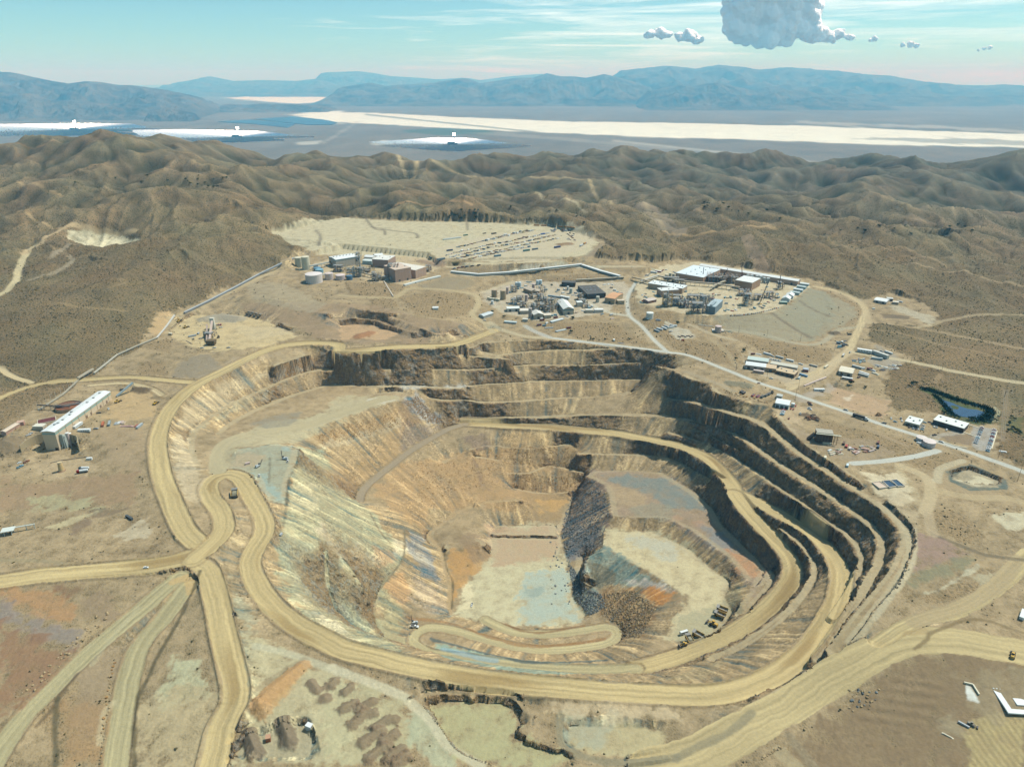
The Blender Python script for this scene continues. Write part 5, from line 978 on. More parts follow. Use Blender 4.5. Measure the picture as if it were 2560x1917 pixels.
NAMES = {'car': ('parked_car', 'car'), 'pickup': ('pickup_truck', 'pickup'), 'van': ('passenger_van', 'van'), 'container': ('shipping_container', 'container'), 'box': ('storage_box', 'storage box'), 'office': ('office_trailer', 'trailer'), 'semi': ('semi_truck', 'truck'), 'tanker': ('tanker_truck', 'truck'), 'pipes': ('pipe_bundle', 'pipes'), 'stack': ('crate_stack', 'crates'), 'slab': ('stacked_panels', 'panels'), 'bin': ('waste_skip', 'skip')}
def put(kind, c, t, x, y, dx, dy, label, group=None, name=None, cat=None, sc=1.):
    p = hit(t, x, y); n, ct = NAMES[kind]
    return single(name or n, (kind, c), lambda: KINDS_[kind](c), label, cat or ct, (p[0], p[1], p[2] + .02), head(t, x, y, dx, dy), group, sc)
# lattice of columns, floors and pipes: a process plant frame
def m_frame(seed, w, d, h, c):
    r = random.Random(seed); m = MB(); nx, ny, nz = max(2, int(w / 5)), max(2, int(d / 5)), max(1, int(h / 4))
    for i in range(nx):
        for j in range(ny):
            x, y = -w / 2 + w * i / (nx - 1), -d / 2 + d * j / (ny - 1); hh = h * (1 if r.random() < .7 else .65); m.box(x - .25, x + .25, y - .25, y + .25, -1, hh, c)
    for k in range(1, nz + 1):
        z = h * k / nz
        for j in range(ny): y = -d / 2 + d * j / (ny - 1); m.box(-w / 2, w / 2, y - .15, y + .15, z - .4, z, c)
        for i in range(nx): x = -w / 2 + w * i / (nx - 1); m.box(x - .15, x + .15, -d / 2, d / 2, z - .42, z - .02, c)
        if r.random() < .7: m.box(-w / 2, w / 2 * r.uniform(-.4, 1), -d / 2, d / 2 * r.uniform(0, 1), z + .02, z + .16, GREY)
    for k in range(int(w * d / 12)):
        x, y, z = r.uniform(-w / 2, w / 2), r.uniform(-d / 2, d / 2), h * r.randrange(nz) / nz; q = r.random()
        cc = r.choice([SILVER, PINK, BEIGE, GREY, STEEL, WHITE, RUST])
        if q < .5: m.cyl(x, y, z, z + r.uniform(1.5, 3.4), r.uniform(.5, 1.3), r.uniform(.5, 1.2), 9, cc)
        elif q < .8: s = r.uniform(.8, 2); m.box(x - s, x + s, y - s * .7, y + s * .7, z, z + r.uniform(1, 2.8), cc)
        else: m.beam((x, y, z + 2), (x + r.uniform(-6, 6), y, z + 2.2), .5, cc)
    return m
def frame(name, label, p, w, d, h, c, seed, rz=0., group=None, cat='plant frame'):
    x, y, z = pt(p); o = root(name, label, cat, (x, y, z), rz, group); r = random.Random(seed)
    link('steel_frame', m_frame(seed, w, d, h, c).mesh('steel_frame'), o)
    if w * d > 90:
        for k in range(2):
            v = MB().cyl(0, 0, -1, h * r.uniform(.8, 1.25), r.uniform(.9, 1.7), r.uniform(.9, 1.4), 12, r.choice([SILVER, PINK, BEIGE, WHITE])); q = link('vessel', v.mesh('vessel'), o); q.location = (w * r.uniform(-.35, .35), d * r.uniform(-.6, .2), 0)
        st = MB(); 
        for k in range(6): st.box(k * .9, k * .9 + .9, -.6, .6, k * h / 7, k * h / 7 + .2, GREY)
        q = link('stair', st.mesh('stair'), o); q.location = (-w / 2 - .5, -d / 2 - 1, 0)
    return o
def run_line(name, label, s, w, h, z0, c, cat, group=None, legs=8., part='gallery', legc=STEEL, roofc=None, hs=None):
    """a belt gallery or pipe rack on trestles along measured points; hs: height over the ground at each point"""
    pts = [np.array(hit(t, x, y)) for t, x, y, _ in parse(s)]; hs = hs or [z0] * len(pts)
    o = root(name, label, cat, tuple(pts[0])); P0 = pts[0]
    for k in range(len(pts) - 1):
        a = pts[k] - P0 + (0, 0, hs[k]); b = pts[k + 1] - P0 + (0, 0, hs[k + 1])
        m = MB().beam(a, b, w, c, h)
        if roofc: m.beam(a + (0, 0, h * .6), b + (0, 0, h * .6), w * 1.1, roofc, .25)
        link(part, m.mesh(part), o)
        L = np.linalg.norm((b - a)[:2]); n = max(1, int(L / legs)); g = MB()
        for i in range(n + 1):
            q = a + (b - a) * i / n; gz = zg(q[0] + P0[0], q[1] + P0[1]) - P0[2]
            if q[2] - gz > .8:
                for sgn in (-1, 1):
                    dx = (b - a)[:2] / L; e = np.array([-dx[1], dx[0]]) * w * .45 * sgn; g.beam((q[0] + e[0], q[1] + e[1], gz - .5), (q[0] + e[0], q[1] + e[1], q[2] - h * .4), .3, legc)
        if g.v: link('trestle', g.mesh('trestle'), o)
    return o
def pole(label, p, h=11., group=None, arms=1, name='utility_pole', c=(120, 92, 66)):
    x, y, z = pt(p)
    def b():
        m = MB().cyl(0, 0, -.8, h, .2, .14, 7, c)
        for k in range(arms): m.box(-1.3, 1.3, -.09, .09, h - .9 - k * 1.1, h - .7 - k * 1.1, c)
        return m
    return single(name, ('pole', h, arms, c), b, label, 'pole', (x, y, z), .5, group)
# ------------------------------------------------------------------ the mill on the left and its yard (heights from the photograph)
def mill():
    zr = 19.5
    A0_, B0_ = np.array(wz('Q1', 432, 440, zr)), np.array(wz('Q1', 872, 122, zr)); C_ = np.array(wz('Q1', 333, 433, zr))
    L = np.hypot(*(B0_ - A0_)[:2]); rz = math.atan2(*(B0_ - A0_)[1::-1]); W = abs(float(np.array([-math.sin(rz), math.cos(rz)]) @ (C_ - A0_)[:2]))
    o = root('mill_building', 'long beige mill building with a white roof and green stripe above its walls', 'building', (A0_[0], A0_[1], 0), rz)
    link('wall', MB().box(0, L, 0, W, -9, zr - .6, (250, 218, 180)).gable(0, L, 0, W, zr - .6, zr + .6, (250, 218, 180)).mesh('wall'), o)
    r = MB()
    for (y0, y1, z0, z1) in ((-.7, W / 2, zr - .6, zr + .7), (W / 2, W + .7, zr + .7, zr - .6)):
        r.add([(-.8, y0, z0), (L + .8, y0, z0), (L + .8, y1, z1), (-.8, y1, z1), (-.8, y0, z0 + .3), (L + .8, y0, z0 + .3), (L + .8, y1, z1 + .3), (-.8, y1, z1 + .3)], [(3, 2, 1, 0), (4, 5, 6, 7), (0, 1, 5, 4), (1, 2, 6, 5), (2, 3, 7, 6), (3, 0, 4, 7)], WHITE)
    link('roof', r.mesh('roof'), o)
    link('wall_stripe', MB().box(-.08, L + .08, -.08, 0, zr - 4.4, zr - 2.2, (166, 198, 184)).box(-.08, 0, 0, W, zr - 4.4, zr - 2.2, (166, 190, 180)).mesh('wall_stripe'), o)
    rib = MB()
    for k in range(9): rib.box(L * (k + .5) / 9 - .3, L * (k + .5) / 9 + .3, -.35, -.09, -2, zr - 1, (226, 190, 150))
    link('downpipes', rib.mesh('downpipes'), o)
    v = MB().box(-1.1, 1.1, -1.1, 1.1, -.8, 1.2, GREY).box(-1.3, 1.3, -1.3, 1.3, 1.2, 1.5, SILVER).mesh('roof_vent')
    for x, y in ((.14, .62), (.17, .5), (.25, .5), (.37, .5), (.44, .7), (.68, .5), (.8, .5), (.93, .55)): q = link('roof_vent', v, o); q.location = (L * x, W * y, zr + .5)
    d = MB().box(-1.6, 1.6, -.2, -.05, 0, 4, (150, 120, 96)).mesh('door')
    for x in (.3, .52, .6, .78, .9): q = link('door', d, o); q.location = (L * x, 0, 7.5)
    link('loading_bay', MB().box(-.25, -.05, 1.0, 5.0, -5.6, -2.2, BLACK).mesh('loading_bay'), o)
    link('stair_tower', MB().box(6, 10, -5.5, -.4, -6, 11, (196, 200, 186), 0, 1.2).box(4.6, 5.8, -4, -.4, -6, 13, (180, 184, 172)).beam((2.2, -.8, -5), (7, -4.5, 9), 1.1, (150, 160, 150)).mesh('stair_tower'), o)
    for k, (x, h) in enumerate(((12.5, 15.5), (16.2, 13))):
        q = root('storage_silo', 'pale %s silo standing at the front end of the long mill building' % ('taller' if not k else 'shorter'), 'silo', (0, 0, 0))
        wxy = A0_[:2] + np.array([math.cos(rz), math.sin(rz)]) * x + np.array([math.sin(rz), -math.cos(rz)]) * 4.6; q.location = (wxy[0], wxy[1], -4)
        link('shell', MB().cyl(0, 0, -3, h, 2.1, 2.1, 18, PINK).mesh('shell'), q); link('roof', MB().cyl(0, 0, h, h + .8, 2.2, .4, 18, WHITE).mesh('roof'), q)
    return A0_, rz, L, W
mill()
# thickener with its truss bridge
def thickener():
    x, y, z = pt('Q1 545,255'); o = root('thickener_tank', 'round rust red thickener tank behind the long mill building', 'tank', (x, y, z), .5)
    link('rim_wall', MB().cyl(0, 0, -1, 4.2, 15, 15, 40, (206, 168, 132), False).cyl(0, 0, -1, 4.2, 14.5, 14.5, 40, (150, 96, 64), False).mesh('rim_wall'), o)
    link('slurry', MB().cyl(0, 0, 3.1, 3.2, 14.48, 14.48, 40, (160, 96, 60)).mesh('slurry'), o)
    b = MB()
    for s in (-1.3, 1.3):
        b.beam((-16, s, 4.6), (16, s, 4.6), .3, STEEL); b.beam((-16, s, 7), (16, s, 7), .3, STEEL)
        for k in range(17): b.beam((-16 + 2 * k, s, 4.6), (-16 + 2 * k, s, 7), .18, STEEL); 
        for k in range(16): b.beam((-16 + 2 * k, s, 4.6), (-14 + 2 * k, s, 7), .14, STEEL)
    b.box(-16, 16, -1.2, 1.2, 4.7, 4.8, GREY); link('bridge', b.mesh('bridge'), o)
    x, y, z = pt('Q1 372,356'); o = root('settling_basin', 'square dark red settling basin beside the long mill building', 'basin', (x, y, z), .58)
    link('basin_wall', MB().box(-10, 10, -7, -6.4, -1, 1.4, CREAM).box(-10, 10, 6.4, 7, -1, 1.4, CREAM).box(-10, -9.4, -6.4, 6.4, -1, 1.4, CREAM).box(9.4, 10, -6.4, 6.4, -1, 1.4, CREAM).mesh('basin_wall'), o)
    link('liquid', MB().box(-9.38, 9.38, -6.38, 6.38, -.4, .9, paint((120, 34, 24), .25)).mesh('liquid'), o)
thickener()
building('office_building', 'low pale roofed annex joined to the near end of the long mill', 'Q1 262,425', 'Q1 345,430', 8, 4, (226, 206, 180), (250, 238, 214))
run_line('pipe_bridge', 'grey pipe bridge running from the mill toward the bare hillside', 'Q1 303,262 560,275', 1.6, 1.2, 6, DGREY, 'pipe bridge')
building('storage_shed', 'long pink beige shed left of the dark red settling basin', 'Q1 52,468', 'Q1 165,395', 7, 4.2, (214, 166, 140), (238, 212, 184), 'gable', 1)
building('pump_house', 'small pink beige hut uphill of the long pink beige shed', 'Q1 136,398', 'Q1 192,392', 6, 4.2, (220, 160, 140), (230, 186, 160))
put('office', WHITE, 'Q1', 620, 400, 60, -45, 'white trailer with side door parked tight against the mill wall'); put('office', WHITE, 'Q1', 670, 440, 1, .05, 'white windowed trailer nearest the mill silos on open ground')
put('container', RED, 'Q1', 560, 365, 60, -40, 'maroon container by the mill wall behind the white trailers') if False else None
put('container', (206, 112, 70), 'Q1', 817, 388, .25, -1, 'orange container standing on the yard in front of the mill'); put('container', (176, 182, 178), 'Q1', 868, 382, .25, -1, 'grey container beside the orange container in the mill yard')
for k, (x, y, c) in enumerate(((918, 378, SILVER), (944, 372, WHITE), (966, 368, PINK), (985, 372, BEIGE))): put('slab', c, 'Q1', x, y, .6, -1, 'pale panel stack lying askew in the mill yard row', 'panel stacks in the mill yard')
put('slab', (226, 176, 164), 'Q1', 1005, 400, 1, .1, 'long pinkish panel stack in the mill yard row', sc=(2., 1, 1)); put('container', (196, 202, 200), 'Q1', 1108, 402, 1, -.8, 'pale grey container at the far right end of the mill yard row'); put('slab', (190, 90, 70), 'Q1', 1084, 396, 1, -.8, 'red panel stack beside the pale grey container in the mill yard')
put('pickup', WHITE, 'Q1', 862, 262, .3, 1, 'white and yellow flatbed truck parked near the middle of the mill wall'); put('pickup', DGREY, 'Q1', 784, 296, 1, -.1, 'dark pickup parked beside the mill wall'); put('pickup', SILVER, 'Q1', 763, 420, 1, 0, 'grey utility truck between the trailer and the orange container')
put('pickup', WHITE, 'Q1', 228, 470, 1, -.4, 'white pickup closer to the retaining wall left of the mill'); put('car', SILVER, 'Q1', 246, 456, 1, -.4, 'silver car beside the white pickup left of the mill')
put('car', WHITE, 'Q1', 155, 690, 1, -.5, 'small white car above the long pale car on the lower mill pad'); put('pickup', LBLUE, 'Q1', 162, 722, 1, -.5, 'pale blue pickup alone low on the left mill pad', sc=1.3); put('pickup', RUST, 'Q1', 212, 682, 1, -.55, 'rust coloured truck with a white nose on the lower mill pad', sc=1.2)
put('box', WHITE, 'Q1', 710, 662, 1, -.1, 'white storage box above the red tanker truck'); put('tanker', (176, 40, 44), 'Q1', 655, 765, -1, .2, 'red cab water truck with a white tank below the mill', sc=1.15); put('tanker', (70, 76, 80), 'Q1', 668, 742, -1, .1, 'dark water truck parked behind the red cab truck', sc=1.1)
def stack_tower():
    x, y, z = pt('Q1 490,752'); o = root('concrete_chimney', 'tapered tan concrete tower standing alone below the mill', 'tower', (x, y, z))
    link('shaft', MB().cyl(0, 0, -1, 11, 3.2, 2.1, 20, (232, 194, 136)).mesh('shaft'), o); link('footing', MB().cyl(0, 0, -1, .8, 5, 4, 12, (170, 130, 100)).mesh('footing'), o); link('cap', MB().cyl(0, 0, 11.01, 11.5, 2.3, 2.3, 20, (240, 210, 160)).mesh('cap'), o)
stack_tower()
run_line('pipeline', 'thin dark pipeline on the ground behind the tan concrete tower', 'Q1 400,690 500,668 690,642', .5, .5, .4, DGREY, 'pipeline', legs=50, part='pipe')
def arc_wall(label, s, h):
    q = spline(world_pts(s), 2.); m = MB(); P0 = q[0]
    for a, b in zip(q, q[1:]): m.beam((a[0] - P0[0], a[1] - P0[1], 0), (b[0] - P0[0], b[1] - P0[1], 0), .7, (196, 172, 132), h)
    o = link('retaining_wall', m.mesh('retaining_wall')); o.location = (P0[0], P0[1], 3); tag(o, label, 'retaining wall')
arc_wall('curved retaining wall right of the mill silos', 'Q1 545,510 590,500 625,535 632,600', 12); arc_wall('curved retaining wall left of the mill end', 'Q1 170,605 220,560 290,540 352,530', 12)
# overland conveyors with their posts
run_line('overland_conveyor', 'long grey overland conveyor climbing the hill edge to the far plant', 'B0 1175,395 1330,320 1500,232 1650,150 1790,82 1870,46', 3.4, 2.6, 2, (150, 150, 148), 'conveyor', legs=25, roofc=(196, 198, 196)); run_line('overland_conveyor', 'pale twin pipe conveyor beside the crusher pad edge', 'B0 1000,552 1060,480 1112,408', 3, 1.2, 1.6, (226, 216, 200), 'conveyor', legs=12)
run_line('overland_conveyor', 'pale conveyor line crossing the slope below the crusher pad', 'B0 750,660 860,610 1000,552', 2.6, 1.4, 1.8, (206, 194, 170), 'conveyor', legs=12); run_line('overland_conveyor', 'pale conveyor line between the road crossing and the slope', 'B0 600,780 670,725 750,660', 2.6, 1.4, 2.2, (216, 204, 180), 'conveyor', legs=12)
run_line('overland_conveyor', 'pipe rack conveyor crossing over the dirt road above the mill', 'B0 500,822 560,785 598,762', 3, 2, 4.5, (206, 190, 164), 'conveyor', legs=9); run_line('overland_conveyor', 'pipe rack running from the road crossing down behind the mill', 'B0 500,822 400,915 250,1010', 2.6, 1.2, 1.6, (190, 176, 150), 'conveyor', legs=12)
for x, y in ((247, 985), (270, 970), (300, 950), (330, 925), (358, 905), (390, 880), (415, 862), (442, 842), (470, 828), (628, 748), (652, 726), (676, 705), (700, 686), (722, 668), (785, 645)): pole('tall pale lamp post in the row along the conveyor above the mill', 'B0 %d,%d' % (x, y + 32), 11, 'lamp posts along the conveyor', 0, 'lamp_post', (236, 224, 204))
run_line('load_out_conveyor', 'grey inclined conveyor dropping onto the dark heap beside the mill', 'Q1 925,165 1065,100', 3, 1.6, 1, (176, 190, 190), 'conveyor', legs=14, hs=[1, 9])
put('pickup', DGREY, 'Q1', 975, 112, 1, -.1, 'dark truck parked beside the inclined grey conveyor', sc=1.3)
# wheel loaders, haul trucks, rigs
def wheel_loader(label, t, x, y, dx, dy, sc=1., group=None, c=YEL):
    p = hit(t, x, y); o = root('wheel_loader', label, 'loader', p, head(t, x, y, dx, dy), group); o.scale = (sc,) * 3
    def L_(n, m, loc=(0, 0, 0)):
        if ('wl', n, c) not in _proto: _proto[('wl', n, c)] = m().mesh(n)
        q = link(n, _proto[('wl', n, c)], o); q.location = loc
    L_('body', lambda: MB().box(-4.2, -.6, -1.3, 1.3, 1.2, 3.0, c, .2, .1).box(-.6, 2.0, -1.0, 1.0, 1.2, 2.3, c)); L_('cab', lambda: MB().box(-1.4, .5, -.9, .9, 3.0, 4.6, paint(GLASS, .2), .15, .1).box(-1.5, .6, -1, 1, 4.6, 4.75, c))
    L_('bucket', lambda: MB().box(4.0, 5.6, -1.9, 1.9, .2, 1.7, DGREY, .3, 0)); L_('arm', lambda: MB().beam((1.2, -.7, 2.4), (4.2, -.7, 1.1), .4, c).beam((1.2, .7, 2.4), (4.2, .7, 1.1), .4, c))
    for ax in (-2.7, 1.4):
        for s in (-1.5, 1.5): L_('wheel', lambda: MB().wheel(0, 0, 1.05, .8, BLACK), (ax, s, 0))
def haul_truck(label, t, x, y, dx, dy, sc=1., group=None, c=(232, 186, 104), load=None):
    p = hit(t, x, y); o = root('haul_truck', label, 'haul truck', p, head(t, x, y, dx, dy), group); o.scale = (sc,) * 3
    def L_(n, m, loc=(0, 0, 0), key=None):
        kk = ('ht', key or n, c)
        if kk not in _proto: _proto[kk] = m().mesh(n)
        q = link(n, _proto[kk], o); q.location = loc
    L_('chassis', lambda: MB().box(-4.6, 4.6, -1.3, 1.3, 1.3, 2.2, DGREY).box(3.2, 5.4, -2.3, 2.3, 1.2, 3.3, c).box(5.4, 5.6, -1.5, 1.5, 1.3, 2.6, DGREY))
    L_('cab', lambda: MB().box(3.4, 5.0, .2, 2.0, 3.3, 4.9, paint(GLASS, .2), .1, .1).box(3.3, 5.1, .1, 2.1, 4.9, 5.05, c).box(3.4, 4.8, -2.0, -.2, 3.3, 3.9, c))
    def bed():
        m = MB(); pr = [(-5.6, 3.9), (-4.6, 2.4), (2.9, 2.7), (3.3, 5.1), (6.0, 5.5)]      # floor profile, then the canopy over the cab
        for (x0, z0), (x1, z1) in zip(pr, pr[1:]): m.add([(x0, -2.7, z0), (x1, -2.7, z1), (x1, 2.7, z1), (x0, 2.7, z0), (x0, -2.7, z0 - .3), (x1, -2.7, z1 - .3), (x1, 2.7, z1 - .3), (x0, 2.7, z0 - .3)], [(0, 1, 2, 3), (7, 6, 5, 4), (0, 4, 5, 1), (2, 6, 7, 3)], (150, 146, 138))
        for s in (-1, 1): m.add([(-5.6, 2.7 * s, 3.9), (-4.6, 2.7 * s, 2.4), (2.9, 2.7 * s, 2.7), (3.3, 2.7 * s, 5.1), (-5.0, 2.7 * s, 4.7), (-5.6, 3.0 * s, 3.9), (-4.6, 3.0 * s, 2.2), (2.9, 3.0 * s, 2.5), (3.3, 3.0 * s, 5.15), (-5.0, 3.0 * s, 4.75)], [(0, 1, 2, 3, 4), (9, 8, 7, 6, 5), (4, 3, 8, 9), (0, 4, 9, 5), (5, 6, 1, 0), (6, 7, 2, 1)], c)
        return m
    L_('dump_body', bed)
    if load: L_('ore_load', lambda: MB().box(-4.6, 3.0, -2.6, 2.6, 2.75, 4.9, load, 1.6, 1.0), key='load')
    for ax, s, n in ((3.6, 2.1, 1), (3.6, -2.1, 1), (-2.8, 1.9, 2), (-2.8, -1.9, 2)): L_('wheel', (lambda n=n: MB().wheel(0, 0, 1.45, .8 * (1 if n == 1 else 1.9), BLACK).wheel(0, 0, .75, .82 * (1 if n == 1 else 1.9), YEL)), (ax, s, 0), 'wheel%d' % n)
haul_truck('tan haul truck driving alone up the ramp by the hairpin', 'P1', 690, 1545, .1, -1, 1.15, load=(160, 150, 120))
haul_truck('empty haul truck parked furthest up the pit floor by the ribbed bank', 'P5', 1858, 1392, -1, -.28); haul_truck('empty haul truck between the furthest truck and the big loader', 'P5', 1838, 1440, -1, -.28)
wheel_loader('big yellow wheel loader parked below the two upper haul trucks', 'P5', 1772, 1515, -1, -.45, 1.25); haul_truck('empty haul truck standing right of the loaded haul truck', 'P6', 165, 1440, -1, -.45); haul_truck('haul truck with a grey load between the small loader and empty truck', 'P6', 85, 1482, -.9, -.5, load=(150, 146, 130))
wheel_loader('small yellow wheel loader left of the loaded haul truck', 'P6', 30, 1520, -1, .4, .9); put('van', WHITE, 'P6', 35, 1412, 1, -.35, 'white bus parked behind the haul trucks on the pit floor', sc=1.25, name='crew_bus', cat='bus')
wheel_loader('yellow loader by the inclined conveyor at the mill', 'Q1', 935, 208, 1, -.4, .95); wheel_loader('yellow loader near the yard edge beside the haul road', 'Q1', 1235, 222, 1, -.6, 1.); wheel_loader('large yellow loader at the left rim of the crusher pad', 'Q6', 118, 188, 1, -.6, 1.2); wheel_loader('yellow loader with a pale bucket on the crusher pad', 'Q6', 188, 252, 1, -.35, 1.1, c=(222, 186, 110)); wheel_loader('dark bulldozer right of the crusher conveyor', 'Q6', 535, 355, 0, -1, .9, c=(110, 96, 70))
for k, (x, y) in enumerate(((848, 108), (886, 116), (925, 126), (965, 138))): haul_truck('dark haul truck in the parked row behind the crusher stockpile', 'Q6', x, y, .5, -.6, .8, 'haul trucks parked behind the crusher', c=(120, 108, 80))
def drill_rig(label, t, x, y, dx, dy, mast=11, sc=1., lay=False):
    p = hit(t, x, y); o = root('drill_rig', label, 'drill rig', p, head(t, x, y, dx, dy)); o.scale = (sc,) * 3
    link('body', MB().box(-3.4, 2.6, -1.2, 1.2, .9, 2.6, (236, 238, 234), .1, .1).box(-3.2, -.8, -1.0, 1.0, 2.61, 3.2, SILVER).mesh('body'), o); link('cab', MB().box(1.2, 2.8, -1.3, .2, 2.6, 4.1, paint(GLASS, .2), .1, .1).mesh('cab'), o)
    m = MB(); top = (3.2, 0, mast) if not lay else (8.5, 0, 6.5)
    for s in (-.5, .5): m.beam((3.2, s, .4), (top[0], s, top[2]), .28, (70, 72, 76))
    for k in range(8): f = k / 8; m.beam((3.2 + (top[0] - 3.2) * f, -.5, .4 + (top[2] - .4) * f), (3.2 + (top[0] - 3.2) * (f + .12), .5, .4 + (top[2] - .4) * (f + .12)), .14, (70, 72, 76))
    link('mast', m.mesh('mast'), o); tr = MB()
    for s in (-1.2, 1.2): tr.box(-3.2, 2.6, s - .35, s + .35, 0, .9, BLACK, .3, 0)
    link('tracks', tr.mesh('tracks'), o)
drill_rig('drill rig with a tall dark mast on the blue grey bench', 'P1', 1150, 1208, -1, -.1, 12); put('pickup', WHITE, 'P1', 1175, 1228, .2, -1, 'white pickup touching the drill rig on the blue grey bench'); drill_rig('pale crawler rig with a lowered boom near the bench berm', 'P1', 900, 1275, 1, -.5, 9, .95, True)
put('pickup', WHITE, 'P1', 912, 1362, .1, -1, 'white pickup alone on the blue patch of the bench'); put('box', PINK, 'P1', 806, 1252, 1, -.2, 'small pinkish water tank left of the pale crawler rig', name='water_tank', cat='tank', sc=.9)
drill_rig('drill rig at the left end of the lowest ramp', 'P4', 1240, 1318, -1, 0, 11); put('pickup', WHITE, 'P4', 1240, 1352, 1, 0, 'white service truck in front of the lowest drill rig', sc=1.5, name='service_truck', cat='truck')
put('pickup', WHITE, 'P4', 1765, 1150, -.3, 1, 'white pickup on the pale lowest pit floor'); put('box', SILVER, 'P4', 10, 505, 1, -.5, 'small white pump box on the edge beside the lower haul road', sc=.7, name='pump_box', cat='pump')
# ------------------------------------------------------------------ crusher
def crusher():
    a, b = np.array(hit('Q6', 440, 415)), np.array(hit('Q6', 482, 262)); o = root('crusher_plant', 'crusher plant with a pink inclined conveyor on the round pad', 'crusher', tuple(a)); d = b - a
    m = MB().beam((0, 0, 3), tuple(d + (0, 0, 15)), 3.2, (226, 196, 176), 2.2); link('conveyor', m.mesh('conveyor'), o)
    m = MB().beam((-5, 2, 3), tuple(d * .85 + (-8, 0, 11)), 2.2, (196, 168, 150), 1.6); link('conveyor', m.mesh('conveyor'), o)
    e = MB().box(-3.5, 3.5, -3, 3, 0, 19, (240, 228, 206), .3, .3); q = link('head_house', e.mesh('head_house'), o); q.location = tuple(d)
    f = m_frame(5, 14, 18, 9, DGREY); q = link('screen_frame', f.mesh('screen_frame'), o); q.location = (-10, d[1] * .45, 0)
    f = m_frame(6, 9, 9, 8, (96, 88, 80)); q = link('hopper_frame', f.mesh('hopper_frame'), o); q.location = (6, -6, 0)
    link('hopper', MB().box(0, 12, -11, -3, 1, 8, (120, 96, 60), -1, -1).mesh('hopper'), o)
    t = MB().beam((-8, d[1], 9), (-26, d[1] + 10, 3), 2.4, STEEL, 1.2); link('stacker', t.mesh('stacker'), o)
crusher()
arc_wall('straight retaining wall beside the crusher hopper', 'Q6 535,440 590,445 655,450', 7)
for t, x, y, c, l in (('Q6', 362, 468, WHITE, 'white pickup at the lower rim of the crusher pad'), ('Q6', 492, 466, WHITE, 'white pickup in front of the crusher hopper'), ('Q6', 640, 465, SILVER, 'silver pickup at the end of the crusher retaining wall'), ('Q6', 345, 368, SILVER, 'silver pickup left of the dark screen frame'), ('Q6', 560, 250, WHITE, 'white pickup right of the crusher head house')): put('pickup', c, t, x, y, 1, -.1, l)
put('box', RED, 'Q6', 546, 226, 1, -.1, 'small red equipment box right of the crusher conveyor'); put('container', SILVER, 'Q6', 258, 345, 1, -.25, 'pale trailer left of the crusher screens'); put('box', SILVER, 'Q6', 322, 318, .5, -.6, 'grey generator box above the pale crusher trailer'); put('box', (190, 176, 150), 'Q6', 270, 372, .2, 1, 'tan generator box below the pale crusher trailer'); building('control_hut', 'small tan hut at the left gate of the crusher pad', 'Q6 5,330', 'Q6 40,335', 4, 3.4, TAN, CREAM)
put('slab', TAN, 'Q6', 222, 405, 1, .55, 'long narrow steel beam stack left on the crusher pad', sc=(2.6, .5, .8))
# ------------------------------------------------------------------ far plant on the left with tanks and tall blocks
tank('storage_silo', 'left pale silo of the tall pair by the far conveyor', 'Q2 154,150', 8, 20, CREAM, 'silo'); tank('storage_silo', 'right pale silo of the tall pair by the far conveyor', 'Q2 210,168', 8, 26, CREAM, 'silo')
tank('storage_tank', 'largest white round tank at the left of the far plant', 'Q2 272,268', 16, 16, (255, 236, 224)); tank('storage_tank', 'pinkish white tank joined by pipes to the largest white tank', 'Q2 392,246', 8, 12, (246, 220, 206)); tank('storage_tank', 'pinkish squat tank left of the small blue tank', 'Q2 480,248', 9, 9, (248, 222, 212)); tank('storage_tank', 'small dark blue tank in the row of tanks at the far plant', 'Q2 552,250', 6, 8, (80, 124, 150))
tank('storage_tank', 'pale blue tank right behind the largest white tank', 'Q2 314,196', 8, 7, (140, 186, 200)); tank('storage_tank', 'dull blue tank behind the pale blue tank', 'Q2 298,178', 7, 6, (110, 158, 180)); tank('storage_tank', 'small pinkish tank below the tall silos', 'Q2 286,160', 5, 8, (244, 220, 200))
building('process_building', 'long white ribbed roof building at the left of the far plant', 'Q2 448,160', 'Q2 625,130', 34, 17, (222, 206, 186), WHITE, 'gable', 2, vents=7, band=((170, 190, 186), 2.2))
building('process_building', 'tall pink block with pilasters in front of the far plant', 'Q2 918,275', 'Q2 1044,250', 46, 24, (214, 172, 146), (236, 206, 180), vents=4, doors=2); building('process_building', 'pink block with a white roof right of the tall pilaster block', 'Q2 1078,245', 'Q2 1162,215', 74, 17, (216, 176, 150), (255, 240, 220)); building('process_building', 'wide white roofed hall behind the tall pilaster block', 'Q2 735,150', 'Q2 860,160', 40, 16, (190, 156, 136), (255, 246, 232), vents=3)
building('storage_tent', 'white tent shed behind the far plant, left of two', 'Q2 668,92', 'Q2 735,98', 18, 6, WHITE, WHITE, 'gable', 2.4); building('storage_tent', 'white tent shed behind the far plant, right of two', 'Q2 756,85', 'Q2 820,78', 16, 6, WHITE, WHITE, 'gable', 2.4); building('storage_shed', 'pale green white shed between the tents and the far hall', 'Q2 655,130', 'Q2 728,136', 16, 8, (206, 220, 210), (240, 244, 234), 'gable', 1)
frame('pipe_tower', 'dark cooler frame on top of the tall pilaster block', 'Q2 905,240', 20, 14, 30, (90, 80, 70), 31)
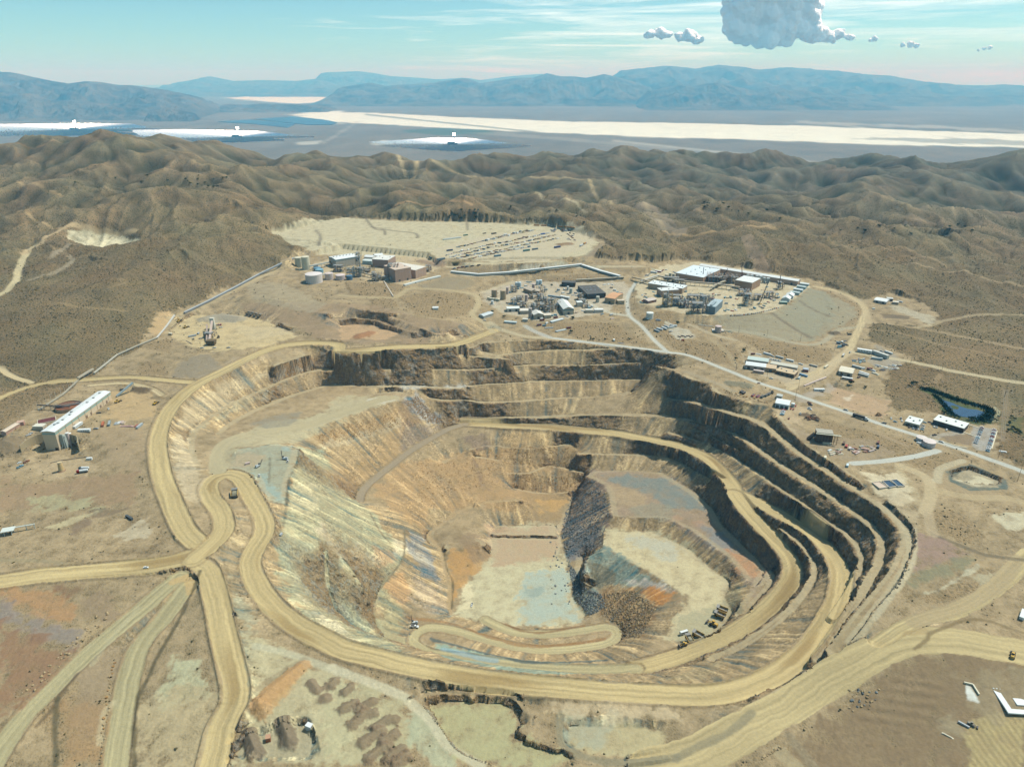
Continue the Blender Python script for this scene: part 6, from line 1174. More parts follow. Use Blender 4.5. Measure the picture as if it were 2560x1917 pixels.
for k, (x, y, w, d, h, l) in enumerate(((630, 165, 10, 14, 34, 'tallest steel tower standing beside the long ribbed roof building'), (575, 225, 22, 12, 20, 'steel frame behind the small dark blue tank'), (480, 185, 26, 12, 13, 'grey steel frame in front of the long ribbed roof building'), (640, 225, 16, 10, 18, 'steel frame below the tallest steel tower'), (770, 258, 18, 12, 17, 'boxy pink steel frame left of the tall pilaster block'), (860, 255, 20, 8, 8, 'low pipe frame at the foot of the tall pilaster block'), (1180, 180, 12, 14, 12, 'steel frame right of the white roofed pink block'), (700, 190, 24, 16, 10, 'low steel frame below the pale green white shed'))): frame('process_tower', l, 'Q2 %d,%d' % (x, y), w, d, h, (196, 172, 132), 40 + k)
run_line('pipe_rack', 'long pipe rack crossing in front of the far plant halls', 'Q2 605,205 720,235 800,240', 3, 2, 6, (206, 186, 160), 'pipe rack'); run_line('pipe_rack', 'inclined gallery joining the silos to the ribbed roof building', 'Q2 240,178 330,160 430,135', 3, 2.4, 6, (216, 212, 196), 'pipe rack', hs=[9, 9, 8]); run_line('pipe_rack', 'pale gallery sloping down over the shrub bank below the far plant', 'Q2 825,268 898,388', 2, 1.2, 1.4, (222, 206, 184), 'pipe rack')
run_line('pipe_rack', 'white pipe linking the largest white tank to its pink neighbour', 'Q2 330,232 365,228', 2.4, 1.6, 5, WHITE, 'pipe rack')
building('storage_shed', 'tiny white shed alone on the shrub slope above the old pit', 'Q2 1212,490', 'Q2 1256,492', 7, 4, WHITE, WHITE, 'gable', 1.4)
run_line('concrete_wall', 'long pale concrete wall beside the far plant road, left half', 'Q2 985,300 1100,268 1269,228', 6, 2.6, 1.2, (240, 238, 226), 'wall', part='panel', legs=400)
run_line('covered_gallery', 'long white covered gallery running above the central plant', 'Q5 160,366 350,386 560,372 800,345 1062,316', 5.5, 3.4, 2.2, (222, 216, 200), 'gallery', roofc=WHITE, legs=30); run_line('covered_gallery', 'white covered gallery turning down toward the right hand plant', 'Q3 838,50 990,100 1140,140', 6, 3.4, 2.4, (206, 204, 194), 'gallery', roofc=WHITE, legs=30); run_line('covered_gallery', 'tan pipe gallery behind the black roofed building', 'Q3 790,172 980,162 1170,150', 4, 2.6, 3, (190, 168, 136), 'gallery', roofc=(216, 200, 172), legs=20)
for k, (x, y, c) in enumerate(((182, 338, BLUE), (212, 332, RED), (240, 328, (140, 60, 56)), (268, 324, BLUE), (306, 320, BLACK), (352, 314, BLACK))): put('pickup', c, 'Q5', x, y, .9, -.3, 'dark or red truck in the row on the road bend beyond the far plant' if False else '%s truck in the row parked on the bend beyond the far plant' % {BLUE: 'blue', RED: 'bright red', BLACK: 'black'}.get(c, 'dull red'), 'trucks on the bend beyond the far plant', sc=1.3)
# ------------------------------------------------------------------ central plant
tank('storage_tank', 'left tan tank of the tall pair on the central plant edge', 'Q3 146,296', 5.5, 15, TAN); tank('storage_tank', 'right tan tank of the tall pair on the central plant edge', 'Q3 216,310', 5.5, 17, TAN); tank('storage_tank', 'slim pink tank behind the tall tan pair', 'Q3 249,268', 2.6, 13, PINK); tank('storage_tank', 'small white tank in front of the yellowish vats', 'Q3 129,350', 2.3, 6.5, WHITE)
for x, y in ((100, 312), (118, 318), (138, 320), (160, 322), (180, 326)): tank('vat', 'small yellowish vat in the row below the tan tank pair', 'Q3 %d,%d' % (x, y), 2.6, 4.4, CREAM, 'vat', 'vats below the tan tanks', stair=False)
for x, y, l in ((488, 196, 'left white tank of the bright pair at the back of the central plant'), (512, 194, 'right white tank of the bright pair at the back of the central plant'), (322, 212, 'left white tank of the smaller pair uphill of the tan tanks'), (346, 212, 'right white tank of the smaller pair uphill of the tan tanks')): tank('storage_tank', l, 'Q3 %d,%d' % (x, y), 3.2, 9, (240, 250, 250))
tank('storage_tank', 'slim pink tower tank right of the smaller white pair', 'Q3 455,236', 3, 12, PINK); tank('storage_tank', 'pink tank amid the pipe frames of the central plant', 'Q3 399,328', 3, 13, PINK); tank('storage_tank', 'white tank left of the black roofed building', 'Q3 752,264', 3, 10, (226, 228, 216)); tank('storage_tank', 'small white tank left of the black roof among blue skips', 'Q3 728,240', 2.2, 8, WHITE); tank('storage_tank', 'pale tank in front of the black roofed building', 'Q3 964,334', 3.4, 11, (232, 222, 200)); tank('storage_tank', 'pink grey silo tower by the gabled white shed', 'Q3 430,460', 3.2, 18, (206, 186, 172))
building('process_building', 'black flat roofed building in the central plant', 'Q3 882,312', 'Q3 1028,300', 60, 9, (72, 74, 72), (86, 84, 80), vents=9); building('process_building', 'smaller dark roofed building behind the black roofed one', 'Q3 678,210', 'Q3 785,215', 16, 8, (70, 72, 70), (84, 86, 82)); building('workshop', 'orange roofed beige workshop right of the black roofed building', 'Q3 1020,338', 'Q3 1098,352', 40, 10, (206, 178, 140), (236, 172, 120), 'gable', 1.5, doors=1); building('storage_shed', 'low beige shed against the front of the orange roofed workshop', 'Q3 1122,350', 'Q3 1176,352', 9, 6, (206, 184, 150), (230, 206, 176))
building('workshop', 'long white gabled workshop in the middle of the central plant', 'Q3 692,436', 'Q3 775,430', 52, 10, (214, 196, 170), (255, 250, 238), 'gabley', 4, doors=1, band=((90, 136, 146), 2)); building('workshop', 'white gabled shed beside the pink grey silo tower', 'Q3 458,472', 'Q3 532,466', 20, 8, (206, 188, 164), (246, 238, 224), 'gabley', 3, doors=1); building('storage_shed', 'white shed at the near left corner of the central plant', 'Q3 246,412', 'Q3 345,408', 12, 6, (240, 226, 206), (255, 252, 240), 'gable', 1.2, doors=2); building('storage_shed', 'pale shed right of the near left corner shed', 'Q3 352,430', 'Q3 420,428', 14, 6, (230, 206, 180), (252, 236, 216), 'gable', 1); building('storage_shed', 'beige roofed shed between the gabled sheds of the central plant', 'Q3 540,466', 'Q3 596,462', 12, 6, (214, 188, 156), (246, 226, 200), 'gable', 1)
building('storage_shed', 'long grey roofed shed on the slope beside the access road', 'Q3 62,468', 'Q3 138,442', 12, 5, (214, 204, 186), (222, 226, 222), 'gable', 1.4); building('storage_rack', 'low pale rack of pipes below the central plant bank', 'Q3 222,500', 'Q3 318,508', 6, 2.4, SILVER, (216, 226, 220)); building('storage_shed', 'small pale roofed shed at the foot of the pink grey silo', 'Q3 368,488', 'Q3 410,490', 6, 4, (216, 200, 180), (244, 236, 220)); building('storage_shed', 'white shed at the far right end of the central plant', 'Q3 940,420', 'Q3 1010,418', 9, 5, (232, 216, 196), (255, 246, 234)); building('storage_shed', 'small white block right of the long gabled workshop', 'Q3 802,372', 'Q3 846,370', 10, 8, (236, 220, 200), WHITE); building('storage_shed', 'pale shed at the right of the dark vessels in the central plant', 'Q3 870,420', 'Q3 930,420', 8, 5, (226, 204, 176), (250, 238, 218))
building('storage_shed', 'tan gabled shed in the upper middle of the central plant', 'Q3 376,250', 'Q3 440,276', 14, 7, (190, 160, 128), (222, 200, 172), 'gable', 2); building('storage_shed', 'tan gabled shed just right of its twin in the upper central plant', 'Q3 444,270', 'Q3 500,276', 14, 7, (190, 160, 128), (226, 204, 178), 'gable', 2)
put('container', (150, 176, 190), 'Q3', 598, 292, 1, .12, 'left pale blue container of three behind the gabled workshop', sc=1.1); put('container', (170, 184, 190), 'Q3', 636, 298, 1, .12, 'middle pale blue container of three behind the gabled workshop', sc=1.1); put('office', WHITE, 'Q3', 704, 308, 1, .15, 'white trailer uphill of the long gabled workshop', sc=1.4)
r_ = random.Random(3)
fr = ((300, 345), (345, 350), (375, 372), (480, 300), (520, 322), (560, 340), (600, 360), (620, 392), (500, 372), (540, 392), (590, 405), (470, 402), (430, 395), (640, 372), (350, 318), (430, 300), (850, 345), (870, 372), (830, 312), (520, 250), (300, 250))
for k, (x, y) in enumerate(fr): frame('process_tower', 'rust and tan frame of pipes and vessels in the middle of the central plant', 'Q3 %d,%d' % (x, y), r_.uniform(9, 17), r_.uniform(8, 13), r_.uniform(6, 15), r_.choice([(186, 160, 120), (150, 120, 90), (170, 140, 96), (200, 176, 140)]), 100 + k, r_.uniform(-.3, .3), 'pipe frames of the central plant')
cl = [(130, 350), (330, 232), (365, 222), (395, 208), (420, 212), (430, 176), (410, 176), (540, 210), (555, 240), (525, 200), (690, 265), (700, 236), (720, 232), (770, 280), (800, 286), (825, 272), (815, 288), (790, 266), (845, 280), (1020, 196), (1050, 192), (1080, 196), (1075, 222), (1100, 244), (1120, 262), (1150, 268), (440, 192), (270, 262), (310, 300), (250, 345), (262, 352), (330, 375), (600, 318), (690, 410), (720, 448), (780, 420), (800, 420), (850, 405), (900, 385), (920, 372), (960, 395), (1000, 430), (630, 440), (390, 480), (520, 472), (560, 505), (540, 525), (1072, 440), (1080, 466), (600, 445), (640, 250), (655, 240)]
for x, y in cl:
    c = r_.choice([WHITE, SILVER, LBLUE, PINK, BEIGE, (120, 150, 160), WHITE]); n = {WHITE: 'white', SILVER: 'silver', LBLUE: 'pale blue', PINK: 'pinkish', BEIGE: 'beige'}.get(c, 'blue grey')
    put(r_.choice(['box', 'box', 'slab']), c, 'Q3', x, y, r_.uniform(.3, 1), r_.uniform(-.4, .4), n + ' equipment box or panel stack among the frames of the central plant', 'loose boxes in the central plant', name='equipment_box', cat='equipment')
for x, y, l in ((525, 480, 'red skip beside the beige roofed shed of the central plant'), (500, 520, 'red skips nearest the central plant entrance road'), (735, 543, 'red skip row by the pale pipe stack below the central plant'), (632, 460, 'red skip right of the beige roofed shed')): put('bin', (150, 36, 34), 'Q3', x, y, 1, -.2, l, sc=1.4)
put('pipes', (226, 232, 228), 'Q3', 672, 560, 1, -.25, 'long pale pipe stack on the bank below the central plant', sc=(2, 2, .7)); put('pipes', SILVER, 'Q3', 578, 540, 1, -.1, 'pale pipe stack left of the long pale pipe stack', sc=(1.4, 1.6, .7)); building('storage_rack', 'long flat white rack below the long gabled workshop', 'Q3 602,502', 'Q3 700,470', 6, 1.6, SILVER, (236, 240, 236)); put('box', WHITE, 'Q3', 1094, 640, .1, 1, 'white upright tank beside the small blue pool', name='water_tank', cat='tank'); put('pickup', WHITE, 'Q3', 68, 482, 1, .1, 'white pickup on the access road below the grey roofed shed'); put('car', DGREY, 'Q3', 1206, 380, .1, -1, 'dark car on the paved road right of the orange roofed workshop')
def pool(name, label, s, dz, rgb, cat='pool', z=None, kind=None):
    p = world_pts(s); zc = (p[:, 2].min() if z is None else z) + dz; me = bpy.data.meshes.new(name); me.from_pydata([(x, y, zc) for x, y, _ in p], [], [tuple(range(len(p)))]); me.update()
    m, nt, b = nodes('water_%d_%d_%d' % rgb); k = NT(nt); P = k.n('ShaderNodeNewGeometry').outputs['Position']; b.inputs['Base Color'].default_value = (*A(*rgb), 1); b.inputs['Roughness'].default_value = .12; b.inputs['Specular IOR Level'].default_value = .35
    bp = k.n('ShaderNodeBump', {'Height': k.noise(P, 1.1, 4, .6), 'Strength': .25, 'Distance': .3}); nt.links.new(bp.outputs[0], b.inputs['Normal']); me.materials.append(m); o = link(name, me)
    if kind: o['kind'] = kind
    else: tag(o, label, cat)
    return o
pool('lined_pool', 'small blue lined pool beside the paved junction', 'Q3 1110,640 1150,638 1200,650 1195,664 1150,662 1108,655', .25, (70, 104, 130))
# ------------------------------------------------------------------ right hand plant
building('warehouse', 'very long white roofed warehouse at the back of the right plant', 'Q4 462,92', 'Q4 1140,206', 17, 9, (226, 186, 156), WHITE, 'gable', 2, doors=9); building('process_building', 'white roofed hall with dark roof vents in front of the long warehouse', 'Q4 488,188', 'Q4 606,128', 60, 11, (214, 172, 140), (246, 252, 252), vents=8); building('process_building', 'small white roofed block beside the cranes of the right plant', 'Q4 822,240', 'Q4 882,205', 34, 15, (206, 162, 128), (255, 250, 240)); building('process_building', 'long low white roof crowded with vents in the right plant', 'Q4 108,222', 'Q4 345,262', 26, 10, (216, 186, 156), (252, 252, 246), vents=10); building('process_building', 'pink walled white roof block right of the yellow pipe tower', 'Q4 200,285', 'Q4 322,275', 20, 12, (206, 166, 140), (252, 248, 240), vents=3); building('storage_shed', 'pale maroon shed left of the yellow pipe tower', 'Q4 110,330', 'Q4 168,318', 14, 5, (176, 130, 116), (226, 206, 190), 'gable', 1.4)
building('storage_shed', 'low green grey roof at the front of the white tent row', 'Q4 1020,332', 'Q4 1070,336', 8, 3.4, GREEN, (180, 196, 180))
for k, (x, y, x2, y2) in enumerate(((1032, 310, 1084, 318), (1058, 290, 1110, 296))): building('storage_tent', 'white gabled tent, %s of two on the right plant edge' % ('nearer', 'farther')[k], 'Q4 %d,%d' % (x, y), 'Q4 %d,%d' % (x2, y2), 18, 5, WHITE, WHITE, 'gabley', 3.2)
for k in range(4): building('storage_tent', 'long pale roof panel shed in the stepped row by the embankment', 'Q4 %d,%d' % (1090 + 22 * k, 262 - 20 * k), 'Q4 %d,%d' % (1150 + 22 * k, 272 - 20 * k), 8, 4.5, (190, 206, 200), (250, 252, 246) if k % 2 else (216, 228, 222), 'gable', 1.2, group='stepped sheds by the embankment')
def cooling():
    o = building('cooling_tower', 'blue grey cooling tower row with fan stacks at the plant edge', 'Q4 570,404', 'Q4 622,352', 16, 13, (140, 156, 162), (190, 204, 206), cat='cooling tower')
    me = MB().cyl(0, 0, 13.4, 15.6, 2.4, 2.7, 16, (170, 184, 188)).mesh('fan_stack')
    for k in range(5): q = link('fan_stack', me, o); q.location = (4 + k * 5.2, 8, 0)
cooling()
for k, (x, y, w, d, h, c, l) in enumerate(((240, 345, 16, 16, 24, (226, 176, 80), 'yellow pipe tower at the front left of the right plant'), (330, 340, 28, 14, 14, (120, 132, 140), 'blue grey pipe frame right of the yellow pipe tower'), (385, 350, 26, 16, 13, (130, 140, 146), 'blue grey pipe frame in the front middle of the right plant'), (462, 385, 28, 18, 18, (206, 176, 146), 'pink block frame of pipes left of the cooling tower row'), (510, 345, 22, 16, 20, (120, 134, 140), 'dark blue pipe frame behind the cooling tower row'), (455, 300, 40, 14, 9, (140, 150, 150), 'low blue grey pipe frame behind the pink block frame'), (300, 310, 24, 12, 12, (136, 146, 150), 'blue grey pipe frame behind the yellow pipe tower'), (600, 180, 46, 24, 17, (216, 176, 146), 'large pink steel frame beside the vented white hall'), (690, 180, 26, 20, 16, (206, 166, 136), 'pink steel frame with red cranes near the long warehouse'), (795, 335, 16, 16, 21, (190, 160, 124), 'tall tan pipe tower at the right front of the plant'), (775, 270, 22, 14, 12, (206, 160, 130), 'pink frame below the small white roofed block'), (870, 300, 16, 12, 10, (196, 160, 128), 'tan frame right of the tall tan pipe tower'), (950, 285, 24, 14, 11, (200, 160, 130), 'tan steel frame nearest the tent row'), (1020, 225, 12, 10, 14, (170, 140, 116), 'slim steel frame in front of the warehouse end'), (270, 175, 30, 10, 9, (206, 190, 160), 'low pipe frame at the back left of the right plant'), (330, 190, 22, 12, 9, (200, 170, 140), 'boxy frame behind the long vented white roof'))): frame('process_tower', l, 'Q4 %d,%d' % (x, y), w, d, h, c, 200 + k, -.1)
run_line('pipe_rack', 'long pipe rack crossing the whole right plant', 'Q4 180,160 370,200 560,215 740,240', 4, 2.4, 7, (206, 184, 156), 'pipe rack'); run_line('pipe_rack', 'pipe rack along the left gate of the right plant', 'Q4 60,190 180,150', 4, 2, 5, (216, 206, 190), 'pipe rack'); run_line('pipe_rack', 'pipe rack from the tan gallery into the right plant', 'Q4 0,165 100,190 240,240', 4, 2, 6, (196, 170, 136), 'pipe rack'); run_line('pipe_rack', 'short pipe rack beside the vented white hall', 'Q4 480,185 560,130 665,98', 3.5, 2, 8, (214, 190, 160), 'pipe rack'); run_line('pipe_rack', 'pipe rack between the steel frames and small white block', 'Q4 545,240 590,215 640,195', 3.5, 2, 7, (206, 190, 160), 'pipe rack')
for k, (x, y) in enumerate(((796, 160), (822, 165), (858, 168), (884, 172), (908, 182), (935, 186))): tank('storage_tank', 'grey white tank in the row before the long warehouse', 'Q4 %d,%d' % (x, y), 3.2, 10, (222, 226, 222), group='tanks before the long warehouse')
for k, (x, y, w) in enumerate(((262, 140, 3), (238, 150, 3.4), (285, 145, 3))): tank('storage_tank', 'small white tank in the group behind the long vented roof', 'Q4 %d,%d' % (x, y), w, 7, CREAM, group='tanks behind the vented roof')
tank('storage_tank', 'short wide white tank alone below the right plant bank', 'Q4 121,428', 6.2, 10, (250, 246, 234)); tank('storage_tank', 'pink white tank on a concrete pad in the embankment road bend', 'Q4 592,522', 5.2, 10, (236, 206, 194)); building('concrete_pad', 'pale concrete base around the embankment tank', 'Q4 555,520', 'Q4 632,528', 10, 1.2, (222, 206, 186), (236, 220, 200))
def crane(label, p, h, lean, c=(50, 54, 58)):
    x, y, z = pt(p); o = root('mobile_crane', label, 'crane', (x, y, z), .3); link('carrier', MB().box(-4, 4, -1.4, 1.4, .5, 1.6, YEL).box(-3, .5, -1.3, 1.3, 1.6, 3.4, (206, 206, 200), .2, .1).mesh('carrier'), o)
    m = MB(); tp = (lean, 0, h)
    for a, b in ((-.6, -.6), (.6, -.6), (.6, .6), (-.6, .6)): m.beam((a, b, 2), (tp[0] + a * .4, b * .4, tp[2]), .3, c)
    for k in range(14): f = k / 14; g = (k + 1) / 14; m.beam((lean * f - .6, -.6, 2 + (h - 2) * f), (lean * g + .6, .6, 2 + (h - 2) * g), .2, c)
    link('boom', m.mesh('boom'), o); link('wheels', MB().wheel(-3, -1.4, .6, .5, BLACK).wheel(-3, 1.4, .6, .5, BLACK).wheel(3, -1.4, .6, .5, BLACK).wheel(3, 1.4, .6, .5, BLACK).mesh('wheels'), o)
crane('crane with an upright dark boom beside the vented white hall', 'Q4 486,165', 26, 0); crane('crane with a leaning dark boom among the pink frames', 'Q4 585,210', 34, 20); crane('crane with a thin red boom near the long warehouse', 'Q4 760,170', 28, -5, (150, 60, 56)); crane('crane with a long slanted boom right of the tan pipe tower', 'Q4 878,335', 46, 14); crane('thick upright dark crane in front of the warehouse end', 'Q4 1008,235', 30, 1, (70, 74, 78))
q4 = [(60, 320), (80, 312), (100, 290), (90, 275), (95, 262), (70, 270), (110, 300), (150, 250), (640, 380), (660, 372), (690, 380), (715, 372), (580, 268), (600, 272), (640, 290), (660, 290), (680, 288), (560, 262), (370, 250), (400, 262), (440, 268), (480, 262), (520, 280), (560, 300), (610, 310), (720, 300), (700, 340), (650, 330), (820, 370), (845, 362), (880, 350), (910, 345), (920, 330), (940, 320), (960, 300), (980, 310), (900, 360), (740, 360), (300, 120), (315, 126), (330, 120), (290, 112), (440, 90), (370, 225), (170, 280), (1000, 268), (1010, 290), (960, 250), (930, 215), (900, 235), (860, 190), (700, 215), (735, 205), (400, 120), (90, 285)]
for x, y in q4:
    c = r_.choice([WHITE, SILVER, PINK, BEIGE, RED, (120, 150, 160), LBLUE]); n = {WHITE: 'white', SILVER: 'silver', LBLUE: 'pale blue', PINK: 'pinkish', BEIGE: 'beige', RED: 'red'}.get(c, 'blue grey')
    put(r_.choice(['box', 'slab', 'stack']), c, 'Q4', x, y, r_.uniform(.3, 1), r_.uniform(-.4, .4), n + ' equipment box or panel stack among the frames of the right plant', 'loose boxes in the right plant', name='equipment_box', cat='equipment')
for k in range(26):
    f = k / 25; x, y = 680 + 330 * f, 413 - 45 * f * f - 10 * f; c = r_.choice([WHITE, SILVER, DGREY, RED, SILVER])
    put('car', c, 'Q4', x, y, .3, -1, '%s car in the parked line along the right plant road edge' % {WHITE: 'white', SILVER: 'silver', DGREY: 'dark', RED: 'red'}[c], 'cars along the right plant edge')
for k, (x, y, c) in enumerate(((150, 118, WHITE), (180, 112, (176, 60, 56)), (120, 128, SILVER), (100, 132, WHITE), (205, 106, (170, 50, 50)), (235, 98, WHITE), (215, 100, RED), (110, 138, SILVER), (95, 142, WHITE))): put('office' if k < 2 else 'pickup', c, 'Q4', x, y, 1, .15 if k < 2 else -.2, '%s %s in the lot behind the right plant gate' % ('white' if c == WHITE else 'silver' if c == SILVER else 'red', 'trailer' if k < 2 else 'pickup'), 'vehicles behind the right plant gate')
for k, (x, y, dx, dy, c) in enumerate(((190, 508, 1, .3, WHITE), (222, 502, 1, .45, WHITE), (170, 520, 1, .3, SILVER), (268, 496, 1, -.2, WHITE), (285, 484, 1, .3, WHITE), (240, 492, 1, .4, SILVER))): put('container', c, 'Q4', x, y, dx, dy, '%s trailer box on the gravel lot below the right plant' % ('white' if c == WHITE else 'silver'), 'trailer boxes on the gravel lot', name='trailer_box', cat='trailer')
for k in range(9): put('bin', r_.choice([(110, 60, 50), (90, 70, 60), (120, 90, 70)]), 'Q4', 320 + k * 12, 556 + 5 * math.sin(k * 2), 1, .2, 'dark rusty drum or skip in the line on the gravel lot edge', 'rusty skips on the gravel lot', sc=.6)
put('pickup', WHITE, 'Q4', 268, 522, 1, -.2, 'white pickup on the gravel lot below the right plant'); put('box', RED, 'Q4', 350, 582, 1, 0, 'red box at the lower edge of the gravel lot', sc=.7); put('container', (150, 170, 190), 'Q4', 180, 445, 1, 0, 'blue grey container below the short wide white tank', sc=.7)
run_line('pipeline', 'pale pipe on supports along the right plant bank', 'Q4 455,478 500,485 560,490', 1.2, 1, 1.6, (222, 214, 200), 'pipeline', part='pipe')
# ------------------------------------------------------------------ laydown yard: rows of stored goods
rows = (((205, 190), (330, 160), (540, 108), (690, 72)), ((118, 245), (260, 212), (400, 178), (560, 150), (700, 118), (835, 92)), ((150, 258), (300, 225), (430, 190), (600, 165), (760, 132), (885, 102)), ((200, 268), (330, 238), (480, 212), (640, 178), (800, 148), (905, 126)), ((290, 270), (420, 240), (560, 208), (700, 190)), ((380, 246), (470, 228), (590, 206)), ((385, 148), (500, 120), (640, 90), (740, 68)))
kinds_y = (('box', WHITE, 'white storage box'), ('stack', CREAM, 'cream crate stack'), ('pipes', SILVER, 'silver pipe bundle'), ('slab', BEIGE, 'beige panel stack'), ('stack', RUST, 'rusty steel stack'), ('box', (96, 120, 130), 'blue grey storage box'), ('pipes', (150, 120, 90), 'brown pipe bundle'), ('slab', WHITE, 'white panel stack'), ('stack', (206, 170, 90), 'yellow crate stack'), ('pickup', WHITE, 'white pickup'), ('slab', PINK, 'pinkish panel stack'), ('stack', DGREY, 'dark steel stack'))
for rw in rows:
    P = np.array(rw, float); seg = np.hypot(*np.diff(P, axis=0).T); n = int(seg.sum() / 13.5)
    for k in range(n):
        d = (k + r_.uniform(.1, .9)) * seg.sum() / n; i = int(np.searchsorted(np.cumsum(seg), d)); i = min(i, len(seg) - 1); f = (d - (np.cumsum(seg)[i] - seg[i])) / seg[i]; x, y = P[i] + (P[i + 1] - P[i]) * f
        kd, c, l = r_.choice(kinds_y); put(kd, c, 'Q5', x + r_.uniform(-4, 4), y + r_.uniform(-3, 3), 1, r_.uniform(-.6, .2), l + ' in the long rows of the laydown yard', 'stored goods in the laydown yard rows', sc=r_.uniform(.8, 1.35))
for k in range(18): put('stack', WHITE, 'Q5', 112 + k * 6.4, 136 - k * .8 + 3 * (k % 2), 1, -.2, 'bright white wrapped bale in the line at the yard left end', 'white bales at the yard end', sc=1.3, name='wrapped_bale', cat='bale')
for k, x in enumerate((750, 800, 845, 882, 918, 962, 998)): put('container', (216, 158, 96) if k != 2 else (222, 216, 200), 'Q5', x, 40 + k * 2.6, 1, .05, '%s container in the straight row at the back of the laydown yard' % ('tan orange' if k != 2 else 'pale'), 'containers at the back of the yard', sc=1.15)
for k in range(22): put(r_.choice(['pickup', 'box', 'stack', 'van']), r_.choice([WHITE, SILVER, RUST, DGREY]), 'Q5', 850 + r_.uniform(0, 120), 66 + r_.uniform(0, 16), 1, .1, 'vehicle or crate parked below the tan container row', 'goods below the container row', name='stored_goods', cat='goods')
for x, y, c, l, s in ((893, 192, (60, 90, 140), 'dark blue covered load on the mound at the yard right end', 1.8), (794, 100, (60, 110, 190), 'bright blue covered load in the yard', 1.4), (150, 214, (60, 80, 110), 'dark blue load at the yard left corner', 1.6), (260, 108, (80, 130, 100), 'green load near the white bales', 1.3), (390, 95, BLACK, 'black load left of the upper yard rows', 1.), (455, 97, DGREY, 'dark load in the upper yard', 1.5), (680, 215, (90, 140, 130), 'green container with tanks at the yard lower edge', 1.8), (740, 205, (110, 130, 140), 'blue grey load by the green container', 1.6), (480, 252, (120, 150, 160), 'long blue grey container at the yard lower edge', 1.8), (20, 265, (60, 110, 120), 'teal load at the far left of the yard road', 1.5), (90, 276, (150, 160, 160), 'grey pipe rack at the left end of the yard road', 2.), (190, 298, (206, 180, 130), 'tan crate group at the bottom left of the yard', 1.8)): put('container', c, 'Q5', x, y, 1, -.15, l, sc=s * .75)
put('semi', (230, 230, 226), 'Q5', 1060, 180, 1, -.5, 'white lorry on the ramp at the yard right end'); put('semi', (222, 160, 90), 'Q5', 1085, 166, 1, -.5, 'orange lorry on the ramp at the yard right end')
for k in range(14): put('stack', r_.choice([SILVER, DGREY, RUST]), 'Q5', 960 + r_.uniform(0, 60), 90 + r_.uniform(0, 55), 1, .3, 'scattered scrap steel pile near the tan mound in the yard', 'scrap piles by the mound', name='scrap_pile', cat='scrap')
# ------------------------------------------------------------------ workshops, offices and ponds on the right
building('workshop', 'pale green roofed half of the long workshop by the highway', 'R1 120,118', 'R1 282,140', 14, 6, (206, 190, 170), (216, 228, 216), 'gable', 1.4); building('workshop', 'white roofed front half of the long workshop by the highway', 'R1 104,165', 'R1 262,186', 15, 6.5, (214, 190, 172), (252, 250, 244), 'gable', 1.5, doors=3); building('storage_shed', 'low pink lean-to along the front of the long workshop', 'R1 168,195', 'R1 250,208', 4, 3.6, (214, 176, 156), (240, 216, 200)); building('office_building', 'tan roofed block joined to the right end of the workshop', 'R1 262,184', 'R1 345,196', 16, 5.5, (196, 160, 124), (230, 196, 156), doors=1); building('office_building', 'tan L shaped roof with open bays right of the workshop', 'R1 345,204', 'R1 490,240', 18, 5, (150, 116, 88), (226, 194, 152), doors=4, vents=3); building('storage_shed', 'pale roof slab behind the tan roofed workshop blocks', 'R1 300,142', 'R1 512,182', 12, 4, (196, 180, 160), (222, 212, 190)); put('box', (206, 226, 236), 'R1', 440, 216, 1, .2, 'white blue box against the tan L shaped roof', sc=1.5); put('container', (130, 176, 206), 'R1', 566, 222, 1, .3, 'light blue container right of the tan L shaped roof'); put('container', (216, 226, 226), 'R1', 534, 238, .6, -.6, 'white container before the light blue container', sc=.7); put('pickup', LBLUE, 'R1', 520, 248, 1, -.1, 'pale blue truck by the corner of the tan roof')
building('storage_shed', 'small open red grey shed right of the workshop yard', 'R1 562,190', 'R1 604,194', 8, 4, (150, 80, 76), (190, 196, 200))
for k, (x, y, dx, dy, l, c) in enumerate(((278, 52, 1, .3, 'first white trailer from the left behind the workshop', WHITE), (320, 66, .6, .3, 'short white box second from the left behind the workshop', SILVER), (376, 78, 1, .3, 'pale trailer in the middle of the row behind the workshop', (226, 222, 212)), (458, 104, 1, .3, 'long white trailer near the right of the row behind the workshop', WHITE), (544, 130, 1, .25, 'short white tank at the right end of the row behind the workshop', WHITE), (644, 146, 1, .3, 'grey box trailer at the edge of the shrub bank', (206, 196, 180)), (746, 154, 1, -.7, 'pale box trailer beside the dirt road', CREAM), (882, 62, .5, -.9, 'pale van body on the dirt road', (216, 206, 190)))): put('container', c, 'R1', x, y, dx, dy, l, name='trailer_box', cat='trailer', sc=.6 if k in (1, 4) else 1.)
for k in range(11): put('car', r_.choice([WHITE, SILVER, LBLUE]), 'R1', 290 + k * 9.5, 84 + k * 2.0 + 5 * (k % 2), .3, -1, 'pale car in the line behind the white workshop roofs', 'cars behind the workshop')
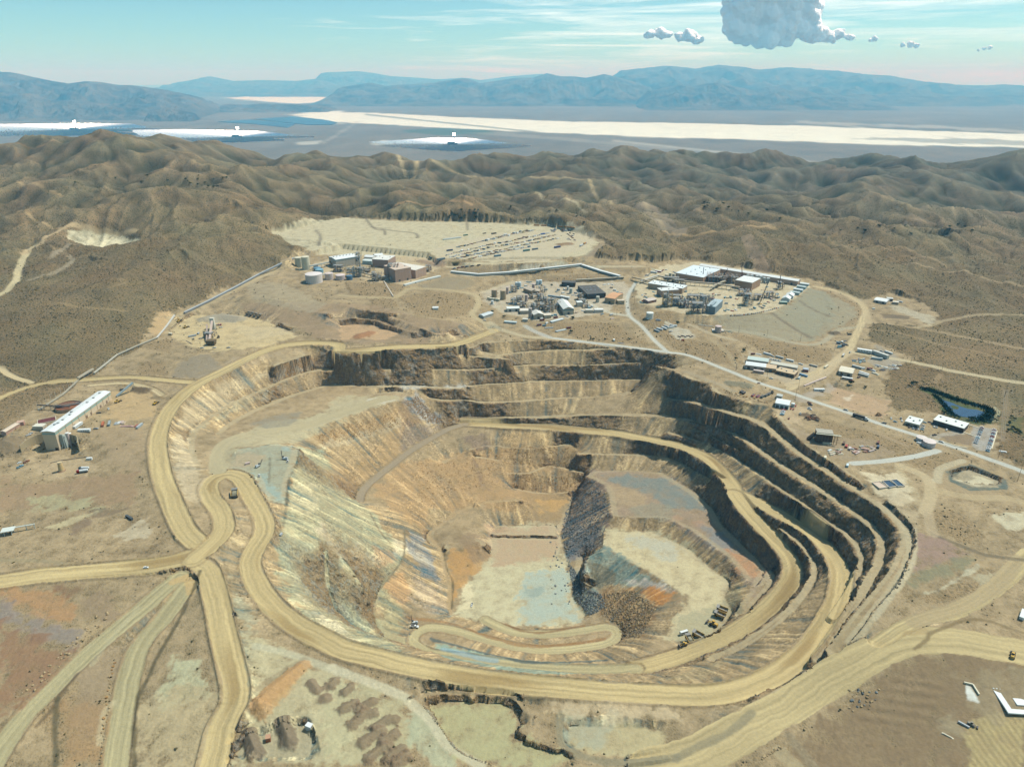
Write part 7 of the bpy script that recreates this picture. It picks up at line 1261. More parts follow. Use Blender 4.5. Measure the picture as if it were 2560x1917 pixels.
for x, y, dx, dy, k, c, l in ((310, 244, 1, .15, 'pickup', WHITE, 'white pickup on the apron before the workshop'), (212, 282, 1, 0, 'car', (110, 50, 46), 'dark red car at the highway edge by the pit'), (165, 52, 1, 0, 'box', (120, 60, 50), 'rusty box at the far left of the workshop yard'), (210, 50, 1, .2, 'slab', WHITE, 'white panel heap at the far left of the workshop yard'), (110, 160, .4, .4, 'box', WHITE, 'white box at the left end of the workshop'), (934, 38, .6, -1, 'pickup', WHITE, 'white pickup driving up the dirt road'), (902, 494, 1, .25, 'pickup', SILVER, 'silver pickup driving on the highway ahead of the black lorry'), (1205, 598, -1, -.2, 'pickup', (110, 120, 124), 'dark pickup on the highway behind the black lorry'), (541, 522, .2, -1, 'pickup', WHITE, 'white pickup alone on the bare lot right of the white building'), (450, 562, .5, -.8, 'car', (130, 40, 40), 'dark red car near the pit edge below the white building'), (614, 438, 1, .3, 'pickup', (120, 50, 56), 'dark red pickup in the lot by the highway'), (622, 452, 1, .3, 'pickup', DGREY, 'dark pickup below the dark red pickup in the highway lot'), (616, 488, 1, .2, 'pickup', WHITE, 'white pickup nearest the scrap heap in the highway lot', ), (614, 476, 1, .2, 'car', SILVER, 'silver car above the white pickup in the highway lot'), (466, 484, .6, -.8, 'car', RED, 'red car nearest the white two part building'), (486, 488, .6, -.8, 'car', RED, 'red car right of the nearest red car'), (502, 462, .6, -.8, 'car', (196, 60, 60), 'red car beside the small white tank')): put(k, c, 'R1', x, y, dx, dy, l)
for k, c in enumerate((RED, WHITE, SILVER, WHITE, LBLUE)): put('car', c, 'R1', 408 - k * 3, 494 + k * 9, 1, .1, '%s car in the column below the white two part building' % {RED: 'red', WHITE: 'white', SILVER: 'silver', LBLUE: 'pale blue'}[c], 'cars below the white building', sc=1.2)
put('semi', (46, 52, 54), 'R1', 1015, 558, 1, .38, 'long black lorry driving along the highway', sc=1.15)
for x, y, c, l in ((74, 352, BLACK, 'black dumpster left of its twin near the pit edge'), (92, 362, BLACK, 'black dumpster right of its twin near the pit edge'), (166, 382, (236, 120, 116), 'pink skip, left of two above the pit edge'), (204, 388, (240, 130, 150), 'pink skip, right of two above the pit edge'), (239, 392, (60, 100, 100), 'teal skip first in the row beside the pink skips'), (270, 382, (60, 96, 96), 'teal skip second in the row beside the pink skips'), (293, 370, (60, 90, 96), 'teal skip third in the row beside the pink skips')): put('bin', c, 'R1', x, y, .7, -.5, l, sc=1.25)
wheel_loader('dark forklift loader at the end of the teal skip row', 'R1', 316, 358, .4, -1, .9, c=(70, 70, 60))
building('office_building', 'white two part building on the bare lot above the pit', 'R1 340,470', 'R1 446,490', 16, 6.5, (226, 234, 236), (255, 255, 252), 'gable', 1.2, doors=3, win=3); building('storage_shed', 'grey roofed shed behind the white two part building', 'R1 348,400', 'R1 392,408', 8, 4, (206, 200, 186), (206, 206, 196)); tank('storage_tank', 'small white tank beside the white two part building', 'R1 482,462', 2.4, 4.5, WHITE)
def retort():
    o = building('crusher_ruin', 'dark rusty steel hopper house standing below the highway', 'R1 660,745', 'R1 790,762', 11, 13, (84, 64, 52), (190, 180, 160), cat='hopper house')
    m = MB()
    for k in range(8): m.box(k * 3.3, k * 3.3 + .5, -.5, -.14, 0, 13, (120, 92, 70))
    for z in (3, 6.5, 10): m.box(0, 25, -.6, -.5, z, z + .4, (130, 100, 76))
    link('frame', m.mesh('frame'), o); link('awning', MB().box(-1, 27, -2, 0, 12.2, 12.7, (236, 226, 196)).mesh('awning'), o); link('side_ramp', MB().beam((-1, 5, 9), (-8, 4, 1), 4, (70, 60, 52), 3).mesh('side_ramp'), o)
retort()
put('box', (230, 240, 244), 'R1', 675, 735, .1, 1, 'white box at the left foot of the rusty hopper house', sc=.9); put('container', CREAM, 'R1', 752, 762, 1, .1, 'pale container lying before the rusty hopper house', sc=.8)
for k in range(34): put(r_.choice(['stack', 'slab', 'pipes']), r_.choice([PINK, CREAM, (206, 160, 140), BEIGE, WHITE, RUST]), 'R1', (770 + r_.uniform(0, 100)) if k < 13 else (945 + r_.uniform(0, 185)), (800 + r_.uniform(0, 50)) if k < 13 else (775 + r_.uniform(0, 62)), 1, r_.uniform(-.5, .5), 'pale scrap pile in the scattered dump %s' % ('below the rusty hopper house' if k < 13 else 'left of the blue box'), 'scrap piles below the hopper house' if k < 13 else 'scrap piles by the blue box', name='scrap_pile', cat='scrap', sc=.85)
for x, y, c, l in ((906, 786, (196, 60, 56), 'red tank lying at the left of the scrap dump'), (932, 804, (226, 206, 200), 'pale tank lying beside the red tank in the scrap dump'), (1158, 790, (60, 90, 116), 'dark blue box at the right end of the scrap dump'), (1158, 758, (120, 60, 50), 'rusty bin behind the dark blue box'), (886, 762, (110, 80, 60), 'rusty bin above the red tank'), (738, 876, CREAM, 'pale crate alone near the pit edge track'), (914, 938, (226, 240, 240), 'white pickup sized crate at the pit edge track bend')): put('box', c, 'R1', x, y, .2, -1, l, sc=1.)
for k in range(16): put('stack', r_.choice([(110, 86, 66), (140, 110, 84), DGREY, RUST]), 'R1', 580 + r_.uniform(0, 105), 530 + r_.uniform(0, 50), 1, r_.uniform(-1, 1), 'rusty scrap pile on the bank above the hopper house', 'rusty scrap above the hopper house', name='scrap_pile', cat='scrap', sc=.8)
building('warehouse', 'cream gabled warehouse at the dirt road junction', 'R1 842,212', 'R1 950,232', 22, 6, (216, 190, 160), (255, 238, 208), 'gable', 2.4, doors=2)
put('office', (214, 196, 184), 'R1', 912, 250, 1, .15, 'pinkish trailer before the cream gabled warehouse'); put('pickup', RED, 'R1', 948, 262, 1, .1, 'red pickup beside the pinkish trailer')
put('office', WHITE, 'R1', 690, 340, 1, .2, 'red roofed white trailer below the long trailer line', name='office_trailer'); run_line('concrete_wall', 'long row of pale pink barriers beside the dirt road', 'R1 572,304 660,268 745,236', 2, 1.6, .8, (236, 206, 190), 'barrier', part='panel', legs=400)
for x, y, dx, dy, k, c, l, s in ((1048, 35, 1, .25, 'office', WHITE, 'long white trailer at the top of the dirt road, left of the row', 1.5), (1175, 65, 1, .3, 'container', (226, 220, 206), 'long pale container stack in the trailer row by the dirt road', 2.2), (1240, 42, 1, .3, 'container', WHITE, 'white container at the right end of the trailer row', 1.1), (1148, 92, 1, .2, 'container', (206, 210, 204), 'grey container lower in the trailer row', 1.3), (990, 158, 1, .3, 'container', (222, 220, 210), 'pale container behind the cream gabled warehouse', 1.2), (1045, 210, 1, .2, 'container', WHITE, 'white container, upper of two right of the cream warehouse', 1.2), (1040, 222, 1, .25, 'container', (226, 222, 210), 'pale container, lower of two right of the cream warehouse', 1.2), (1040, 166, 1, 0, 'box', WHITE, 'white tank box behind the cream warehouse', .9), (1090, 172, 1, .1, 'box', (130, 50, 46), 'dark red cluster box near the white tank box', 1.2), (1115, 182, 1, .3, 'stack', WHITE, 'white crate heap near the dark red box', 1.4), (1135, 205, 1, .3, 'slab', CREAM, 'cream panel heap near the dark red box', 1.4), (1120, 25, 1, .2, 'stack', DGREY, 'dark stacks behind the long pale container', 1.2), (1185, 28, 1, .3, 'car', SILVER, 'silver car behind the long pale container', 1.2), (1120, 52, 1, .1, 'car', DGREY, 'dark car in front of the long pale container', 1.1), (1005, 235, 1, -.3, 'bin', (130, 60, 50), 'dark red bin right of the cream warehouse corner', .9)): put(k, c, 'R1', x, y, dx, dy, l, sc=s)
for k in range(26): put(r_.choice(['stack', 'slab']), r_.choice([SILVER, WHITE, CREAM, DGREY]), 'R3', 340 + r_.uniform(0, 200), 612 + r_.uniform(0, 45), 1, r_.uniform(-.4, .2), 'pale crate stack on the gravel storage strip by the trailers', 'crates on the gravel strip', sc=.8)
for k in range(12): put('stack', r_.choice([SILVER, WHITE, LBLUE]), 'R3', 150 + r_.uniform(0, 120), 560 + r_.uniform(0, 36), 1, r_.uniform(-.6, .2), 'pale crate stack beside the dirt road fork', 'crates beside the dirt road fork', sc=.8)
for k in range(16): put(r_.choice(['box', 'stack', 'slab']), r_.choice([LBLUE, WHITE, (60, 80, 90), (90, 140, 140), DGREY]), 'R3', 50 + r_.uniform(0, 72), 420 + r_.uniform(0, 55), 1, r_.uniform(-.5, .5), 'teal or white crate in the heap left of the dirt road', 'crates left of the dirt road', sc=.9)
put('box', (46, 56, 54), 'R3', 138, 372, 1, -.1, 'dark box alone left of the dirt road'); put('pickup', WHITE, 'R3', 142, 516, .5, -1, 'white pickup at the dirt road fork, upper one') if False else None
building('storage_shed', 'row of joined white roofs on the terrace above the dirt road', 'R3 330,112', 'R3 428,132', 22, 4.5, (222, 206, 190), WHITE, 'gable', 1.6, doors=2); building('storage_shed', 'grey roofed open shed right of the joined white roofs', 'R3 432,100', 'R3 482,106', 10, 4, (110, 116, 120), (226, 222, 210)); building('storage_shed', 'cream roofed hut right of the grey open shed', 'R3 478,128', 'R3 526,134', 9, 4, (206, 180, 150), (244, 226, 200)); put('container', WHITE, 'R3', 540, 112, 1, .3, 'white container right of the terrace huts', sc=.8); put('box', WHITE, 'R3', 330, 168, 1, 0, 'small white hut on the terrace bank', sc=.8)
building('office_building', 'smaller white flat roofed office left of the pond', 'R2 318,418', 'R2 432,450', 21, 5, (210, 196, 172), (255, 252, 240), doors=2, vents=3, win=8); building('office_building', 'largest white flat roofed office below the pond', 'R2 541,412', 'R2 783,484', 21, 6, (70, 64, 60), (255, 252, 240), vents=4, win=10)
tank('storage_tank', 'pinkish tank, farther of two beside the highway', 'R2 452,545', 6, 5, (244, 226, 214)); tank('storage_tank', 'pinkish tank, nearer and larger of two beside the highway', 'R2 511,585', 7, 6.5, (246, 224, 212)); put('slab', WHITE, 'R2', 455, 570, 1, .4, 'white low platform in front of the two highway tanks', sc=1.3)
pool('pond', '', 'R2 610,212 640,228 700,245 760,272 830,295 900,305 952,322 940,350 905,368 850,366 780,355 720,340 690,300 655,262', 1.1, (44, 76, 104), kind='structure', z=None)
for k in range(17):
    f = k / 16; x = 936 - f * 52; y = 440 + f * 126; c = r_.choice([WHITE, SILVER, LBLUE, DGREY, (130, 50, 50), SILVER]); n = {WHITE: 'white', SILVER: 'silver', LBLUE: 'pale blue', DGREY: 'dark'}.get(c, 'red')
    put('car', c, 'R2', x, y, 1, .25, '%s car in the left column of the paved parking lot' % n, 'cars in the left column of the lot')
for k in range(23):
    f = k / 22; x = 1034 - f * 54; y = 458 + f * 172; c = r_.choice([WHITE, SILVER, LBLUE, DGREY, (140, 50, 50), SILVER, WHITE]); n = {WHITE: 'white', SILVER: 'silver', LBLUE: 'pale blue', DGREY: 'dark'}.get(c, 'red')
    put('car', c, 'R2', x, y, 1, .25, '%s car in the right column of the paved parking lot' % n, 'cars in the right column of the lot')
for x, y, dx, dy, k, c, l in ((214, 370, .3, 1, 'car', WHITE, 'white car nearest the highway left of the smaller office'), (246, 395, 1, .3, 'car', LBLUE, 'pale blue car left of the smaller office'), (292, 370, .2, -1, 'pickup', SILVER, 'silver pickup at the left end of the smaller office'), (300, 390, .2, -1, 'car', WHITE, 'white car at the left end of the smaller office'), (480, 402, 1, .2, 'car', LBLUE, 'pale blue car at the back right of the smaller office'), (470, 428, 1, .3, 'car', SILVER, 'silver car beside the smaller office, first of three'), (464, 442, 1, .3, 'car', WHITE, 'white car beside the smaller office, second of three'), (458, 458, 1, .3, 'car', LBLUE, 'pale blue car beside the smaller office, last of three'), (356, 438, .2, -1, 'car', DGREY, 'dark car under the front of the smaller office'), (390, 448, .2, -1, 'car', SILVER, 'silver car under the front of the smaller office'), (410, 455, .2, -1, 'car', DGREY, 'black car at the front corner of the smaller office'), (430, 456, .2, -1, 'car', WHITE, 'white car at the front corner of the smaller office'), (520, 400, 1, .2, 'car', DGREY, 'dark car between the two flat roofed offices'), (556, 436, .2, -1, 'car', WHITE, 'white car at the front left of the largest office'), (576, 442, .2, -1, 'car', SILVER, 'silver car second at the front of the largest office'), (654, 460, .2, -1, 'car', WHITE, 'white car third at the front of the largest office'), (558, 502, 1, -.1, 'pickup', BLACK, 'black truck on the drive before the largest office'), (612, 556, 1, .3, 'pickup', WHITE, 'white pickup on the highway near the two tanks'), (1100, 632, 1, .1, 'slab', WHITE, 'white slab beside the lot end pole')): put(k, c, 'R2', x, y, dx, dy, l)
run_line('footpath_wall', 'pale footpath kerb from the largest office to the parking lot', 'R2 790,478 884,512', 1.6, .5, .3, CREAM, 'kerb', part='kerb', legs=400); run_line('footpath_wall', 'pale kerb behind the brown plot beside the largest office', 'R2 812,412 915,446', 1.2, .5, .3, CREAM, 'kerb', part='kerb', legs=400); run_line('footpath_wall', 'cream kerb along the right side of the parking lot', 'R2 1056,468 1012,608', 1.2, .5, .3, CREAM, 'kerb', part='kerb', legs=400); run_line('footpath_wall', 'pale kerb along the drive below the largest office', 'R2 625,552 720,585 820,604', 1.2, .5, .3, CREAM, 'kerb', part='kerb', legs=400)
def basins():
    for k, (s, c, l) in enumerate((('R2 64,880 122,868 190,918 120,932', (236, 206, 180), 'dry pale pink concrete basin, left of three'), ('R2 144,868 200,862 262,908 200,924', (60, 84, 104), 'dark water basin, middle of three'), ('R2 212,862 258,856 322,908 266,914', (70, 92, 110), 'dark water basin, right of three'))):
        p = world_pts(s); z = p[:, 2].mean(); o = root('concrete_basin', l, 'basin', (p[0][0], p[0][1], z)); m = MB()
        for a, b in zip(p, np.roll(p, -1, 0)): m.beam((a[0] - p[0][0], a[1] - p[0][1], .4), (b[0] - p[0][0], b[1] - p[0][1], .4), .7, (232, 212, 186), 2.)
        link('rim', m.mesh('rim'), o); me = bpy.data.meshes.new('water'); me.from_pydata([(x - p[0][0], y - p[0][1], .75) for x, y, _ in p], [], [(0, 1, 2, 3)]); me.materials.append(paint(c, .1 if k else .8, dirt=0.04 if k else .2)); link('water' if k else 'floor_slab', me, o)
basins()
for t, x, y, h, l in (('R1', 500, 414, 16, 'tall utility pole right of the white two part building'), ('R1', 524, 330, 16, 'tall utility pole by the highway above the white two part building'), ('R1', 275, 246, 14, 'utility pole before the long workshop'), ('R1', 30, 180, 12, 'utility pole at the left end of the long workshop'), ('R1', 858, 250, 12, 'utility pole before the cream gabled warehouse'), ('R1', 614, 185, 12, 'utility pole by the small open red grey shed'), ('R3', 620, 612, 13, 'utility pole at the bend of the gravel road'), ('R3', 870, 655, 13, 'utility pole on the gravel road fork'), ('R3', 310, 545, 12, 'utility pole among the trailer row'), ('R3', 68, 735, 12, 'utility pole at the junction corner'), ('R2', 1062, 685, 18, 'tall utility pole at the end of the parking lot'), ('R2', 1215, 868, 22, 'tallest utility pole beside the lined pond'), ('Q4', 250, 560, 14, 'utility pole on the gravel lot edge'), ('Q4', 735, 530, 12, 'utility pole on the embankment, first from the left'), ('Q4', 930, 555, 12, 'utility pole on the embankment, second from the left'), ('Q4', 1160, 590, 12, 'utility pole on the embankment, third from the left'), ('Q4', 718, 790, 12, 'utility pole beside the workshop entrance track'), ('Q4', 15, 330, 14, 'utility pole left of the pale maroon shed'), ('P2', 490, 210, 9, 'short pole on the rim between the road and the pit'), ('P3', 150, 285, 9, 'short mast on the rim near the paved junction'), ('Q3', 1116, 440, 12, 'utility pole right of the white end shed'), ('Q3', 736, 600, 10, 'utility pole below the long pale pipe stack'), ('R3', 18, 500, 13, 'utility pole by the crate heap left of the dirt road')): pole(l, '%s %d,%d' % (t, x, y), h)
def power_line():
    a, b = np.array(hit('R2', 1112, 200)), np.array(hit('R2', 1080, 620)); o = root('power_line', 'sagging grey power line between the shrub slope and the lot end pole', 'power line', tuple(a)); m = MB()
    for s in (-2.2, 0, 2.2):
        q = [np.array([s, 0, 12.]) + (b - a) * k / 12 - np.array([0, 0, 14 * (k / 12) * (1 - k / 12)]) for k in range(13)]
        for u, v in zip(q, q[1:]): m.beam(tuple(u), tuple(v), .16, GREY)
    link('cables', m.mesh('cables'), o); link('tower', MB().cyl(0, 0, -1, 13, .35, .25, 7, (120, 100, 80)).box(-3, 3, -.15, .15, 12, 12.4, (120, 100, 80)).mesh('tower'), o)
power_line()
# ------------------------------------------------------------------ the near side
building('storage_box', 'small white hut in the sunken bay at the front left', 'C0 1955,1418', 'C0 1985,1412', 3.4, 3.2, (236, 240, 236), WHITE, cat='hut', zb=None); building('storage_box', 'small orange brown hut between the heaps of the sunken bay', 'C0 1703,1500', 'C0 1733,1494', 3.6, 3.4, (190, 110, 72), (214, 160, 124), cat='hut')
def shelter():
    x, y, z = pt('C0 60,165'); o = root('open_shelter', 'white flat roofed shelter on posts at the left edge', 'shelter', (x, y, z), .35); link('roof', MB().box(-5.5, 5.5, -4, 4, 5, 5.5, (240, 240, 226)).mesh('roof'), o); link('walkway_roof', MB().box(5.5, 22, 1.5, 3.5, 4.6, 5.0, (206, 206, 192)).mesh('walkway_roof'), o)
    p = MB().box(-.3, .3, -.3, .3, -1, 5, (230, 226, 210)).mesh('post')
    for a, b in ((-3, -3), (3, -3), (-3, 3), (3, 3), (14, 2.5), (21, 2.5)): q = link('post', p, o); q.location = (a, b, 0)
shelter()
put('container', (70, 84, 90), 'C0', 828, 66, 1, .65, 'dark blue grey container beside the left haul road', sc=.9); put('car', WHITE, 'C0', 934, 382, 1, -.05, 'tiny white car on the road at the left junction')
put('office', WHITE, 'C2', 2190, 690, .35, -1, 'white trailer at the right edge of the frame', sc=.9)
wheel_loader('small yellow machine driving on the wide road at the right edge', 'C2', 2125, 948, .2, -1, .9); put('pipes', SILVER, 'C2', 1815, 1385, 1, .5, 'pale pipe lengths beside the small grader on the brown slope', sc=.7); wheel_loader('small grey machine at the corner of the ripped field', 'C2', 1866, 1390, 1, .4, .7, c=(150, 140, 120))
put('slab', CREAM, 'C2', 1712, 1456, 1, .5, 'pale beam lying on the brown slope at the front right', sc=(.9, .4, .6))
def rail(label, s, c):
    q = world_pts(s); P0 = q[0]; m = MB()
    for a, b in zip(q, q[1:]): m.beam(tuple(a - P0 + (0, 0, .7)), tuple(b - P0 + (0, 0, .7)), 1., c, 1.4)
    o = link('concrete_wall', m.mesh('concrete_wall')); o.location = tuple(P0); tag(o, label, 'wall')
rail('low white wall around the small white pad at the front right', 'C2 1815,1118 1872,1132 1912,1195', CREAM)
def white_frame():
    x, y, z = pt('C2 2170,1240'); o = root('foundation_slab', 'white rectangular foundation outline at the right edge', 'foundation', (x, y, z), -.1); link('slab', MB().box(-13, 13, -11, -7, -.5, .5, WHITE).box(-13, 13, 7, 11, -.5, .5, WHITE).box(-13, -9, -7, 7, -.5, .5, WHITE).box(9, 13, -7, 7, -.5, .5, WHITE).box(-3, 6, -3, 3, -.5, .5, WHITE).mesh('slab'), o)
    bl = MB().box(-.5, .5, -.4, .4, .5, 1.1, (230, 230, 220)).mesh('block')
    for k in range(12): q = link('block', bl, o); q.location = (-12.4 + k * 2.2, 10.4, 0)
white_frame()
# ------------------------------------------------------------------ stones
def m_rock(seed):
    r = random.Random(seed); bm = bmesh.new(); bmesh.ops.create_icosphere(bm, subdivisions=1, radius=1.)
    for v in bm.verts: v.co *= r.uniform(.7, 1.25); v.co.z *= .75
    me = bpy.data.meshes.new('boulder'); bm.to_mesh(me); bm.free(); return me
ROCKM = [rock_mat('boulder_tan', (140, 112, 84), (206, 176, 130), .5), rock_mat('boulder_grey', (96, 96, 92), (160, 158, 150), .5), rock_mat('boulder_ochre', (150, 110, 70), (206, 160, 104), .5)]
RME = []
for k in range(6):
    me = m_rock(k); me.materials.append(ROCKM[k % 3]); RME.append(me)
def boulder(t, x, y, s, k, label, group):
    p = hit(t, x, y); o = link('boulder', RME[k]); o.location = (p[0], p[1], p[2] + s * .2); o.scale = (s, s * r_.uniform(.7, 1.2), s); o.rotation_euler = (0, 0, r_.uniform(0, 6)); tag(o, label, 'boulder', group)
for k in range(34): f = k / 33; boulder('P3', 775 + 400 * f + r_.uniform(-14, 14), 580 + 108 * f + r_.uniform(-10, 10), r_.uniform(.8, 1.7), r_.choice([0, 2, 3, 5]), 'tan boulder in the berm line along the right pit rim', 'boulders along the right pit rim')
for k in range(46): f = k / 45; boulder('C0', 690 - 560 * f + r_.uniform(-26, 26), 660 + 560 * f + r_.uniform(-26, 26), r_.uniform(.6, 1.5), r_.choice([0, 3]), 'brown boulder at the toe of the dump beside the left track', 'boulders beside the left track')
for k in range(30): f = k / 29; boulder('C0', 730 - 90 * f + r_.uniform(-20, 10), 990 + 640 * f, r_.uniform(.6, 1.4), r_.choice([0, 3, 2]), 'boulder at the foot of the slope between the two left tracks', 'boulders between the left tracks')
for k in range(30): boulder('C2', 1090 + r_.uniform(-10, 190), 1190 + r_.uniform(-30, 120), r_.uniform(.6, 1.3), r_.choice([0, 3, 1]), 'boulder along the edge of the brown slope by the wide road', 'boulders by the wide road')
for k in range(16): boulder('C2', 530 + k * 8 + r_.uniform(-6, 6), 1600 - k * 5 + r_.uniform(-8, 8), r_.uniform(.7, 1.3), 0, 'pale boulder in the line at the bottom edge of the wide road', 'boulders at the bottom edge')
for k in range(40): boulder('P5', r_.uniform(280, 460), r_.uniform(700, 1400), r_.uniform(.5, 1.5), r_.choice([1, 4]), 'dark boulder rolled out on the pale pit floor', 'boulders rolled onto the pit floor')
def rubble_mass(name, polys, n, smin, smax, mat, seed):
    """thousands of stones on a slope, as one mass"""
    r = np.random.default_rng(seed); V, Fc = [], []; base = np.array([(1, 0, 0), (-1, 0, 0), (0, 1, 0), (0, -1, 0), (0, 0, 1), (0, 0, -1)], float); fs = [(0, 2, 4), (2, 1, 4), (1, 3, 4), (3, 0, 4), (2, 0, 5), (1, 2, 5), (3, 1, 5), (0, 3, 5)]
    for s in polys:
        p = world_pts(s); x0, y0 = p[:, :2].min(0); x1, y1 = p[:, :2].max(0); q = np.c_[r.uniform(x0, x1, n * 3), r.uniform(y0, y1, n * 3)]; ins = np.zeros(len(q), bool)
        for a, b in zip(p, np.roll(p, -1, 0)):
            if a[1] != b[1]: ins ^= ((a[1] > q[:, 1]) != (b[1] > q[:, 1])) & (q[:, 0] < (b[0] - a[0]) * (q[:, 1] - a[1]) / (b[1] - a[1]) + a[0])
        q = q[ins][:n]; zz = zat(q[:, 0], q[:, 1])
        for (x, y), z in zip(q, zz):
            sc = smin + (smax - smin) * r.random() ** 3; v = base * r.uniform(.6, 1.3, (6, 1)) * sc; a = r.uniform(0, 6.28); c_, s_ = math.cos(a), math.sin(a); o = len(V)
            V += [(x + c_ * u - s_ * w_, y + s_ * u + c_ * w_, z + .25 * sc + h * .8) for u, w_, h in v]; Fc += [tuple(i + o for i in f) for f in fs]
    me = bpy.data.meshes.new(name); me.from_pydata(V, [], Fc); me.materials.append(mat); o = link(name, me); o['kind'] = 'stuff'
rubble_mass('rubble', ['P5 480,300 640,160 780,300 820,500 740,760 560,900 430,900 380,640 430,450'], 2600, .3, 1.6, ROCKM[1], 5); rubble_mass('rubble', ['P5 440,930 600,1000 570,1180 740,1230 800,1350 640,1430 500,1260'], 1500, .3, 1.5, ROCKM[1], 6); rubble_mass('rubble', ['P5 780,1230 1050,1200 1260,1340 1200,1480 1100,1640 950,1640 900,1500 740,1420'], 2400, .3, 1.4, ROCKM[0], 7)
rubble_mass('rubble', ['P1 1430,1000 1700,880 2100,780 2208,880 1900,1000 1500,1070', 'P2 40,680 150,620 260,740 420,880 250,870'], 1500, .3, 1.1, ROCKM[2], 8)
rubble_mass('rubble', ['P2 1000,1340 1650,1330 1640,1480 1050,1480', 'P2 950,1110 1560,1090 1560,1250 1050,1250', 'P2 100,1250 900,1130 950,1400 200,1600'], 900, .3, 1.2, ROCKM[2], 9)
# ------------------------------------------------------------------ scrub, bushes, trees, reeds
def leaf_mat(name, a, b):
    m, nt, bs = nodes(name); k = NT(nt); P = k.n('ShaderNodeNewGeometry').outputs['Position']
    nt.links.new(k.ramp(k.noise(P, .25, 3, .6), [(.35, A(*a)), (.65, A(*b))]), bs.inputs['Base Color']); bs.inputs['Roughness'].default_value = .9; bs.inputs['Specular IOR Level'].default_value = .1; return m
SCRUB = leaf_mat('scrub_leaf', (74, 70, 46), (112, 102, 68)); LEAF = leaf_mat('tree_leaf', (40, 58, 30), (78, 92, 50)); REED = leaf_mat('reed_leaf', (44, 64, 34), (86, 96, 50)); BARK = paint((96, 76, 58))
def scrub(n):
    r = np.random.default_rng(77); W_ = np.clip(VEG, 0, 1.2) ** 1.3 * np.clip(.5 + 1.6 * fbm(XX / 45, YY / 45, 3, 171), .08, 1.5) * (CELL[:, None] * CELLR[:, None]) * np.clip(900 / YY, 0, 1.2) ** .6
    W_[(YY > 2100)] = 0; W_[:, :] *= (np.abs(XX / YY) < 1.1)
    c = np.cumsum(W_.ravel().astype(np.float64)); pick = np.searchsorted(c, r.random(n) * c[-1]); i, j = np.unravel_index(pick, W_.shape); i = np.minimum(i, NR - 2); j = np.minimum(j, NS - 2)
    a, b = r.random(n), r.random(n); y = YY[i, 0] + a * (YY[i + 1, 0] - YY[i, 0]); x = y * (sv[j] + b * DS); z = zat(x, y); s = (.45 + .9 * r.random(n) ** 2.2) * (1 + .25 * (y > 1000))
    base = np.array([(1, 0, .5), (-.5, .87, .45), (-.5, -.87, .5), (.1, .1, 1.25), (0, 0, -.4)]); fs = np.array([(0, 1, 3), (1, 2, 3), (2, 0, 3), (1, 0, 4), (2, 1, 4), (0, 2, 4)])
    jit = r.uniform(.65, 1.35, (n, 5, 1)); ang = r.uniform(0, 6.28, n); ca, sa = np.cos(ang)[:, None], np.sin(ang)[:, None]; v = base[None] * jit * s[:, None, None]
    co = np.stack([x[:, None] + ca * v[:, :, 0] - sa * v[:, :, 1], y[:, None] + sa * v[:, :, 0] + ca * v[:, :, 1], z[:, None] + v[:, :, 2] * .8], -1).reshape(-1, 3).astype(np.float32)
    f = (fs[None] + (np.arange(n) * 5)[:, None, None]).reshape(-1, 3).astype(np.int32); me = bpy.data.meshes.new('scrub'); me.vertices.add(len(co)); me.vertices.foreach_set('co', co.ravel()); me.loops.add(f.size); me.polygons.add(len(f)); me.loops.foreach_set('vertex_index', f.ravel()); me.polygons.foreach_set('loop_start', np.arange(0, f.size, 3, dtype=np.int32)); me.polygons.foreach_set('loop_total', np.full(len(f), 3, np.int32)); me.update()
    me.materials.append(SCRUB); o = link('scrub', me); o['kind'] = 'stuff'
scrub(SCRUB_N)
def crown_mesh(seed, n, r, h, flat=.8, size=.5):
    rg = np.random.default_rng(seed); V, Fc = [], []; lob = rg.normal(0, .42, (7, 3)) * (r, r, h * .5)
    for k in range(n):
        c = lob[rg.integers(7)] + rg.normal(0, .26, 3) * (r, r, h * .6); u = rg.normal(0, 1, 3); u /= np.linalg.norm(u); w = np.cross(u, rg.normal(0, 1, 3)); w /= np.linalg.norm(w) + 1e-6; s = size * rg.uniform(.6, 1.4); o = len(V)
        V += [tuple(c + u * s), tuple(c + w * s * .7), tuple(c - u * s), tuple(c - w * s * .7)]; Fc.append((o, o + 1, o + 2, o + 3))
    me = bpy.data.meshes.new('crown'); me.from_pydata(V, [], Fc); return me
CR = []
for k in range(4):
    me = crown_mesh(k, 260, 2.2, 2.4); me.materials.append(LEAF); CR.append(me)
TRUNK = MB().cyl(0, 0, -.6, 2.4, .28, .14, 7, BARK).beam((0, 0, 1.4), (1.0, .3, 3), .16, BARK).beam((0, 0, 1.6), (-.8, -.5, 3.1), .14, BARK).mesh('trunk')
def tree(label, t, x, y, s, group=None, k=0, name='tree', cat='tree'):
    p = hit(t, x, y); o = root(name, label, cat, p, r_.uniform(0, 6), group); o.scale = (s, s, s * r_.uniform(.85, 1.1)); q = link('crown', CR[k % 4], o); q.location = (0, 0, 3); link('trunk', TRUNK, o)
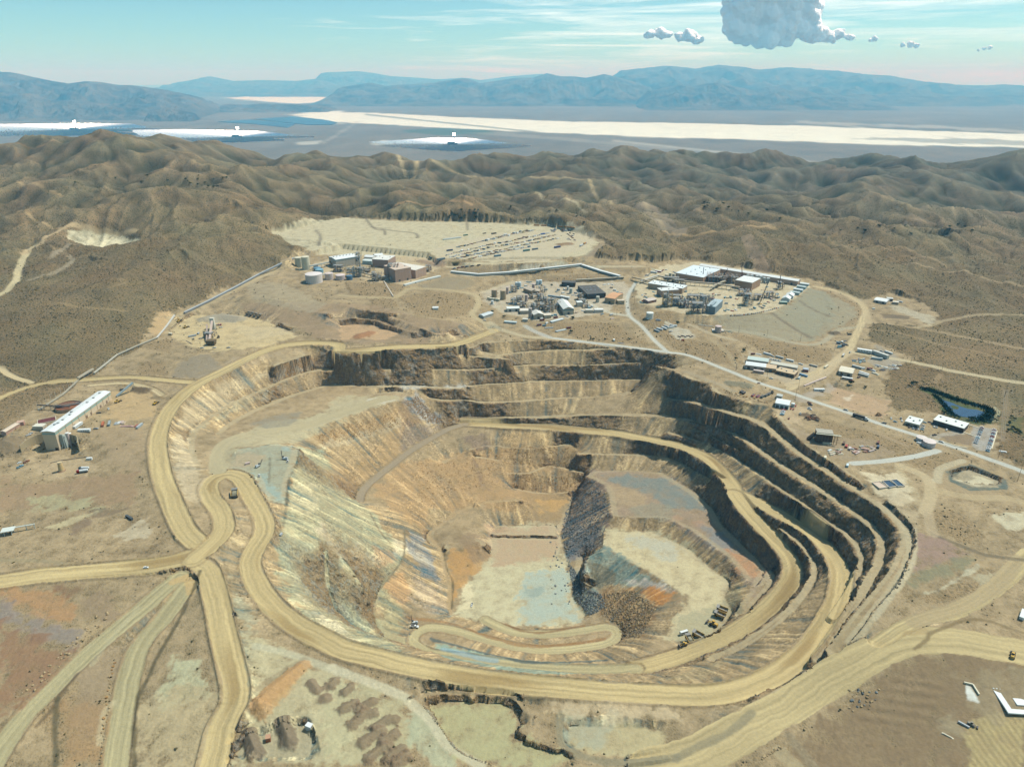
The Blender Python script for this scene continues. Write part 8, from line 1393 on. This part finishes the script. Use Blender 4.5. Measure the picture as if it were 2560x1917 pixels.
for k, (x, y, s) in enumerate(((640, 330, 1.3), (665, 345, 1.2), (620, 322, 1.0), (690, 352, 1.1), (720, 362, 1.0), (750, 372, 1.2), (835, 380, 1.5), (865, 378, 1.6), (890, 392, 1.3), (930, 372, 1.4), (960, 385, 1.4), (985, 400, 1.2), (1010, 395, 1.1), (950, 410, 1.3), (990, 355, 1.2), (1030, 380, 1.0), (1065, 362, .9), (1050, 392, .9), (375, 105, 1.6), (412, 98, 1.4), (352, 112, .9), (740, 205, .9), (1150, 420, 1.4), (1180, 450, 1.3), (1210, 470, 1.3), (1165, 360, 1.2), (1195, 380, 1.1), (1235, 488, 1.2), (1140, 470, 1.1))): tree('green tree among the growth %s' % ('behind the largest office' if k < 6 else 'at the near right end of the pond' if k < 18 else 'on the slope left of the pond' if k < 22 else 'in the green wash at the right edge'), 'R2', x, y, s * .8, ('trees behind the office', 'trees at the pond end', 'trees left of the pond', 'trees in the green wash')[0 if k < 6 else 1 if k < 18 else 2 if k < 22 else 3], k)
for k, (t, x, y, s, l) in enumerate((('Q4', 312, 472, 1.5, 'round green tree on the gravel lot below the right plant'), ('Q4', 772, 660, 1.3, 'green bush on the track bend above the long workshop'), ('Q4', 712, 715, 1.0, 'small green bush below the track bend'), ('Q3', 768, 470, 1.3, 'green tree on the slope below the long gabled workshop'), ('Q3', 752, 578, 1.3, 'green tree left of the pale terrace by the rim'), ('Q3', 932, 636, 1.0, 'green bush at the rim road below the central plant'), ('Q3', 910, 634, .9, 'smaller green bush at the rim road below the central plant'), ('Q3', 1216, 634, .9, 'green bush right of the small blue pool'), ('Q3', 1022, 636, .9, 'green bush left of the small blue pool'), ('Q3', 600, 210, 1.3, 'green tree left of the dark roofed building'), ('Q3', 218, 456, 1.2, 'green tree by the bank of the grey roofed shed'), ('Q3', 130, 415, 1.1, 'green tree above the grey roofed shed'), ('Q2', 1255, 440, 1.2, 'green tree above the tiny white shed'), ('Q2', 832, 352, 1., 'green bush on the bank below the far plant'), ('R1', 935, 290, 1.6, 'wide dark bush at the top of the excavated plot'), ('R1', 1055, 318, .9, 'dark bush at the corner of the excavated plot'), ('R1', 95, 30, 1.0, 'green bush on the bank above the workshop yard'), ('R2', 820, 770, 1.0, 'dark bush on the rim of the lined pond'))): tree(l, t, x, y, s * .9, None, k, 'bush' if 'bush' in l else 'tree', 'bush' if 'bush' in l else 'tree')
for k in range(70):
    t, x, y = r_.choice([('A1', 1050 + r_.uniform(0, 560), 0), ('A1', 700 + r_.uniform(0, 200), 1), ('A2', 120 + r_.uniform(0, 560), 2), ('A0', 1200 + r_.uniform(0, 260), 3), ('A0', 380 + r_.uniform(0, 900), 4), ('A2', 900 + r_.uniform(0, 1200), 5)]); yy = {0: 1300 + (x - 1050) * .22, 1: 1390, 2: 1310 + (x - 120) * .14, 3: 1180, 4: 1150, 5: 1480}[y] + r_.uniform(-34, 34)
    tree('dark green desert bush dotted along the washes of the far hills', t, x, yy, r_.uniform(.9, 1.6), 'bushes in the far hill washes', k, 'bush', 'bush')
def reeds():
    p = spline(world_pts('R2 455,128 520,145 600,172 690,205 760,228 840,252 920,270 985,292 1000,320 975,352 940,368 905,385'), 1.5); q = spline(world_pts('R2 560,185 600,222 640,268 680,318 720,348'), 1.5); r = np.random.default_rng(9); V, Fc = [], []
    for L_, w, n in ((p, 6.5, 5200), (q, 4, 1400)):
        for k in range(n):
            c = L_[r.integers(len(L_))] + np.r_[r.normal(0, w * .5, 2), 0]; z = zg(c[0], c[1]); a = r.uniform(0, 6.28); s, h = r.uniform(.25, .6), r.uniform(1.2, 3.); o = len(V); dx, dy = math.cos(a) * s, math.sin(a) * s
            V += [(c[0] - dx, c[1] - dy, z - .2), (c[0] + dx, c[1] + dy, z - .2), (c[0] + dx * .3 + r.normal(0, .3), c[1] + dy * .3 + r.normal(0, .3), z + h)]; Fc.append((o, o + 1, o + 2))
    me = bpy.data.meshes.new('reeds'); me.from_pydata(V, [], Fc); me.materials.append(REED); o = link('reeds', me); o['kind'] = 'stuff'
reeds()
# ------------------------------------------------------------------ valley: solar towers, mirror fields, panel fields
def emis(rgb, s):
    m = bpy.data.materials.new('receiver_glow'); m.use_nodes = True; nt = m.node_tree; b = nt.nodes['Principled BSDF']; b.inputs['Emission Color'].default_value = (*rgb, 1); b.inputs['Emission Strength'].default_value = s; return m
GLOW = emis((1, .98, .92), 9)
MIRROR = bpy.data.materials.new('mirror_glass'); MIRROR.use_nodes = True; _b = MIRROR.node_tree.nodes['Principled BSDF']; _b.inputs['Metallic'].default_value = 1; _b.inputs['Roughness'].default_value = .34; _b.inputs['Base Color'].default_value = (.9, .92, .95, 1)
_k = NT(MIRROR.node_tree); MIRROR.node_tree.links.new(_k.ramp(_k.noise(_k.n('ShaderNodeNewGeometry').outputs['Position'], .02, 3, .6), [(.3, (.7, .74, .8)), (.7, (.95, .96, .97))]), _b.inputs['Base Color'])
def solar(label, base, outline, n, seed):
    t, x, y, _ = parse(base)[0]; X, Y, Zv = wz(t, x, y, VZ + 2); o = root('solar_tower', label, 'solar tower', (X, Y, Zv)); hgt = 142.
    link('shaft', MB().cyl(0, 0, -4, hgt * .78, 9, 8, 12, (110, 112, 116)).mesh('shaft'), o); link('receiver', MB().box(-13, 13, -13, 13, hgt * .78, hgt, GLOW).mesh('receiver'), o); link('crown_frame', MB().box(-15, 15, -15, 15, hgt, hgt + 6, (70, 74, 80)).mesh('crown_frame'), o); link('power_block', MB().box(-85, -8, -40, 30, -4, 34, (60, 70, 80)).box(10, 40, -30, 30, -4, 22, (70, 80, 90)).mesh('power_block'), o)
    p = wv(outline); r = np.random.default_rng(seed); x0, y0 = p[:, :2].min(0); x1, y1 = p[:, :2].max(0); V, Fc = [], []; q = np.c_[r.uniform(x0, x1, n * 3), r.uniform(y0, y1, n * 3)]; ins = np.zeros(len(q), bool)
    for a, b in zip(p, np.roll(p, -1, 0)):
        if a[1] != b[1]: ins ^= ((a[1] > q[:, 1]) != (b[1] > q[:, 1])) & (q[:, 0] < (b[0] - a[0]) * (q[:, 1] - a[1]) / (b[1] - a[1]) + a[0])
    q = q[ins][:n]; tgt = np.array([X, Y, Zv + hgt * .88]); sz = math.sqrt((x1 - x0) * (y1 - y0) * .55 / max(len(q), 1)) * .46
    for cx, cy in q:
        c = np.array([cx, cy, VZ + 8.]); d = tgt - c; d /= np.linalg.norm(d); nrm = d + SUNV; nrm /= np.linalg.norm(nrm); u = np.cross(nrm, (0, 0, 1.)); u /= np.linalg.norm(u); w = np.cross(u, nrm); k = len(V)
        V += [tuple(c + u * sz + w * sz * .7), tuple(c - u * sz + w * sz * .7), tuple(c - u * sz - w * sz * .7), tuple(c + u * sz - w * sz * .7)]; Fc.append((k, k + 1, k + 2, k + 3))
    me = bpy.data.meshes.new('mirror_field'); me.from_pydata(V, [], Fc); me.materials.append(MIRROR); f = link('mirror_field', me); f['kind'] = 'stuff'
solar('glowing solar tower at the far left of the valley', 'A0 490,835', 'A0 -700,800 -200,806 460,802 620,800 840,802 960,825 1060,842 700,850 900,868 400,876 0,876 -700,870', 6000, 1)
solar('glowing solar tower in the middle of the three', 'A0 1535,884', 'A0 840,842 1180,838 1500,848 1680,850 1860,872 2040,886 1700,894 1840,906 1500,918 1250,912 1180,890 900,876', 6000, 2)
solar('glowing solar tower nearest the centre of the valley', 'A1 735,932', 'A1 190,918 450,902 620,892 860,896 1050,922 1230,944 1040,958 750,976 560,966 300,944', 7000, 3)
def panels(name, s, rgb):
    p = wv(s); me = bpy.data.meshes.new(name); V = [(x, y, VZ + 7) for x, y, _ in p]; n = len(V); V += [(x, y, VZ + 2) for x, y, _ in p]; me.from_pydata(V, [], [tuple(range(n))] + [(k, n + k, n + (k + 1) % n, (k + 1) % n) for k in range(n)]); me.materials.append(paint(rgb, .3, 0, .05)); o = link(name, me); o['kind'] = 'stuff'
for s in ('A0 1640,768 1880,752 2080,772 2170,790 2140,804 1980,806', 'A0 1400,785 1620,772 1900,800 1850,824 1640,800', 'A1 300,642 700,640 990,640 1050,655 900,664 640,656 420,650', 'A1 640,676 690,660 900,666 850,676 700,684', 'A1 430,676 600,662 660,662 600,680 480,684'): panels('solar_panels', s, (26, 56, 92))
# ------------------------------------------------------------------ cumulus
def cumulus(label, s, scale, seed):
    rg = np.random.default_rng(seed); t = parse(s)[0][0]; m = bpy.data.materials.new('cloud'); m.use_nodes = True; b = m.node_tree.nodes['Principled BSDF']; b.inputs['Base Color'].default_value = (1, 1, 1, 1); b.inputs['Roughness'].default_value = 1; b.inputs['Specular IOR Level'].default_value = 0
    b.inputs['Subsurface Weight'].default_value = 0
    bm = bmesh.new(); D = CLOUD_D
    for t, x, y, r in parse(s):
        u, f, d = ray(t, x, y); k = D / f; c = (u * k, D, H - d * k); rr = float(r) / TILES[t][2] / F * k
        for q in range(26):
            o = rg.normal(0, 1, 3); o /= np.linalg.norm(o); a = rr * rg.uniform(.35, .6); cc = np.array(c) + o * rr * rg.uniform(.45, .9) * (1, .8, .8)
            import mathutils; bmesh.ops.create_icosphere(bm, subdivisions=2, radius=a, matrix=mathutils.Matrix.Translation(cc.tolist()))
        bmesh.ops.create_icosphere(bm, subdivisions=3, radius=rr * .8, matrix=mathutils.Matrix.Translation(c))
    me = bpy.data.meshes.new('cumulus_cloud'); bm.to_mesh(me); bm.free(); me.materials.append(m); o = link('cumulus_cloud', me); tag(o, label, 'cloud')
    rm = o.modifiers.new('remesh', 'REMESH'); rm.mode = 'VOXEL'; rm.voxel_size = scale; sm = o.modifiers.new('smooth', 'SMOOTH'); sm.iterations = 2
    for k, (sz, st) in enumerate(((scale * 12, scale * 3.2), (scale * 4, scale * 1.5))):
        tx = bpy.data.textures.new('billow%d%d' % (seed, k), 'CLOUDS'); tx.noise_scale = sz; tx.noise_depth = 4; dm = o.modifiers.new('billow', 'DISPLACE'); dm.texture = tx; dm.strength = st; dm.mid_level = .5; dm.texture_coords = 'GLOBAL'
    for p in me.polygons: p.use_smooth = True
CLOUD_D = 42000.
cumulus('large white cumulus cloud cut by the top of the frame', 'A2 370,60,90 350,170,80 430,220,80 560,200,110 520,60,130 680,30,110 800,60,100 840,180,80 700,170,110 600,120,130 900,225,48 960,240,40 1030,222,36 1090,245,26 880,60,50 450,-60,120 650,-90,140 800,-60,110', 62, 1)
cumulus('small white cloud puff left of the large cumulus', 'A1 1990,225,30 2060,215,34 2110,225,26 2180,240,30 A2 60,235,40 110,260,30', 45, 2); cumulus('tiny white cloud puff right of the large cumulus', 'A2 1250,252,20 1225,258,14', 30, 3); cumulus('flat white cloud puff low at the right', 'A2 1430,292,16 1480,288,20 1520,295,16', 30, 4); cumulus('tilted thin white cloud puff at the far right', 'A2 1920,325,10 1955,315,13 1995,306,13', 26, 5)
